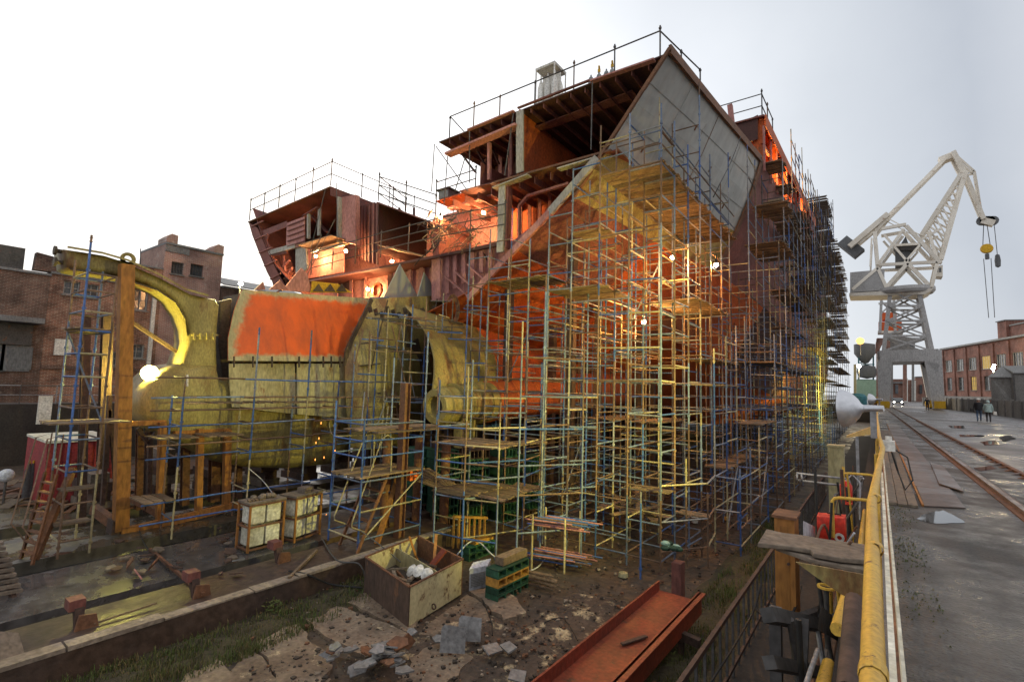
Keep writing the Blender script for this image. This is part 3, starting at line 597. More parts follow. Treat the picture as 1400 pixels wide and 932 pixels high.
# ---- corrugated bulkhead and dark box of the centre block
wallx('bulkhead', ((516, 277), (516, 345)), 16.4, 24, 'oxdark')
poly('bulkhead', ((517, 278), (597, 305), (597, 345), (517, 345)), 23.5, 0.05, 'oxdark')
pts = [P(486, 284, Y=19.5), P(516, 277, Y=16.4), P(516, 362, Y=16.4), P(486, 352, Y=19.5)]
MB().prism(pts, (0.04, 0.04, 0)).build('bulkhead', 'oxide', ship)
for k in range(6):
    t = (k + .5) / 6; a = pts[0].lerp(pts[1], t); c = pts[3].lerp(pts[2], t)
    MB().beam(a + V((.03, -.05, 0)), c + V((.03, -.05, 0)), 0.10, 0.16, (0, 1, 0)).build('stiffener', 'oxide', ship)
deck('block_roof', (516, 277), (597, 307), 16.35, 24, 'oxdark')
bar('fascia', (516, 277), (596, 306), 16.3, 0.06, 0.12, 'oxide')
for x in (536, 546, 566): bar('stiffener', (x, 284), (x, 345), 22.9, 0.06, 0.2, 'oxide', up=(1, 0, 0))
poly('bulkhead', ((426, 338), (600, 312), (600, 352), (520, 366), (426, 384)), 20.0, 0.05, 'pink')
for x in (445, 470, 490, 525, 545, 565): bar('stiffener', (x, 330), (x, 372), 19.8, 0.06, 0.2, 'pink', up=(1, 0, 0))
# ---- port block: curved outer side, ribs, two dark cells
deck('port_deck', (340, 304), (452, 256), 16.05, 26, 'oxide', 0.06)
bar('fascia', (340, 304), (452, 256), 16.0, 0.07, 0.14, 'rust')
pa, pb = P(452, 256, Y=16), P(492, 270, Y=16)
MB().prism([pa, pa + V((0, 9, 0)), pa + V((0, 9, -.5)), pa + V((0, 0, -.5))], (.06, 0, 0)).build('deck_side', 'oxide', ship)
side = [(340, 304), (345, 322), (354, 345), (365, 372), (377, 394)]
inner = [(352, 312), (358, 326), (367, 347), (378, 370), (392, 396)]
pts = [P(*p, Y=16.0) for p in side] + [P(*p, Y=16.0) for p in reversed(inner)]
MB().prism(pts, (0, 0.06, 0)).build('side_web', 'oxide', ship)
rows = [[P(*p, Y=16.0) + V((0, d, 0)) for d in (0, 3, 6, 9)] for p in side]
MB().thick(rows, (0.05, 0, 0)).build('hull_plate', 'oxide', ship)
for k in range(6):
    t = k / 5; y = 304 + 90 * t
    bar('stiffener', (344 + 34 * t ** 1.3, y + 6), (360 + 30 * t, y - 2), 15.97, 0.05, 0.1, 'pink')
poly('web_plate', ((392, 305), (416, 296), (416, 336), (391, 341)), 16.1, 0.06, 'pink')
for k in range(5): bar('stiffener', (393, 309 + k * 7), (416, 300 + k * 7.4), 16.04, 0.06, 0.06, 'oxide')
poly('web_plate', ((352, 318), (392, 302), (392, 310), (368, 320), (364, 330)), 16.1, 0.06, 'oxide'); poly('web_plate', ((364, 326), (370, 340), (392, 336), (392, 346), (362, 352)), 16.12, 0.06, 'oxide')
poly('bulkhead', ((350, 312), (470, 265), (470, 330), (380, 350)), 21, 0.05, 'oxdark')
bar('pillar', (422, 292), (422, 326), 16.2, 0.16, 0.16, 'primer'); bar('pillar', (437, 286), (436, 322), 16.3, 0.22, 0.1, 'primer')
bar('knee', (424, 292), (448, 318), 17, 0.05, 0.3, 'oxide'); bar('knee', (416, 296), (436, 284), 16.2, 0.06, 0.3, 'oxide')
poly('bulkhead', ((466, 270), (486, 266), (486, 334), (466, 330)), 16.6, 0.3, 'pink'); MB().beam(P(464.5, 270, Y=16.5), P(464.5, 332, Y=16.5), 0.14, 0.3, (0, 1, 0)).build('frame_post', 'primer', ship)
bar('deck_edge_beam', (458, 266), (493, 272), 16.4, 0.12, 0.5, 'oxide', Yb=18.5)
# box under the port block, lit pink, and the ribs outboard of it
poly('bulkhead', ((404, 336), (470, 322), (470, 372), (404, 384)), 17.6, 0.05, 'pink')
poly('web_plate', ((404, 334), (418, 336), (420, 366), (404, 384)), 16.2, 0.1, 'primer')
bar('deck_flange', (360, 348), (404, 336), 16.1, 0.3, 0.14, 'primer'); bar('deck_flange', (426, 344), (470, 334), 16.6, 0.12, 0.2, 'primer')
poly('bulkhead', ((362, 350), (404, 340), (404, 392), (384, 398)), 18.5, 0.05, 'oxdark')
for a, c, w in (((366, 356), (384, 372), .16), ((372, 380), (396, 356), .14), ((384, 388), (400, 366), .12), ((368, 362), (376, 392), .16), ((388, 350), (392, 392), .12)): bar('knee', a, c, 16.6, 0.08, w, 'pink')
deck('gangway', (405, 336), (452, 322), 15.6, 17.2, 'plank', 0.05); deck('gangway', (528, 337), (582, 351), 16.2, 17.6, 'plank', .05); deck('gangway', (515, 335), (540, 341), 16.0, 17.4, 'plank', .05)
# ---- upper side beyond the flare: open bulwark with brackets
for i in range(12):
    y = 27.2 + i * 2.1; zt2 = 15.9 + 0.17 * i
    b = MB(); b.prism([V((-4.3, y, zt2)), V((-6.6, y, zt2)), V((-6.6, y, zt2 - .9)), V((-5.0, y, zt2 - .7)), V((-4.5, y, zt2 - 2.2)), V((-4.3, y, zt2 - 2.2))], (0, 0.06, 0)); b.build('bulwark_bracket', 'hullorange', ship)
b = MB(); b.prism([V((-7.2, 26.9, 15.9)), V((-4.25, 26.9, 15.9)), V((-4.25, 52.5, 18.0)), V((-7.2, 52.5, 18.0))], (0, 0, 0.09)); b.build('bulwark_deck', 'oxide', ship)
b = MB(); b.prism([V((-4.22, 26.9, 15.95)), V((-4.22, 53, 18.08)), V((-4.22, 53, 17.3)), V((-4.22, 26.9, 15.3))], (.05, 0, 0)); b.build('bulwark_plate', 'hullorange', ship)
for k in range(13): MB().beam((-4.3, 27.0 + k * 2.05, 13.0 + .1 * k), (-4.3, 27.0 + k * 2.05, 15.4 + .16 * k), .09, .14).build('bulwark_post', 'pink', ship)
b = MB(); b.prism([V((-6.6, 27, 13.2)), V((-6.6, 52, 13.2)), V((-6.6, 52, 18)), V((-6.6, 27, 15.9))], (-.05, 0, 0)); b.build('bulkhead', 'hullorange', ship)
b = MB()
for zz in (14.6, 13.5): b.beam((-4.4, 27, zz), (-4.4, 52, zz + 1.4), 0.1, 0.14)
b.build('stringer', 'hullorange', ship)
poly('bulwark_end', ((1000, 175), (1036, 157), (1036, 190), (1010, 200)), 27.0, 0.06, 'oxdark')
bar('timber_post', (998, 144), (1001, 170), 24.5, 0.22, 0.22, 'pink')
# inner decks so that nothing is hollow from the side
B((-30, 26.5, 12.9), (-6.7, 100, 13.1)).build('weather_deck', 'oxdark', ship)
B((-34, 25.5, 4.6), (-7.2, 25.6, 13.2)).build('transverse_bulkhead', 'oxdark', ship)
# shaft bossings: starboard tube under the counter with rings, end casting with a bore
bossc = P(594, 556, X=-13.2); az = bossc.z
def boss(o, L):
    b = MB(); b.lathe([(0.28, .5), (0.40, 0), (0.62, 0), (0.66, 0.06), (0.66, .3), (0.74, .32), (0.74, .5), (0.70, .55), (0.74, 1.4), (0.80, 1.42), (0.80, 1.6), (0.76, 1.62), (0.82, L)], o, (0, 1, 0.055), 28)
    return b
bs = boss(bossc, 3.0).build('shaft_bossing', 'cast', ship, True)
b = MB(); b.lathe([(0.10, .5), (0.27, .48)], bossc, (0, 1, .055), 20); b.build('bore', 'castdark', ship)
b = MB(); o2 = bossc + V((0, 3.0, .165)); b.lathe([(0.82, 0), (0.86, .02), (0.86, .3), (0.83, .32), (0.86, 1.2), (0.9, 1.22), (.9, 1.5), (.88, 1.52), (0.92, 2.6), (.97, 2.62), (.97, 2.9), (.94, 2.92), (1.0, 6), (1.05, 6.02), (1.05, 6.3), (1.02, 6.32), (1.1, 14)], o2, (0, 1, .055), 28); b.build('shaft_bossing', 'hullorange', ship, True)
for k, (dy, r) in enumerate(((.9, .84), (1.9, .86), (2.5, .86))):
    MB().lathe([(r - .1, 0), (r, 0), (r, .1), (r - .1, .1)], bossc + V((0, dy, dy * .055)), (0, 1, .055), 28).build('ring', 'cast', ship)
for k in range(3):
    MB().prism([bossc + V((.35 + .0, .7 + k * .35, -.6)), bossc + V((.75, .7 + k * .35, -.5)), bossc + V((.72, .7 + k * .35, -1.5)), bossc + V((.4, .7 + k * .35, -1.5))], (0, .09, 0)).build('rib', 'cast', ship)
# fairing between bossing and hull (curved web plates) and the dark slab behind the casting
rows = []
for k in range(9):
    t = k / 8; r = []
    for s_ in range(7):
        u = s_ / 6; y = 13.25 + 9.7 * t
        top = V((-16.3 + 2.3 * t, y + 1.0, 5.1 - 1.5 * t)); bot = bossc + V((-.2, y - bossc.y, .62 + .04 * t))
        p = top.lerp(bot, u); p.x += 0.75 * math.sin(math.pi * u) * (1 - .4 * t); r.append(p)
    rows.append(r)
MB().thick(rows[:4], (-.08, 0, 0)).build('bossing_fairing', 'cast', ship, True); MB().thick(rows[3:], (-.08, 0, 0)).build('bossing_fairing', 'hullorange', ship, True)  # yellow light aft and orange glow forward are put into the colour
B((CX - .5, 15.2, ZF + .05), (CX + .5, 60, 4.2)).build('light_blind', 'drust', ship)  # added slab that blocks light leaking through under the hull
# --------- things standing on the decks
rk = thing('cylinder_rack', 'white cage of gas cylinders standing on the top deck edge', 'gas rack', P(750, 135, Y=18))
q0 = P(732, 140, Y=18.2); w, d, h = 1.0, .8, 1.15
q0 = V((q0.x, 18.2, 13.42)); sx = P(757, 140, Y=18.2).x - q0.x; h = P(732, 97, Y=18.2).z - q0.z
B(q0 + V((.02, .55, .05)), q0 + V((sx - .02, .6, h - .1))).build('back_panel', 'white', rk); B(q0 + V((-.03, -.03, h + .03)), q0 + V((sx + .03, 1.03, h + .08))).build('top_plate', 'white', rk)
for x in (0, sx):
    for y in (0, 1.0): MB().beam(q0 + V((x, y, 0)), q0 + V((x, y, h)), .05, .05).build('cage_post', 'white', rk)
for z in (h, h * .5, .05): 
    for a, c in (((0, 0), (sx, 0)), ((sx, 0), (sx, 1)), ((sx, 1), (0, 1)), ((0, 1), (0, 0))): MB().beam(q0 + V((a[0], a[1], z)), q0 + V((c[0], c[1], z)), .04, .05).build('cage_bar', 'white', rk)
cyl = None
for x in range(3):
    for y in range(2):
        c = MB().lathe([(.0, 0), (.14, 0), (.15, .03), (.15, h * .72), (.07, h * .82), (.035, h * .84), (.035, h * .92), (0, h * .92)], q0 + V((.12 + x * (sx - .24) / 2, .25 + y * .5, .06)), (0, 0, 1), 12).build('gas_cylinder', 'white', rk, True)
for k, (x, yel) in enumerate(((808, 0), (819, 1), (829, 0), (837, 1))):
    p = P(x, 108 - (x - 808) * .38, Y=16.5); p.z = 13.43; s = 1
    b_ = thing('gas_cylinder', ['leftmost grey gas cylinder without cap on the top deck edge', 'grey gas cylinder with yellow valve guard, left of the pair on the deck edge', 'capless grey gas cylinder between two yellow capped ones', 'rightmost grey gas cylinder with tall yellow valve guard on deck edge'][k], 'gas cylinder', p, 'gas cylinders on the deck edge')
    MB().lathe([(0, 0), (.11, 0), (.11, .38), (.08, .48), (.03, .54), (.03, .6), (0, .6)], p, (0, 0, 1), 12).build('body', 'tin', b_, True)
    if yel:
        MB().lathe([(.07, -.03), (.09, 0), (.07, .03)], p + V((0, 0, .78)), (1, .3, 0), 10).build('valve_guard', 'yellow', b_); MB().beam(p + V((0, 0, .58)), p + V((0, 0, .72)), .1, .05).build('valve', 'yellow', b_)
p = P(606, 268, Y=18); hb = thing('hatch_box', 'small grey box with dark lid on the middle deck', 'box', p)
B(p + V((-.35, 0, -.1)), p + V((.35, .7, .32))).build('body', 'tin', hb); B(p + V((-.45, -.1, .322)), p + V((.45, .8, .4))).build('lid', 'darktube', hb)

# shores and blocks under the bottom
for k in range(22):
    x, y = -19 + (k % 4) * 2.9 + U(-.4, .4), 17.5 + (k // 4) * 3.6 + U(-.5, .5); zt_ = 0
    for i in range(len(SEC) - 1):
        if SEC[i][0] <= y < SEC[i + 1][0]:
            t_ = (y - SEC[i][0]) / (SEC[i + 1][0] - SEC[i][0]); pr_ = [(lerp(p[0], q[0], t_), lerp(p[1], q[1], t_)) for p, q in zip(SEC[i][1], SEC[i + 1][1])]
            for p, q in zip(pr_, pr_[1:]):
                if p[0] <= x <= q[0]: zt_ = lerp(p[1], q[1], (x - p[0]) / (q[0] - p[0]))
    if zt_ - ZF < 1: continue
    t = thing('timber_shore', 'dark upright shore standing under the ship bottom behind the scaffold', 'shore', (x, y, ZF), 'shores under the ship'); MB().beam((x, y, ZF + .02), (x, y, zt_ - .05), .3, .3).build('post', 'drust', t); MB().box((x - .4, y - .4, ZF + .001), (x + .4, y + .4, ZF + .3)).build('foot_block', 'timber', t)
# ================================================================ STERN CASTING in front of the ship
XS = -18.0
sk = thing('stern_casting', 'massive rusty yellow lit stern casting with a curved arch and an orange primed plate', 'stern casting', (-18.8, 8, ZP))
def SX(pts, x=XS): return [P(*p, X=x) for p in pts]
arch = [(88, 340), (115, 344), (145, 349), (170, 357), (190, 366), (215, 377), (240, 390), (262, 402), (285, 407), (296, 409), (301, 418), (299, 440), (297, 470), (298, 500), (297, 540), (262, 540), (243, 508), (250, 488), (257, 468), (257, 450), (251, 430), (238, 410), (220, 397), (200, 388), (180, 381), (165, 378), (145, 374), (120, 372), (100, 368), (92, 364)]
MB().slab(SX(arch, -18.2), (-1.3, 0, 0), 0.14).build('arch', 'cast', sk, True, 60)
b = MB(); b.thick([SX([p], -17.95) + SX([p], -19.75) for p in ((92, 339), (140, 347), (175, 357), (215, 375), (255, 397), (285, 405))], (0, 0, .06)); b.build('arch_flange', 'cast', sk, True)
b = MB(); b.thick([SX([p], -17.95) + SX([p], -19.75) for p in ((96, 369), (140, 375), (180, 386), (215, 397), (240, 414), (253, 436), (256, 460))], (0, 0, .05)); b.build('arch_flange', 'castdark', sk, True)
body = [(200, 545), (207, 525), (225, 508), (243, 500), (262, 497), (300, 498), (306, 522), (360, 515), (480, 505), (500, 530), (498, 575), (482, 615), (456, 636), (400, 642), (340, 640), (300, 632), (250, 606), (212, 588), (199, 566)]
MB().slab(SX(body, -17.9), (-2.6, 0, 0), 0.45).build('lower_body', 'cast', sk, True, 60)
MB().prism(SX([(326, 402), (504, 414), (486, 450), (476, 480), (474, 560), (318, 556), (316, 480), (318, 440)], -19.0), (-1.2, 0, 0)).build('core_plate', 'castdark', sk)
MB().slab(SX([(301, 412), (317, 408), (312, 470), (318, 526), (306, 526), (299, 470)], -18.9), (-.8, 0, 0), .05).build('web', 'castdark', sk)  # dark slab painting the black gap between arch and plate
def patch(le, ri, x0, x1, bul, name, m, off=0.0, nu=12, nv=18, th=(-.05, 0, 0), ur=(0, 1), vr=(0, 1)):
    rows = []
    def at(c, t):
        t *= len(c) - 1; i = min(int(t), len(c) - 2); f = t - i; return (c[i][0] + (c[i + 1][0] - c[i][0]) * f, c[i][1] + (c[i + 1][1] - c[i][1]) * f)
    for i in range(nu + 1):
        u = lerp(*ur, i / nu); a, c = at(le, u), at(ri, u); r = []
        for k in range(nv + 1):
            v = lerp(*vr, k / nv); x = x0 + (x1 - x0) * u + bul * math.sin(math.pi * v) * (0.5 + .5 * u) + off
            r.append(P(a[0] + (c[0] - a[0]) * v, a[1] + (c[1] - a[1]) * v, X=x))
        rows.append(r)
    o = MB().thick(rows, th).build(name, m, sk, True, 60); me = o.data; lay = me.uv_layers.new(name='UVMap'); N = (nu + 1) * (nv + 1)
    for lp in me.loops:
        i = lp.vertex_index
        if i < 2 * N: lay.data[lp.index].uv = (lerp(*vr, (i % N) % (nv + 1) / nv), lerp(*ur, (i % N) // (nv + 1) / nu))
    return o
patch([(331, 396), (320, 425), (312, 462), (312, 493)], [(507, 408), (492, 440), (479, 466), (471, 494)], -18.6, -17.8, .25, 'shell_plate', 'paintedplate')
patch([(313, 497), (314, 528), (317, 556)], [(403, 497), (404, 530), (404, 566)], -17.8, -17.6, .1, 'lower_plate', 'castlight')
patch([(406, 497), (406, 530), (406, 566)], [(473, 497), (478, 530), (482, 572)], -17.75, -17.6, .1, 'lower_plate', 'castlight')
for x in (320, 346, 372, 409, 424, 442, 453, 465):      # weld strongbacks across the seam
    MB().beam(P(x, 487, X=-17.5), P(x, 502, X=-17.45), .03, .08, (1, 0, 0)).build('strongback', 'castdark', sk)
# rounded form running from the plate into the stern
patch([(507, 408), (492, 440), (479, 466), (471, 494), (474, 560), (480, 612)], [(646, 402), (640, 436), (630, 470), (612, 505), (590, 560), (545, 612)], -17.7, -17.0, .9, 'rounded_shell', 'cast', nv=16)
for k, pts_ in enumerate((((530, 410), (520, 450), (508, 500), (508, 560)), ((562, 408), (556, 450), (548, 500), (540, 570)), ((598, 406), (592, 440), (584, 480), (574, 520)))):
    MB().path([P(*p, X=-16.75 + .12 * k) for p in pts_], .03, 5).build('seam_bead', 'castdark', sk)
for k in range(16): a = (505 + k * 8, 418 + (k * 37 % 11)); MB().beam(P(*a, X=-16.85 + .1 * (k / 16)), P(a[0] + 2, a[1] + 9, X=-16.8 + .1 * (k / 16)), .04, .22, (1, 0, 0)).build('bracket', 'castdark', sk)
for y in (470, 500, 540): MB().beam(P(492, y, X=-16.9), P(520, y - 3, X=-16.5), .05, .14, (1, 0, 0)).build('bracket', 'castdark', sk)
MB().prism([P(*p, X=-16.75) for p in ((556, 470), (572, 462), (580, 500), (572, 540), (556, 545), (548, 510))], (-.04, 0, 0)).build('access_cover', 'castdark', sk)
b = MB(); pts = [P(*p, X=-17.3) for p in ((508, 409), (494, 438), (482, 462), (474, 480), (472, 500))]
for a, c in zip(pts, pts[1:]): b.beam(a, c, .16, .10, (1, 0, 0))
b.build('plate_edge', 'castdark', sk)
# gudgeon lugs and lifting eye on the arch
MB().lathe([(.10, -.03), (.2, -.03), (.2, .03), (.10, .03), (.10, -.03)], P(175, 354, X=-18.6), (1, 0, 0), 16).build('lifting_eye', 'cast', sk)
for y in (346, 361): MB().lathe([(0, 0), (.06, 0), (.06, .28), (.13, .3), (.13, .36), (0, .36)], P(96, y, X=-18.6), (0, -1, 0), 10).build('bolt', 'castdark', sk)
for k in range(4): MB().tube(P(266 + k * 9, 455, X=-17.9), P(266 + k * 9, 464, X=-17.9), .05, 8).build('bolt', 'cast', sk)
MB().beam(P(262, 458, X=-18), P(298, 458, X=-18), .1, .05).build('rib', 'cast', sk)
b = MB(); b.beam(P(256, 512, X=-17.7), P(256, 528, X=-17.7), .08, .04); b.build('label_plate', 'white', sk)
for q, m, x in ((((348, 396), (360, 385), (363, 396)), 'pink', -18.3), (((368, 396), (383, 383), (394, 396)), 'pink', -18.4), (((386, 397), (412, 366), (420, 374), (426, 399)), 'pink', -18.6), (((427, 384), (462, 388), (482, 400), (425, 400)), 'yellow', -18.5),
                (((524, 408), (547, 361), (573, 408)), 'greyplate', -18.6), (((571, 405), (580, 372), (606, 412)), 'greyplate', -17.8)):
    MB().prism([P(*p, X=x) for p in q], (-.05, 0, 0)).build('gusset_plate', m, sk)
for a in (428, 444, 460): MB().prism([P(*p, X=-18.43) for p in ((a, 398), (a + 8, 388), (a + 15, 399))], (-.04, 0, 0)).build('gusset_plate', 'castdark', sk)
# cradle of orange posts and beams carrying the casting
cr = thing('support_cradle', 'cradle of rust orange steel posts and beams under the stern casting', 'steel frame', (-17.8, 7, ZP))
def pst(a, c, X, w, m='post', h=None, name='post'): return MB().ibeam(P(*a, X=X), P(*c, X=X), w, h or w, .03, (1, 0, 0)).build(name, m, cr)
MB().beam(P(165, 724, X=-17.7), P(173, 362, X=-17.7), .33, .33, (1, 0, 0)).build('post', 'post', cr)
MB().beam(P(218, 714, X=-17.7), P(222, 577, X=-17.7), .18, .2, (1, 0, 0)).build('post', 'post', cr)
MB().beam(P(271, 704, X=-17.7), P(274, 586, X=-17.7), .17, .2, (1, 0, 0)).build('post', 'post', cr)
MB().beam(P(309, 694, X=-17.7), P(311, 588, X=-17.7), .2, .2, (1, 0, 0)).build('post', 'post', cr)
MB().beam(P(165, 728, X=-17.6), P(335, 688, X=-17.6), .16, .24).build('sill_beam', 'post', cr)
MB().beam(P(168, 579, X=-17.9), P(226, 577, X=-17.9), .2, .14).build('cap_beam', 'post', cr); MB().beam(P(238, 592, X=-17.9), P(314, 588, X=-17.9), .2, .14).build('cap_beam', 'post', cr)
pst((190, 696), (192, 585), -19.5, .2, 'rust'); pst((201, 700), (204, 590), -18.6, .18, 'drust'); pst((252, 690), (254, 600), -19, .22, 'rust'); pst((292, 685), (294, 600), -19.6, .3, 'rust'); pst((326, 680), (326, 610), -19.3, .2, 'rust')
MB().beam(P(128, 695, X=-19), P(165, 722, X=-17.7), .2, .26).build('sill_beam', 'rust', cr); MB().beam(P(180, 680, X=-19.4), P(222, 705, X=-17.8), .14, .2).build('sill_beam', 'rust', cr)
for a, c, X in (((188, 585), (202, 606), -18.3), ((218, 585), (202, 606), -18.3), ((205, 600), (203, 690), -18.3), ((150, 540), (140, 690), -18.6), ((150, 560), (160, 680), -18.6), ((180, 440), (255, 490), -18.9)):
    MB().beam(P(*a, X=X), P(*c, X=X), .1, .14, (1, 0, 0)).build('brace', 'drust', cr)
pst((110, 750), (118, 430), -19.4, .2, 'drust'); pst((147, 430), (140, 640), -19.2, .26, 'drust')
MB().beam(P(47, 765, X=-16.6), P(100, 640, X=-17.5), .13, .16).build('brace', 'rust', cr)
for x in (150, 213, 270): 
    MB().prism([P(x, 745, X=-17.6), P(x + 18, 745, X=-17.6), P(x + 14, 712, X=-17.6), P(x + 5, 712, X=-17.6)], (-.5, 0, 0)).build('foot_block', 'drust', cr)
b = MB(); b.lathe([(.0, 0), (.16, 0), (.10, .5), (.12, .62), (0, .62)], P(213, 752, X=-17.4), (0, 0, 1), 10); b.build('jack', 'galv', cr)
# ================================================================ SCAFFOLDING
PIPE = {}
def unit(kind, col):
    k = (kind, col)
    if k in PIPE: return PIPE[k]
    b = MB()
    if kind == 'pole':
        b.tube((0, 0, 0), (0, 0, 1), .027, 6)
        for z in (.12, .62): b.tube((0, 0, z), (0, 0, z + .03), .048, 5)
    elif kind == 'bigpole': b.tube((0, 0, 0), (0, 0, 1), .031, 6); b.tube((0, 0, .9), (0, 0, .95), .055, 5)
    elif kind == 'bigrail': b.tube((0, 0, 0), (0, 0, 1), .028, 5)
    elif kind == 'rail': b.tube((0, 0, 0), (0, 0, 1), .025, 5)
    elif kind == 'plank': b.box((-.5, -.5, 0), (.5, .5, 1))
    PIPE[k] = b.mesh(kind, col); return PIPE[k]
PCOL = ['blue', 'bluegrey', 'bluegrey', 'bluegrey', 'brown', 'brown', 'brown', 'galv', 'cream']
class Scaf:
    def __init__(s, name, label, loc, cat='scaffold', pal=None): s.t = thing(name, label, cat, loc, None); s.it = []; s.pal = pal or PCOL; s.big = ''
    def c(s): return random.choice(s.pal)
    def pole(s, p0, p1, seg=2.0, first=None):
        p0, p1 = V(p0), V(p1); L = (p1 - p0).length; d = (p1 - p0) / L; z = 0
        while z < L - .05:
            e = min(L, z + seg); s.it.append(('standard', s.big + 'pole', p0 + d * z, p0 + d * e, first or s.c(), 0, 0)); z = e; first = None
    def rail(s, p0, p1, col=None): s.it.append(('ledger', s.big + 'rail', V(p0), V(p1), col or s.c(), 0, 0))
    def plank(s, p0, p1, w=.22, t=.04, col='plank'): s.it.append(('plank', 'plank', V(p0), V(p1), col, w, t))
    def deck(s, x0, x1, y0, y1, z, along='y', col='plank', over=.12, miss=.0):
        a0, a1, b0, b1 = (x0, x1, y0, y1) if along == 'y' else (y0, y1, x0, x1)
        n = max(1, int(abs(a1 - a0) / .24)); w = (a1 - a0) / n
        for k in range(n):
            if random.random() < miss: continue
            a = a0 + w * (k + .5); u, v = b0 - over * U(0, 1.4), b1 + over * U(0, 1.4); zz = z + U(0, .02)
            nn = max(1, round((v - u) / 3.0))
            for q in range(nn):
                e, f = u + (v - u) * q / nn, u + (v - u) * (q + 1) / nn - .01
                if along == 'y': s.plank((a, e, zz), (a, f, zz), abs(w) - U(.02, .06), .04, col)
                else: s.plank((e, a, zz), (f, a, zz), abs(w) - U(.02, .06), .04, col)
    def done(s):
        from collections import defaultdict
        g = defaultdict(list)
        for i in s.it: g[i[0]].append(i)
        cs = 0
        for nm, L in g.items():
            L.sort(key=lambda i: ((i[2] + i[3]) / 2 - CAM).length / max(.3, (i[3] - i[2]).length))
            for i in L[:300]:
                _, kd, p0, p1, col, w, t = i
                o = bpy.data.objects.new(nm, unit(kd, col)); COL.objects.link(o)
                d = p1 - p0; o.rotation_mode = 'QUATERNION'
                if kd == 'plank':
                    zz = d.normalized(); xx = V((0, 0, 1)).cross(zz)
                    xx = xx.normalized() if xx.length > .05 else V((1, 0, 0)); yy = zz.cross(xx)
                    o.rotation_quaternion = Matrix((xx, yy, zz)).transposed().to_quaternion(); o.scale = (w, t, d.length)
                else: o.rotation_quaternion = d.to_track_quat('Z', 'Y'); o.scale = (1, 1, d.length)
                o.location = p0; o.parent = s.t; o.matrix_parent_inverse = Matrix.Translation(-s.t.location)
            if len(L) > 300:
                cols = sorted({i[4] for i in L[300:]}); b = MB()
                for i in L[300:]:
                    b.m = cols.index(i[4])
                    if i[1] == 'plank': b.beam(i[2], i[3], i[5], i[6])
                    else: b.tube(i[2], i[3], .024, 5)
                o = b.build('far_' + nm + 's' if False else nm, cols, s.t); o['kind'] = 'stuff'
def hullz(x, y):
    for i in range(len(SEC) - 1):
        if SEC[i][0] <= y <= SEC[i + 1][0] or (y < 16 and i == 0):
            t = max(0, (y - SEC[i][0]) / (SEC[i + 1][0] - SEC[i][0])); pr = [(lerp(p[0], q[0], t), lerp(p[1], q[1], t)) for p, q in zip(SEC[i][1], SEC[i + 1][1])]
            for p, q in zip(pr, pr[1:]):
                if p[0] <= x <= q[0]: return lerp(p[1], q[1], (x - p[0]) / max(.01, q[0] - p[0]))
    return 99
def gridscaf(s, xs, ys, ztop, z0, lev=1.0, skip=.2, first_lev=.3, diag=.0, cross=.3):
    T = {}
    for x in xs:
        for y in ys:
            zt = ztop(x, y)
            if zt - z0 < .8: continue
            T[x, y] = zt; s.pole((x, y, z0), (x, y, zt))
            s.it.append(('base_plate', 'plank', V((x, y, z0)), V((x, y, z0 + .02)), 'drust', .16, .16))
    for i, x in enumerate(xs):
        for j, y in enumerate(ys):
            if (x, y) not in T: continue
            for dx, dy, sk_ in ((1, 0, skip), (0, 1, cross)):
                k = (xs[i + 1], y) if dx and i + 1 < len(xs) else (x, ys[j + 1]) if dy and j + 1 < len(ys) else None
                if k is None or k not in T: continue
                zm = min(T[k], T[x, y]); z = z0 + first_lev
                while z < zm:
                    if random.random() > sk_:
                        zz = z + U(-.03, .03); s.rail((x, y, zz), (k[0], k[1], zz + U(-.02, .02)))
                    z += lev if random.random() > .15 else lev * .5
                if random.random() < diag:
                    za = U(z0, max(z0 + .1, zm - 2.2)); s.rail((x, y + .04, za), (k[0], k[1] + .04, za + 2))
    return T
# ---- S1 low scaffold round the shaft bossing
s = Scaf('low_scaffold', 'low scaffold with two plank platforms wrapped round the shaft bossing', (-9.8, 11.5, ZF), pal=['blue', 'cream', 'bluegrey', 'brown', 'cream'])
for x, y, zt in ((-10.75, 10.9, 1.9), (-9.7, 11.0, 2.3), (-8.7, 11.3, 1.3), (-10.75, 12.4, 2.6), (-8.9, 12.9, 3.2), (-12.2, 12.3, 2.0), (-9.2, 14.2, 2.6)): s.pole((x, y, ZF + .02), (x, y, zt))
for z in (-2.6, -1.5, -1.0, -.5, .02, .5, .95, 1.4):
    s.rail((-10.75, 10.9, z), (-9.7, 11.0, z)); s.rail((-10.75, 10.9, z), (-10.75, 12.4, z)); s.rail((-9.7, 11, z), (-8.9, 12.9, z))
    if z < .8: s.rail((-9.7, 11, z), (-8.7, 11.3, z)); s.rail((-12.2, 12.3, z), (-10.75, 12.4, z)); s.rail((-8.9, 12.9, z), (-9.2, 14.2, z))
s.deck(-10.8, -9.6, 10.9, 13.2, -1.42, 'x'); s.deck(-9.6, -8.7, 11.3, 13.8, -1.44, 'x'); s.deck(-11.0, -9.6, 11.0, 13.0, -.02, 'x'); s.deck(-9.5, -8.9, 11.2, 14, -.03, 'x')
for k in range(6): s.plank((-12.3 + k * .02, 11.1 + k * .17, -1.2 + k * .03), (-10.9, 11.5 + k * .12, -1.5), .14, .05)
s.done()
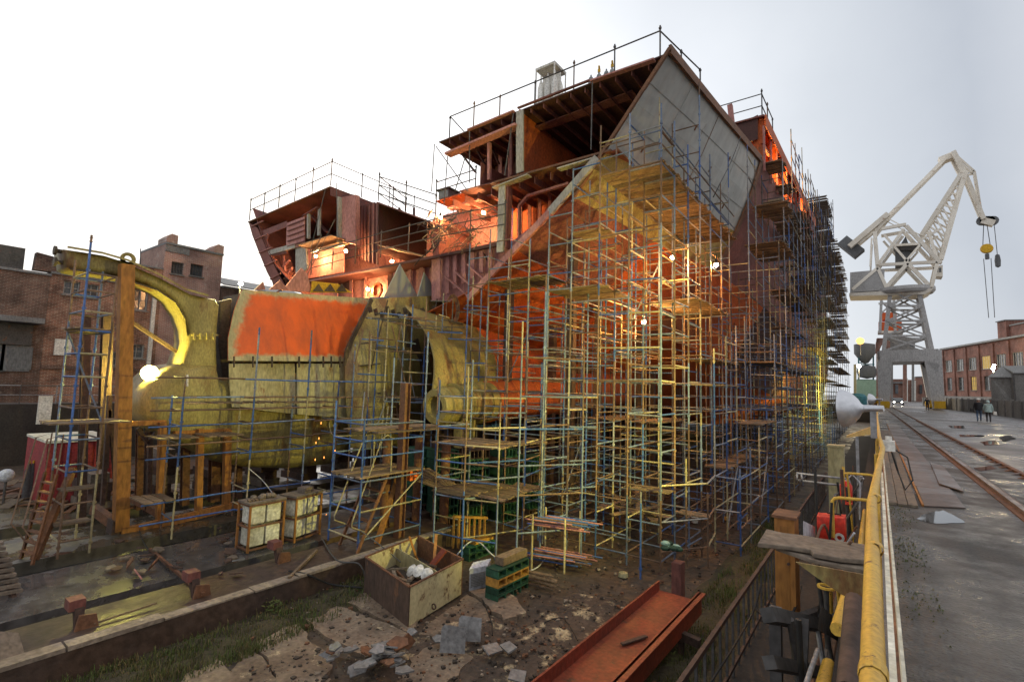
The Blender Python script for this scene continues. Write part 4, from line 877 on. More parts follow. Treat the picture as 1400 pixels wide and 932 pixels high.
# ---- S2 tall scaffold under the flare
s = Scaf('tall_scaffold', 'tall blue and rust scaffold standing before the open stern under the grey flare', (-8, 16, ZF))
tops = {-12.5: 7.2, -11.5: 7.6, -10.5: 8.2, -9.7: 6.9, -8.9: 7.9, -8.0: 9.1, -7.0: 10.3, -6.0: 10.4, -5.0: 10.4}
xs = list(tops); ys = [14.0, 15.2, 16.6, 18.0, 19.4, 21.0, 22.4]
def zt2(x, y):
    if y < 14.1: return tops[x]
    if y < 15.5: return tops[x] - (.0 if x > -9 else .8)
    if x >= -5.1: return {16.6: 10.2, 18.0: 13.2, 19.4: 11.0, 22.4: 12.3}.get(y, 10.4)
    return hullz(x, y) - .35
gridscaf(s, xs, ys, zt2, ZF, 1.0, .10, .35, .05, .2)
for x, y, zt in ((-8.0, 11.3, 3.6), (-8.15, 12.7, 5.2), (-7.5, 13.1, 5.2), (-6.9, 12.9, 3.0), (-5.3, 13.3, -1.0)): s.pole((x, y, ZF), (x, y, zt))
for z in (-2.2, -1.2, -.4, .6, 1.5, 2.6): s.rail((-8.0, 11.3, z), (-6.9, 12.9, z)); s.rail((-8.15, 12.7, z), (-8, 14, z)); s.rail((-7.5, 13.1, z), (-7, 14, z))
s.deck(-7.0, -5.0, 14.0, 23.4, 8.62, 'x'); s.deck(-9.0, -7.0, 14, 16.6, 5.05, 'x'); s.deck(-6.6, -5.0, 17.4, 22, 5.0, 'x'); s.deck(-11.5, -8.9, 14, 15.4, 5.55, 'y'); s.deck(-6.0, -5.0, 19, 24, 3.0, 'x', miss=.1)
s.deck(-8.0, -7.0, 14, 15.2, 6.9, 'x'); s.deck(-10.5, -6, 15.4, 17.4, 3.3, 'x', miss=.7); s.deck(-9.7, -6, 17.4, 21, .6, 'y', miss=.45)
for k in range(10): s.plank((U(-10, -5.4), U(15, 20), -2.4 + U(0, .3)), (U(-10, -5.4), U(15, 20), -2.4 + U(0, .3)), .2, .04)
s.deck(-6, -5, 14.3, 14.8, -1.15, 'x'); s.deck(-5.0, -4.2, 15.4, 15.9, -1.9, 'x')
for z in (9.15, 9.7): s.rail((-7, 14, z), (-6, 14, z)); s.rail((-6, 14, z), (-5, 14, z)); s.rail((-5, 14, z), (-5, 17.4, z)); s.rail((-5, 17.4, z), (-5, 23.4, z))
s.done()
s = Scaf('apron_scaffold', 'lower yellow lit scaffold apron spreading right of the tall scaffold foot', (-4.4, 20, ZF), pal=['blue', 'bluegrey', 'brown', 'cream', 'cream', 'galv'])
gridscaf(s, [-4.3, -3.55], [17.0, 18.6, 20.2, 21.8], lambda x, y: {-4.3: 3.2, -3.55: -.6}[x] + (y - 17) * .35, ZF, 1.0, .08, .35, .06, .1)
for x, y, zt in ((-4.6, 15.0, -.2), (-4.1, 15.4, -1.2), (-4.5, 16.2, 1.1)): s.pole((x, y, ZF), (x, y, zt))
for z in (-2.7, -1.9, -.9): s.rail((-5, 14, z), (-4.1, 15.4, z)); s.rail((-4.1, 15.4, z), (-4.3, 17, z)); s.rail((-4.6, 15, z), (-4.5, 16.2, z))
s.deck(-4.3, -3.55, 20.2, 23.6, .6, 'x'); s.deck(-5, -4.3, 17, 20.2, 2.0, 'x', miss=.2); s.deck(-5, -4.3, 18.6, 23.6, -.9, 'x', miss=.3)
s.done()
# ---- S3 side scaffold along the hull
s = Scaf('side_scaffold', 'long dense scaffold running along the starboard hull side into the distance', (-4, 30, ZF), pal=['blue', 'bluegrey', 'bluegrey', 'brown', 'brown', 'cream', 'darktube', 'galv'])
ys = [23.6 + 1.75 * k for k in range(18)]; xs = [-6.6, -5.6, -4.45, -3.5]
def zt3(x, y):
    if x < -5.5: return min(hullz(x, y) - .4, 8)
    if x == -4.45: return min(hullz(x, y) - .3, 13) if y < 27 else (hullz(x, y) - .2 if hullz(x, y) < 90 else 14)
    if y < 26: return 4.3 if y < 24 else 8.8
    return 15.6 + .08 * (y - 27) + U(.2, 1.6) if y > 29 else 13.5
gridscaf(s, xs, ys, zt3, ZF, 1.0, .06, .35, .08, .12)
for z in (1.0, 3.1, 5.2, 7.2, 9.3, 11.4, 13.5):
    for y0 in ys[:-1]:
        if z > 5 and y0 < 26: continue
        if random.random() < .75: s.deck(-4.4, -3.55, y0, y0 + 1.75, z, 'x', miss=.05)
s.deck(-5.4, -3.6, 23.6, 27.5, 3.12, 'x'); s.deck(-5.4, -3.6, 23.6, 30, 1.02, 'x')
s.deck(-4.7, -3.3, 26.2, 28.4, 11.0, 'x'); s.deck(-4.9, -3.4, 25.6, 29.5, 8.9, 'x')
s.done()
s = Scaf('end_scaffold', 'dark scaffold tower at the far end of the hull rising above the deck', (-4, 60, ZF), pal=['darktube', 'blue', 'darktube', 'brown', 'bluegrey'])
gridscaf(s, [-5.2, -3.5], [55.5, 58, 60.5, 63, 66], lambda x, y: 19.5 + (y - 55) * .42, ZF, 1.0, .1, .4, .1, .1)
gridscaf(s, [-3.8], [72, 77, 82, 88, 94, 100], lambda x, y: 20 - (y - 72) * .02, ZF, 1.0, .15, .4, .1, .3)
for z in range(-1, 23, 2):
    s.deck(-5.1, -3.5, 55.5, 63 if z > 19 else 66, z + .1, 'x', 'timber' if z % 4 else 'plank', miss=.1)
    s.deck(-5.1, -3.6, 72, 100, z + .1, 'x', 'plank', miss=.4)
s.done()
# ---- S4 left tower
s = Scaf('ladder_tower', 'slim four legged scaffold tower at the left end of the stern casting', (-16.8, 4, ZP), pal=['blue', 'bluegrey', 'brown', 'cream', 'brown'])
A, B_ = P(78, 764, Z=ZP), P(128, 760, Z=ZP); x0, y0, y1 = A.x, A.y, B_.y
for (x, y, zt, c) in ((x0, y0, 5.4, 'blue'), (x0, y1, 4.4, 'blue'), (x0 - 1.3, y0, 4.9, 'galv'), (x0 - 1.3, y1, 4.7, 'cream')): s.pole((x, y, ZP), (x, y, zt))
for z in (-2.4, -1.5, -.7, .1, .9, 1.7, 2.3, 2.9, 3.4, 3.95, 4.4):
    s.rail((x0, y0, z), (x0, y1, z)); s.rail((x0 - 1.3, y0, z), (x0, y0, z))
    if z > -1: s.rail((x0 - 1.3, y1, z), (x0, y1, z)); s.rail((x0 - 1.3, y0, z), (x0 - 1.3, y1, z))
s.deck(x0 - 1.4, x0, y0, y1, 2.95, 'y'); s.deck(x0 - 1.3, x0 + .1, y0 - .3, y1 + .5, .5, 'y', miss=.1); s.deck(x0 - .5, x0, y0, y1, -1.18, 'y'); s.deck(x0 - .5, x0, y0, y1, -2.02, 'y')
s.rail((x0 - 1.3, y0, 2.9), (x0, y1, .5)); s.done()
# ---- S5 scaffold along the casting
s = Scaf('casting_scaffold', 'open scaffold of long rails along the front of the stern casting', (-16.4, 8, ZP), pal=['brown', 'brown', 'cream', 'bluegrey', 'blue'])
XA = -16.2
pts = []
for px, yb, yt in ((236, 715, 520), (336, 700, 446), (412, 672, 450), (455, 665, 520), (475, 660, 470)):
    b0 = P(px, yb, X=XA); b1 = P(px + 4, yt, X=XA); pts.append((b0.y, b1.z)); s.pole((XA, b0.y, ZP), (XA, b0.y, b1.z))
    if px not in (455,): s.pole((XA - 1.1, b0.y + .1, ZP), (XA - 1.1, b0.y + .1, min(b1.z, 1.2)))
ya, yb = pts[0][0] - .8, pts[-1][0] + .9
for z in (-2.3, -1.75, -.55, -.15, .35, .8, 1.15, 1.75):
    c = 'blue' if z in (-2.3, -1.75, -.55) else None
    y = ya
    while y < yb - .3:
        e = min(yb, y + 2.5); s.rail((XA, y, z + U(-.02, .02)), (XA, e, z + U(-.05, .05)), c); y = e
    for p in pts: s.rail((XA - 1.1, p[0] + .1, z), (XA, p[0], z))
s.deck(XA - 1.0, XA - .1, ya + 1, yb - 1.5, .98, 'x', miss=.35); s.deck(XA - 1.0, XA, ya, ya + 2.6, .0, 'x', miss=.1); s.deck(XA - .9, XA, ya, ya + .8, -1.7, 'x')
s.done()
s = Scaf('inner_scaffold', 'tangled scaffold between the orange plate and the shaft bossing', (-15.4, 13, ZP), pal=['brown', 'cream', 'bluegrey', 'blue', 'darktube'])
for px, yb_, yt, X in ((498, 640, 455, -15.8), (520, 640, 420, -15.4), (541, 690, 428, -15.2), (571, 690, 405, -14.8), (600, 560, 400, -14.8), (615, 520, 408, -14.4), (636, 690, 375, -13.6), (662, 600, 400, -13.2), (690, 600, 395, -12.8), (509, 600, 436, -15.9), (532, 640, 470, -15.6), (556, 600, 415, -15.0), (586, 680, 430, -14.7), (650, 640, 380, -13.4), (676, 640, 400, -13.0)):
    q0, q1 = P(px, yb_, X=X), P(px + 3, yt, X=X); s.pole((X, q0.y, ZP), (X, q0.y, q1.z))
for k in range(84):
    X = U(-15.8, -13.2); px = lerp(495, 690, (X + 15.8) / 2.6) + U(-20, 20); y = U(405, 640); a = P(px, y, X=X)
    s.rail(a, a + V((U(-.1, .8), U(.4, 1.5), U(-.06, .06))))
for k in range(16):
    X = U(-15.8, -15); px = U(495, 560); a = P(px, U(420, 600), X=X); s.rail(a, a + V((U(-.3, .3), U(-.4, .6), U(-1.6, -1.0))), random.choice(('cream', 'brown', 'galv')))
s.deck(-15.8, -14.8, 12.6, 14.2, 1.2, 'x', miss=.2); s.deck(-15.8, -14.8, 13, 15, 3.0, 'x', miss=.2); s.done()
# ---- S8 small access scaffold with loop ladder
s = Scaf('access_scaffold', 'small blue scaffold with a plank landing beside the steep ladder with loop handrails', (-11.7, 9.5, ZP), pal=['blue', 'blue', 'bluegrey', 'cream'])
for x, y, zt in ((-11.4, 8.7, .75), (-11.35, 10.9, 3.4), (-12.9, 8.8, 1.2), (-12.9, 10.9, 2.6)): s.pole((x, y, ZP), (x, y, zt), first='blue')
for z in (-2.5, -1.75, -.95, -.3, .15, .6):
    s.rail((-11.4, 8.7, z), (-11.35, 10.9, z)); s.rail((-12.9, 8.8, z), (-11.4, 8.7, z)); s.rail((-12.9, 10.9, z), (-11.35, 10.9, z)); s.rail((-12.9, 8.8, z), (-12.9, 10.9, z))
s.deck(-12.9, -11.35, 8.75, 10.9, -.86, 'y'); s.deck(-12.9, -11.3, 9.2, 12.2, .35, 'y', miss=.2)
s.rail((-11.4, 8.7, -2.6), (-11.35, 10.9, -.95)); s.plank((-11.6, 9.5, ZP), (-12.1, 10.7, -.9), .16, .08, 'post'); s.done()
ld = thing('loop_ladder', 'steep steel ladder with two pale loop handrails leaning on the blue scaffold', 'ladder', P(478, 752, Z=ZP))
F0, F1 = P(464, 745, Z=ZP), P(488, 757, Z=ZP); w = F1 - F0
T0 = F0 + V((-.25, 1.15, 1.95)); T1 = T0 + w
MB().beam(F0, T0, .04, .09).build('stile', 'rust', ld); MB().beam(F1, T1, .04, .09).build('stile', 'rust', ld)
for k in range(1, 8): MB().beam(F0.lerp(T0, k / 8), F1.lerp(T1, k / 8), .14, .03).build('tread', 'rust', ld)
for a, t in ((F0, T0), (F1, T1)):
    p = a.lerp(t, .25); q = t
    MB().path([p + V((0, -.03, .02)), p + V((0, -.45, .22)), p + V((0, -.46, .34)), q + V((0, -.42, .7)), q + V((0, -.3, 1.0)), q + V((0, -.1, 1.1)), q + V((0, .06, 1.0)), q + V((0, .08, .0))], .022, 6).build('handrail', 'cream', ld)
# leaning stair ladder at the left tower
l2 = thing('stair_ladder', 'rusty stair ladder leaning up to the left scaffold tower', 'ladder', P(36, 768, Z=ZP))
F0, F1 = P(28, 766, Z=ZP), P(44, 772, Z=ZP); T0 = P(62, 645, X=F0.x - .5); T1 = T0 + (F1 - F0)
MB().beam(F0, T0, .04, .1).build('stile', 'rust', l2); MB().beam(F1, T1, .04, .1).build('stile', 'rust', l2)
for k in range(1, 9): MB().beam(F0.lerp(T0, k / 9), F1.lerp(T1, k / 9), .12, .03).build('tread', 'rust', l2)
for a, t in ((F0, T0), (F1, T1)): MB().path([a.lerp(t, .2), a.lerp(t, .2) + V((0, -.3, .5)), t + V((0, -.25, .9)), t + V((0, .05, 1.0)), t], .018, 5).build('handrail', 'brown', l2)
# ---- guard rails on the decks (each run a thing)
def guard(name, label, pts, h=1.25, n_r=3, post_at=None, base=.0):
    s = Scaf(name, label, pts[0], cat='guard rail', pal=['darktube', 'darktube', 'darktube', 'brown']); s.big = 'big'
    for a, b in zip(pts, pts[1:]):
        a, b = V(a), V(b); L = (b - a).length; n = max(1, round(L / 2.0))
        for k in range(n + 1):
            if k == n and (b is not V(pts[-1])) and tuple(b) != tuple(pts[-1]): continue
            p = a.lerp(b, k / n); s.pole(p + V((0, 0, base)), p + V((0, 0, h + U(0, .25))))
        for z in range(n_r):
            zz = h * (z + 1) / n_r - .02; s.rail(a + V((0, 0, zz)), b + V((0, 0, zz)))
    s.done()
pd = [P(341, 301, Y=16.2), P(452, 254, Y=16.2), P(452, 254, Y=16.2) + V((0, 6.5, 0))]
guard('deck_guard_rail', 'dark tube guard rail along the port block deck edge', pd, 1.5, 2)
pd = [P(517, 275, Y=16.6), P(595, 304, Y=16.6)]; q = pd[0]
guard('deck_guard_rail', 'dark tube guard rail on the roof of the centre block', [q + V((-1.2, 3, .0)), q, pd[1]], 1.4, 3)
q0, q1 = P(600, 193, Y=16.3), P(912, 74, Y=16.3); q0.z = q1.z = 13.42; q1.x += .1
guard('deck_guard_rail', 'thin guard rail along the top deck edge above the dark openings', [q0 + V((0, 2.5, 0)), q0 + V((.7, 0, 0)), q0.lerp(q1, .33), q0.lerp(q1, .66), q1 + V((-.35, 0, 0)), q1 + V((.2, 3, 0))], 1.15, 1)
guard('deck_guard_rail', 'guard rail tubes around the end of the raised bulwark deck', [V((-7.0, 27.2, 16)), V((-4.4, 27.2, 16)), V((-4.4, 30.5, 16.2))], 1.3, 2)
guard('deck_guard_rail', 'low rail along the lit set back deck in the middle of the stern', [P(596, 272, Y=17.3), P(650, 256, Y=17.3)], .9, 2)
guard('deck_guard_rail', 'sagging rails before the lit lower deck under the port block', [P(425, 376, Y=15.7), P(520, 352, Y=15.7), P(600, 335, Y=15.7), P(690, 320, Y=15.7)], 1.3, 3)
# ================================================================ LIT LAMPS, SOME OF THEM UNSEEN
def bulb(px, py, Y=None, X=None, r=.085, m='bulb', label='', cat='work lamp', drop=.25):
    p = P(px, py, Y=Y, X=X); t = thing('work_lamp', label, cat, p, 'bare work lamps on the ship')
    MB().ball(p, r, 10, 8).build('bulb', m, t, True)
    MB().lathe([(.0, .22), (.04, .2), (.045, .1), (.075, .06), (.085, .04), (.07, .062), (.04, .1)], p, (0, 0, 1), 8).build('socket', 'black', t)
    MB().tube(p + V((0, 0, .2)), p + V((0, .1, .2 + drop)), .01, 5).build('cable', 'black', t)
for a in ((432, 350, 16.9, 'leftmost work lamp under the port block gangway'), (473, 343, 16.9, 'work lamp before the pink bulkhead right of the port gangway'), (515, 352, 17.5, 'left lamp of the close pair under the dark box'), (536, 357, 17.2, 'right lamp of the close pair under the dark box'),
          (602, 297, 16.4, 'work lamp at the tangle of hoses in the middle bay'), (661, 291, 17.2, 'work lamp on the pink wall beside the grey web post'), (503, 395, 16.8, 'work lamp beside the round manhole ring')):
    bulb(a[0], a[1], Y=a[2], label=a[3])
bulb(920, 352, Y=15.9, label='work lamp glowing among tubes under the grey flare, left of two', r=.07, m='bulbhot')
bulb(979, 362, Y=19.5, label='work lamp glowing among tubes near the hull side, right of two', r=.08, m='bulbhot')
bulb(1038, 226, Y=29.5, X=None, label='unseen lamp added under the bulwark deck beyond the flare', r=.09, m='bulbhot')  # unseen lamp, added to turn the bulwark frames orange
for y, lab in ((34.5, 'lamp glowing between the bulwark brackets halfway along'), (43, 'farthest unseen lamp added between the bulwark brackets')):
    p = V((-5.6, y, 15.2 + (y - 27) * .08)); t = thing('work_lamp', lab, 'work lamp', p, 'bare work lamps on the ship'); MB().ball(p, .09, 10, 8).build('bulb', 'bulbhot', t, True); MB().tube(p, p + V((0, 0, .6)), .01, 5).build('cable', 'black', t)  # both unseen, added for the orange light inside the bulwark
p = P(880, 440, Y=18.6); t = thing('work_lamp', 'work lamp deep under the counter lighting the orange hull bottom', 'work lamp', p, 'bare work lamps on the ship'); MB().ball(p, .08, 10, 8).build('bulb', 'bulbhot', t, True); MB().tube(p, p + V((0, 0, .5)), .01, 5).build('cable', 'black', t)
# yellow flood lamp by the arch and the second one on its pole behind the plate
p = P(207, 510, X=-18.5); t = thing('flood_lamp', 'glaring yellow flood lamp hanging inside the arch of the stern casting', 'flood lamp', p)
MB().lathe([(.02, -.22), (.08, -.2), (.10, -.1), (.24, .02), (.23, .02), (.09, -.09), (.02, -.1)], p + V((-.16, 0, 0)), (1, -.35, 0), 16).build('reflector', 'silver', t, True)
MB().ball(p + V((.0, -.02, 0)), .09, 12, 8).build('bulb', 'flood', t, True)
MB().tube(p + V((-.3, .05, 0)), p + V((-.3, .05, -2.0)), .025).build('stand', 'darktube', t)
p = P(329, 388, X=-19.6); t = thing('flood_lamp', 'small glaring lamp on a pole at the top left corner of the orange plate', 'flood lamp', p)
MB().ball(p, .075, 10, 8).build('bulb', 'floodb', t, True); MB().tube(p + V((-.02, 0, -.08)), p + V((-.02, .0, -1.4)), .03).build('pole', 'darktube', t)
def dish(p, R, ax, lab, power=None, k=0):
    t = thing('dish_lamp', lab, 'dish lamp', p, None); ax = V(ax).normalized()
    o = p - ax * R * .75
    MB().lathe([(R * .16, -R * .15), (R * .24, 0), (R * .52, R * .16), (R * .8, R * .42), (R * .95, R * .7), (R, R * .85), (R * .985, R * .85), (R * .93, R * .7), (R * .78, R * .44), (R * .5, R * .19), (R * .2, R * .05), (0, R * .05)], o, ax, 28).build('reflector', 'silver', t, True, 60)
    MB().lathe([(0, -R * .95), (R * .15, -R * .95), (R * .19, -R * .15), (0, -R * .15)], o, ax, 14).build('housing', 'silver', t, True)
    MB().ball(o + ax * R * .35, R * .16, 10, 8).build('bulb', 'bulbpale', t, True)
    b = o - ax * R * .5
    MB().beam(b, b + V((0, 0, -R * 1.5)), .09, .05, (0, 1, 0)).build('bracket', 'galv', t)
    if power:
        l = bpy.data.lights.new('dish_beam', 'SPOT'); l.energy = power; l.color = (.98, .86, .16); l.spot_size = math.radians(100); l.spot_blend = .6; l.shadow_soft_size = .12
        lo = bpy.data.objects.new('dish_beam', l); COL.objects.link(lo); lo.location = o + ax * R * .85; lo.rotation_euler = (-V((-1, .35 if R < .38 else .9, .14))).to_track_quat('Z', 'Y').to_euler()
    return t
DP = P(1155, 558, X=-.47)
dish(DP, .33, (-1, .25, -.05), 'big silver dish lamp on the rail, nearest, its mouth lit yellow', DISHW)
dish(P(1190, 546, X=-.40), .40, (-1, .3, -.05), 'second silver dish lamp farther along behind the teal cover', DISHW * 1.0)
tb = P(1172, 551, X=-.75); t = thing('lamp_cover', 'teal metal drum between the two silver dish lamps', 'drum', tb)
MB().lathe([(0, 0), (.34, 0), (.36, .1), (.36, .5), (.25, .62), (0, .65)], tb + V((0, 0, -.2)), (0, 0, 1), 16).build('drum', 'teal', t, True)
# far lamps
for px, py, D, r, m, lab in ((1176, 466, 100, .62, 'sodium', 'big orange sodium lamp glaring beside the far scaffold end'), (1174, 500, 100, .3, 'bulbpale', 'small pale lamp before the mint panel in the distance'), (1358, 503, 95, .25, 'bulbpale', 'yellow lamp at the peak of the grey shed'), (1359, 499, 95, .18, 'bulbpale', 'smaller yellow lamp just above the shed peak lamp')):
    p = P(px, py, D=D * .9); t = thing('far_lamp', lab, 'lamp', p); MB().ball(p, r, 10, 8).build('bulb', m, t, True); MB().beam(p + V((0, r, 0)), p + V((0, r + .1, -2.5)), .12, .12).build('mast', 'galv', t)
# ================================================================ BUILDINGS ON THE LEFT BANK
def facade(o, u, Wd, H, holes, th, n, name, m, parent):
    """wall with real window openings: o origin, u along, z up, n outward"""
    o, u, n = V(o), V(u).normalized(), V(n).normalized(); us = sorted({0, Wd, *[h[0] for h in holes], *[h[1] for h in holes]}); vs = sorted({0, H, *[h[2] for h in holes], *[h[3] for h in holes]})
    b = MB(); Z = V((0, 0, 1))
    for a, c in zip(us, us[1:]):
        for d, e in zip(vs, vs[1:]):
            mu, mv = (a + c) / 2, (d + e) / 2
            if any(h[0] < mu < h[1] and h[2] < mv < h[3] for h in holes): continue
            b.add([o + u * a + Z * d, o + u * c + Z * d, o + u * c + Z * e, o + u * a + Z * e], [(0, 1, 2, 3)])
    for h in holes:
        q = [o + u * h[0] + Z * h[2], o + u * h[1] + Z * h[2], o + u * h[1] + Z * h[3], o + u * h[0] + Z * h[3]]
        for i in range(4): b.add([q[i], q[(i + 1) % 4], q[(i + 1) % 4] - n * th, q[i] - n * th], [(0, 1, 2, 3)])
    w = b.build(name, m, parent)
    return w
def window(o, u, n, h, parent, nx=2, ny=2, fm='white', pm='pane', dep=.18):
    o, u, n = V(o), V(u).normalized(), V(n).normalized(); Z = V((0, 0, 1)); b = MB()
    def pt(a, c, d=0): return o + u * a + Z * c - n * (dep + d)
    f = .07
    for a in (h[0] + f / 2, h[1] - f / 2): b.beam(pt(a, h[2]), pt(a, h[3]), f, .08, n)
    for c in (h[2] + f / 2, h[3] - f / 2): b.beam(pt(h[0] + f, c), pt(h[1] - f, c), .08, f)
    for k in range(1, nx): a = lerp(h[0], h[1], k / nx); b.beam(pt(a, h[2] + f, .01), pt(a, h[3] - f, .01), .05, .06, n)
    for k in range(1, ny): c = lerp(h[2], h[3], k / ny); b.beam(pt(h[0] + f, c, .015), pt(h[1] - f, c, .015), .05, .05)
    w = b.build('window', fm, parent)
    g = MB().add([pt(h[0], h[2], .06), pt(h[1], h[2], .06), pt(h[1], h[3], .06), pt(h[0], h[3], .06)], [(0, 1, 2, 3)]).build('pane', pm, w)
    s = MB().beam(pt(h[0] - .08, h[2] - .06, -dep - .03), pt(h[1] + .08, h[2] - .06, -dep - .03), .16, .09).build('sill', 'wallconc', w)
    return w
XB = -40.0
def fy(px, py): q = P(px, py, X=XB); return q.y, q.z
def block(name, label, pxl, pxr, ztop, m, wins, dep=9, zb=0.0, x=XB, fm='white', nx=2, roofm='roof', wallname='wall'):
    y0, y1 = P(pxl, 480, X=x).y, P(pxr, 480, X=x).y
    t = thing(name, label, 'building', (x, (y0 + y1) / 2, zb))
    hs = []
    for (a, b_, c, d) in wins:
        q0, q1 = P(a, c, X=x), P(b_, d, X=x); hs.append((q0.y - y0, q1.y - y0, min(q0.z, q1.z) - zb, max(q0.z, q1.z) - zb))
    o = V((x, y0, zb)); facade(o, (0, 1, 0), y1 - y0, ztop - zb, hs, .3, (1, 0, 0), wallname, m, t)
    b = MB(); b.add([V((x, y0, zb)), V((x, y0, ztop)), V((x - dep, y0, ztop)), V((x - dep, y0, zb))], [(0, 1, 2, 3)]); b.add([V((x, y1, zb)), V((x, y1, ztop)), V((x - dep, y1, ztop)), V((x - dep, y1, zb))], [(0, 1, 2, 3)]); b.build('side_wall', 'brickside', t)
    B((x - dep, y0 - .02, ztop), (x + .12, y1 + .02, ztop + .14)).build('roof', roofm, t)
    B((x - dep, y0 + .1, zb), (x - .5, y1 - .1, zb + .1)).build('floor', 'darkwall', t)
    for h in hs: window(o, (0, 1, 0), (1, 0, 0), h, t, nx, 2, fm)
    return t, y0, y1
M['brickside'] = brickmat('side wall brick', (0.30, 0.15, 0.11), (0.24, 0.11, 0.085), (0.36, 0.32, 0.28), 0, 0.6)
t, y0, y1 = block('workshop', 'low sooty brick workshop with a flat canopy over grey steel gates', -60, 58, 7.55, 'brickD', [])
B((XB + .05, y0, 4.55), (XB + 1.5, y1 - .3, 4.85)).build('canopy', 'roof', t); B((XB + .02, P(0, 430, X=XB).y, 3.3), (XB + .35, P(46, 430, X=XB).y, 4.5)).build('shutter_box', 'darktube', t)
for a, c in ((-22, 5), (6, 41)):
    q0, q1 = P(a, 445, X=XB + .1), P(c, 508, X=XB + .1); B((XB + .06, q0.y, q1.z), (XB + .16, q1.y - .05, 3.28)).build('gate_leaf', 'gate', t)
q = P(11, 490, X=XB + .2); B((XB + .165, q.y, q.z - .6), (XB + .19, q.y + 1.0, q.z + .7)).build('wicket_door', 'gate', t)
B((XB - 5, y0, 7.7), (XB - .2, y1 - 1.2, 9.0)).build('roof_lantern', 'darktube', t)
t, y0, y1 = block('factory', 'long old red brick factory with small dark windows on the far bank', 58, 213, 7.72, 'brickL', [(88, 108, 383, 404), (116, 134, 387, 408), (183, 201, 395, 425), (106, 122, 478, 512), (152, 160, 480, 500), (178, 196, 470, 490)], fm='tin')
B((XB + .05, y0, 2.0), (XB + .16, y1, 2.22)).build('string_course', 'brickD', t)
q0, q1 = P(75, 463, X=XB), P(96, 486, X=XB); B((XB + .03, q0.y, q1.z), (XB + .12, q1.y, q0.z)).build('white_panel', 'white', t)
q = P(66, 356, X=XB); MB().prism([V((XB + .1, q.y - .6, 7.8)), V((XB + .1, q.y + 1.1, 7.8)), V((XB + .1, q.y + .2, 8.75)), V((XB + .1, q.y - .55, 8.85))], (-.6, 0, 0)).build('parapet_horn', 'brickD', t)
for px in (190,):
    q = P(px, 366, X=XB - 3); B((q.x - .7, q.y - .8, 7.8), (q.x + .7, q.y + .8, 8.6)).build('roof_vent', 'tin', t)
    for k in range(4): MB().beam((q.x + .7, q.y - .7 + k * .46, 8.6), (q.x + .7, q.y - .7 + k * .46, 9.0), .08, .08).build('vent_post', 'darktube', t)
    MB().prism([V((q.x - .9, q.y - 1.0, 9.0)), V((q.x + .9, q.y - 1, 9.0)), V((q.x + .5, q.y, 9.35)), V((q.x - .5, q.y, 9.35))], (0, 2, 0)).build('vent_roof', 'darktube', t)
MB().tube(P(192, 362, X=XB), P(192, 340, X=XB), .03).build('aerial', 'darktube', t)
B((XB + .02, P(207, 420, X=XB).y, 0), (XB + .2, P(212, 420, X=XB).y, 7.6)).build('drainpipe', 'white', t)
zz_ = P(205, 366, X=XB).z
q0, q1 = P(150, 480, X=XB).y, y1
B((XB + .03, q0, 7.88), (XB - 6, q1 - .03, zz_)).build('attic_wall', 'brickL', t); B((XB + .13, q0 - .05, zz_), (XB - 6.1, q1 - .03, zz_ + .12)).build('attic_roof', 'roof', t)
t, y0, y1 = block('stair_tower', 'pale red brick tower with two barred windows and stepped parapet corners', 213, 294, 11.0, 'brickT', [(235, 250, 357, 376), (261, 277, 360, 379), (228, 244, 404, 422)], dep=5, fm='darktube', nx=4)
for y in (y0, y1 - .7): MB().prism([V((XB + .08, y, 11.1)), V((XB + .08, y + .7, 11.1)), V((XB + .08, y + .7, 11.75)), V((XB + .08, y + .3, 11.8)), V((XB + .08, y, 11.5))], (-1.6, 0, 0)).build('parapet_corner', 'brickT', t)
B((XB + .02, y0, 10.5), (XB + .06, y0 + 1.5, 10.95)).build('render_patch', 'wallconc', t)
t, y0, y1 = block('annex', 'low dark brick annex right of the tower under a sheet roof', 297, 420, 8.6, 'brickD', [(300, 316, 420, 440)], dep=7)
MB().prism([V((XB + .3, y0, 8.75)), V((XB + .3, y1, 8.75)), V((XB - 3.5, y1, 9.9)), V((XB - 3.5, y0, 9.9))], (0, 0, .08)).build('sheet_roof', 'tin', t)
for k in range(5): MB().beam((XB + .35, y0 + .2 + k * .5, 7.6), (XB + 1.4, y0 + .2 + k * .5, 6.9), .25, .05).build('awning_strip', 'white' if k % 2 == 0 else 'redsteel', t)
# left bank rails, white board, container, bottles, hydrant like things
s = Scaf('bank_railing', 'long low pipe railing along the dark far quay edge', (-38, 8, 0), cat='railing', pal=['darktube', 'galv'])
for k in range(16): s.pole((-37.9, 0 + k * 1.5, 0), (-37.9, 0 + k * 1.5, 1.05))
for z in (.5, 1.02): 
    for k in range(15): s.rail((-37.9, k * 1.5, z), (-37.9, k * 1.5 + 1.5, z))
s.done()
q0, q1 = P(53, 541, X=-36), P(68, 579, X=-36); tag(B((-36, q0.y, q1.z), (-35.9, q1.y, q0.z)).build('notice_board', 'white'), 'white board leaning by the far dark pit wall', 'board')
q = P(68, 660, Z=ZP); t = thing('container', 'red steel container behind the left scaffold tower', 'container', (-24, q.y, ZP))
q0, q1 = P(65, 606, X=-23), P(158, 606, X=-23); zt_ = P(65, 606, X=-23).z
B((-26, q0.y, ZP + .02), (-23, q1.y, zt_)).build('body', 'container', t)
for k in range(9): y = lerp(q0.y + .1, q1.y - .1, k / 8); B((-22.995, y - .07, ZP + .1), (-22.94, y + .07, zt_ - .05)).build('rib', 'container', t)
B((-26.03, q0.y - .03, zt_ + .002), (-22.92, q1.y + .03, zt_ + .09)).build('top_rim', 'dirtywhite', t)
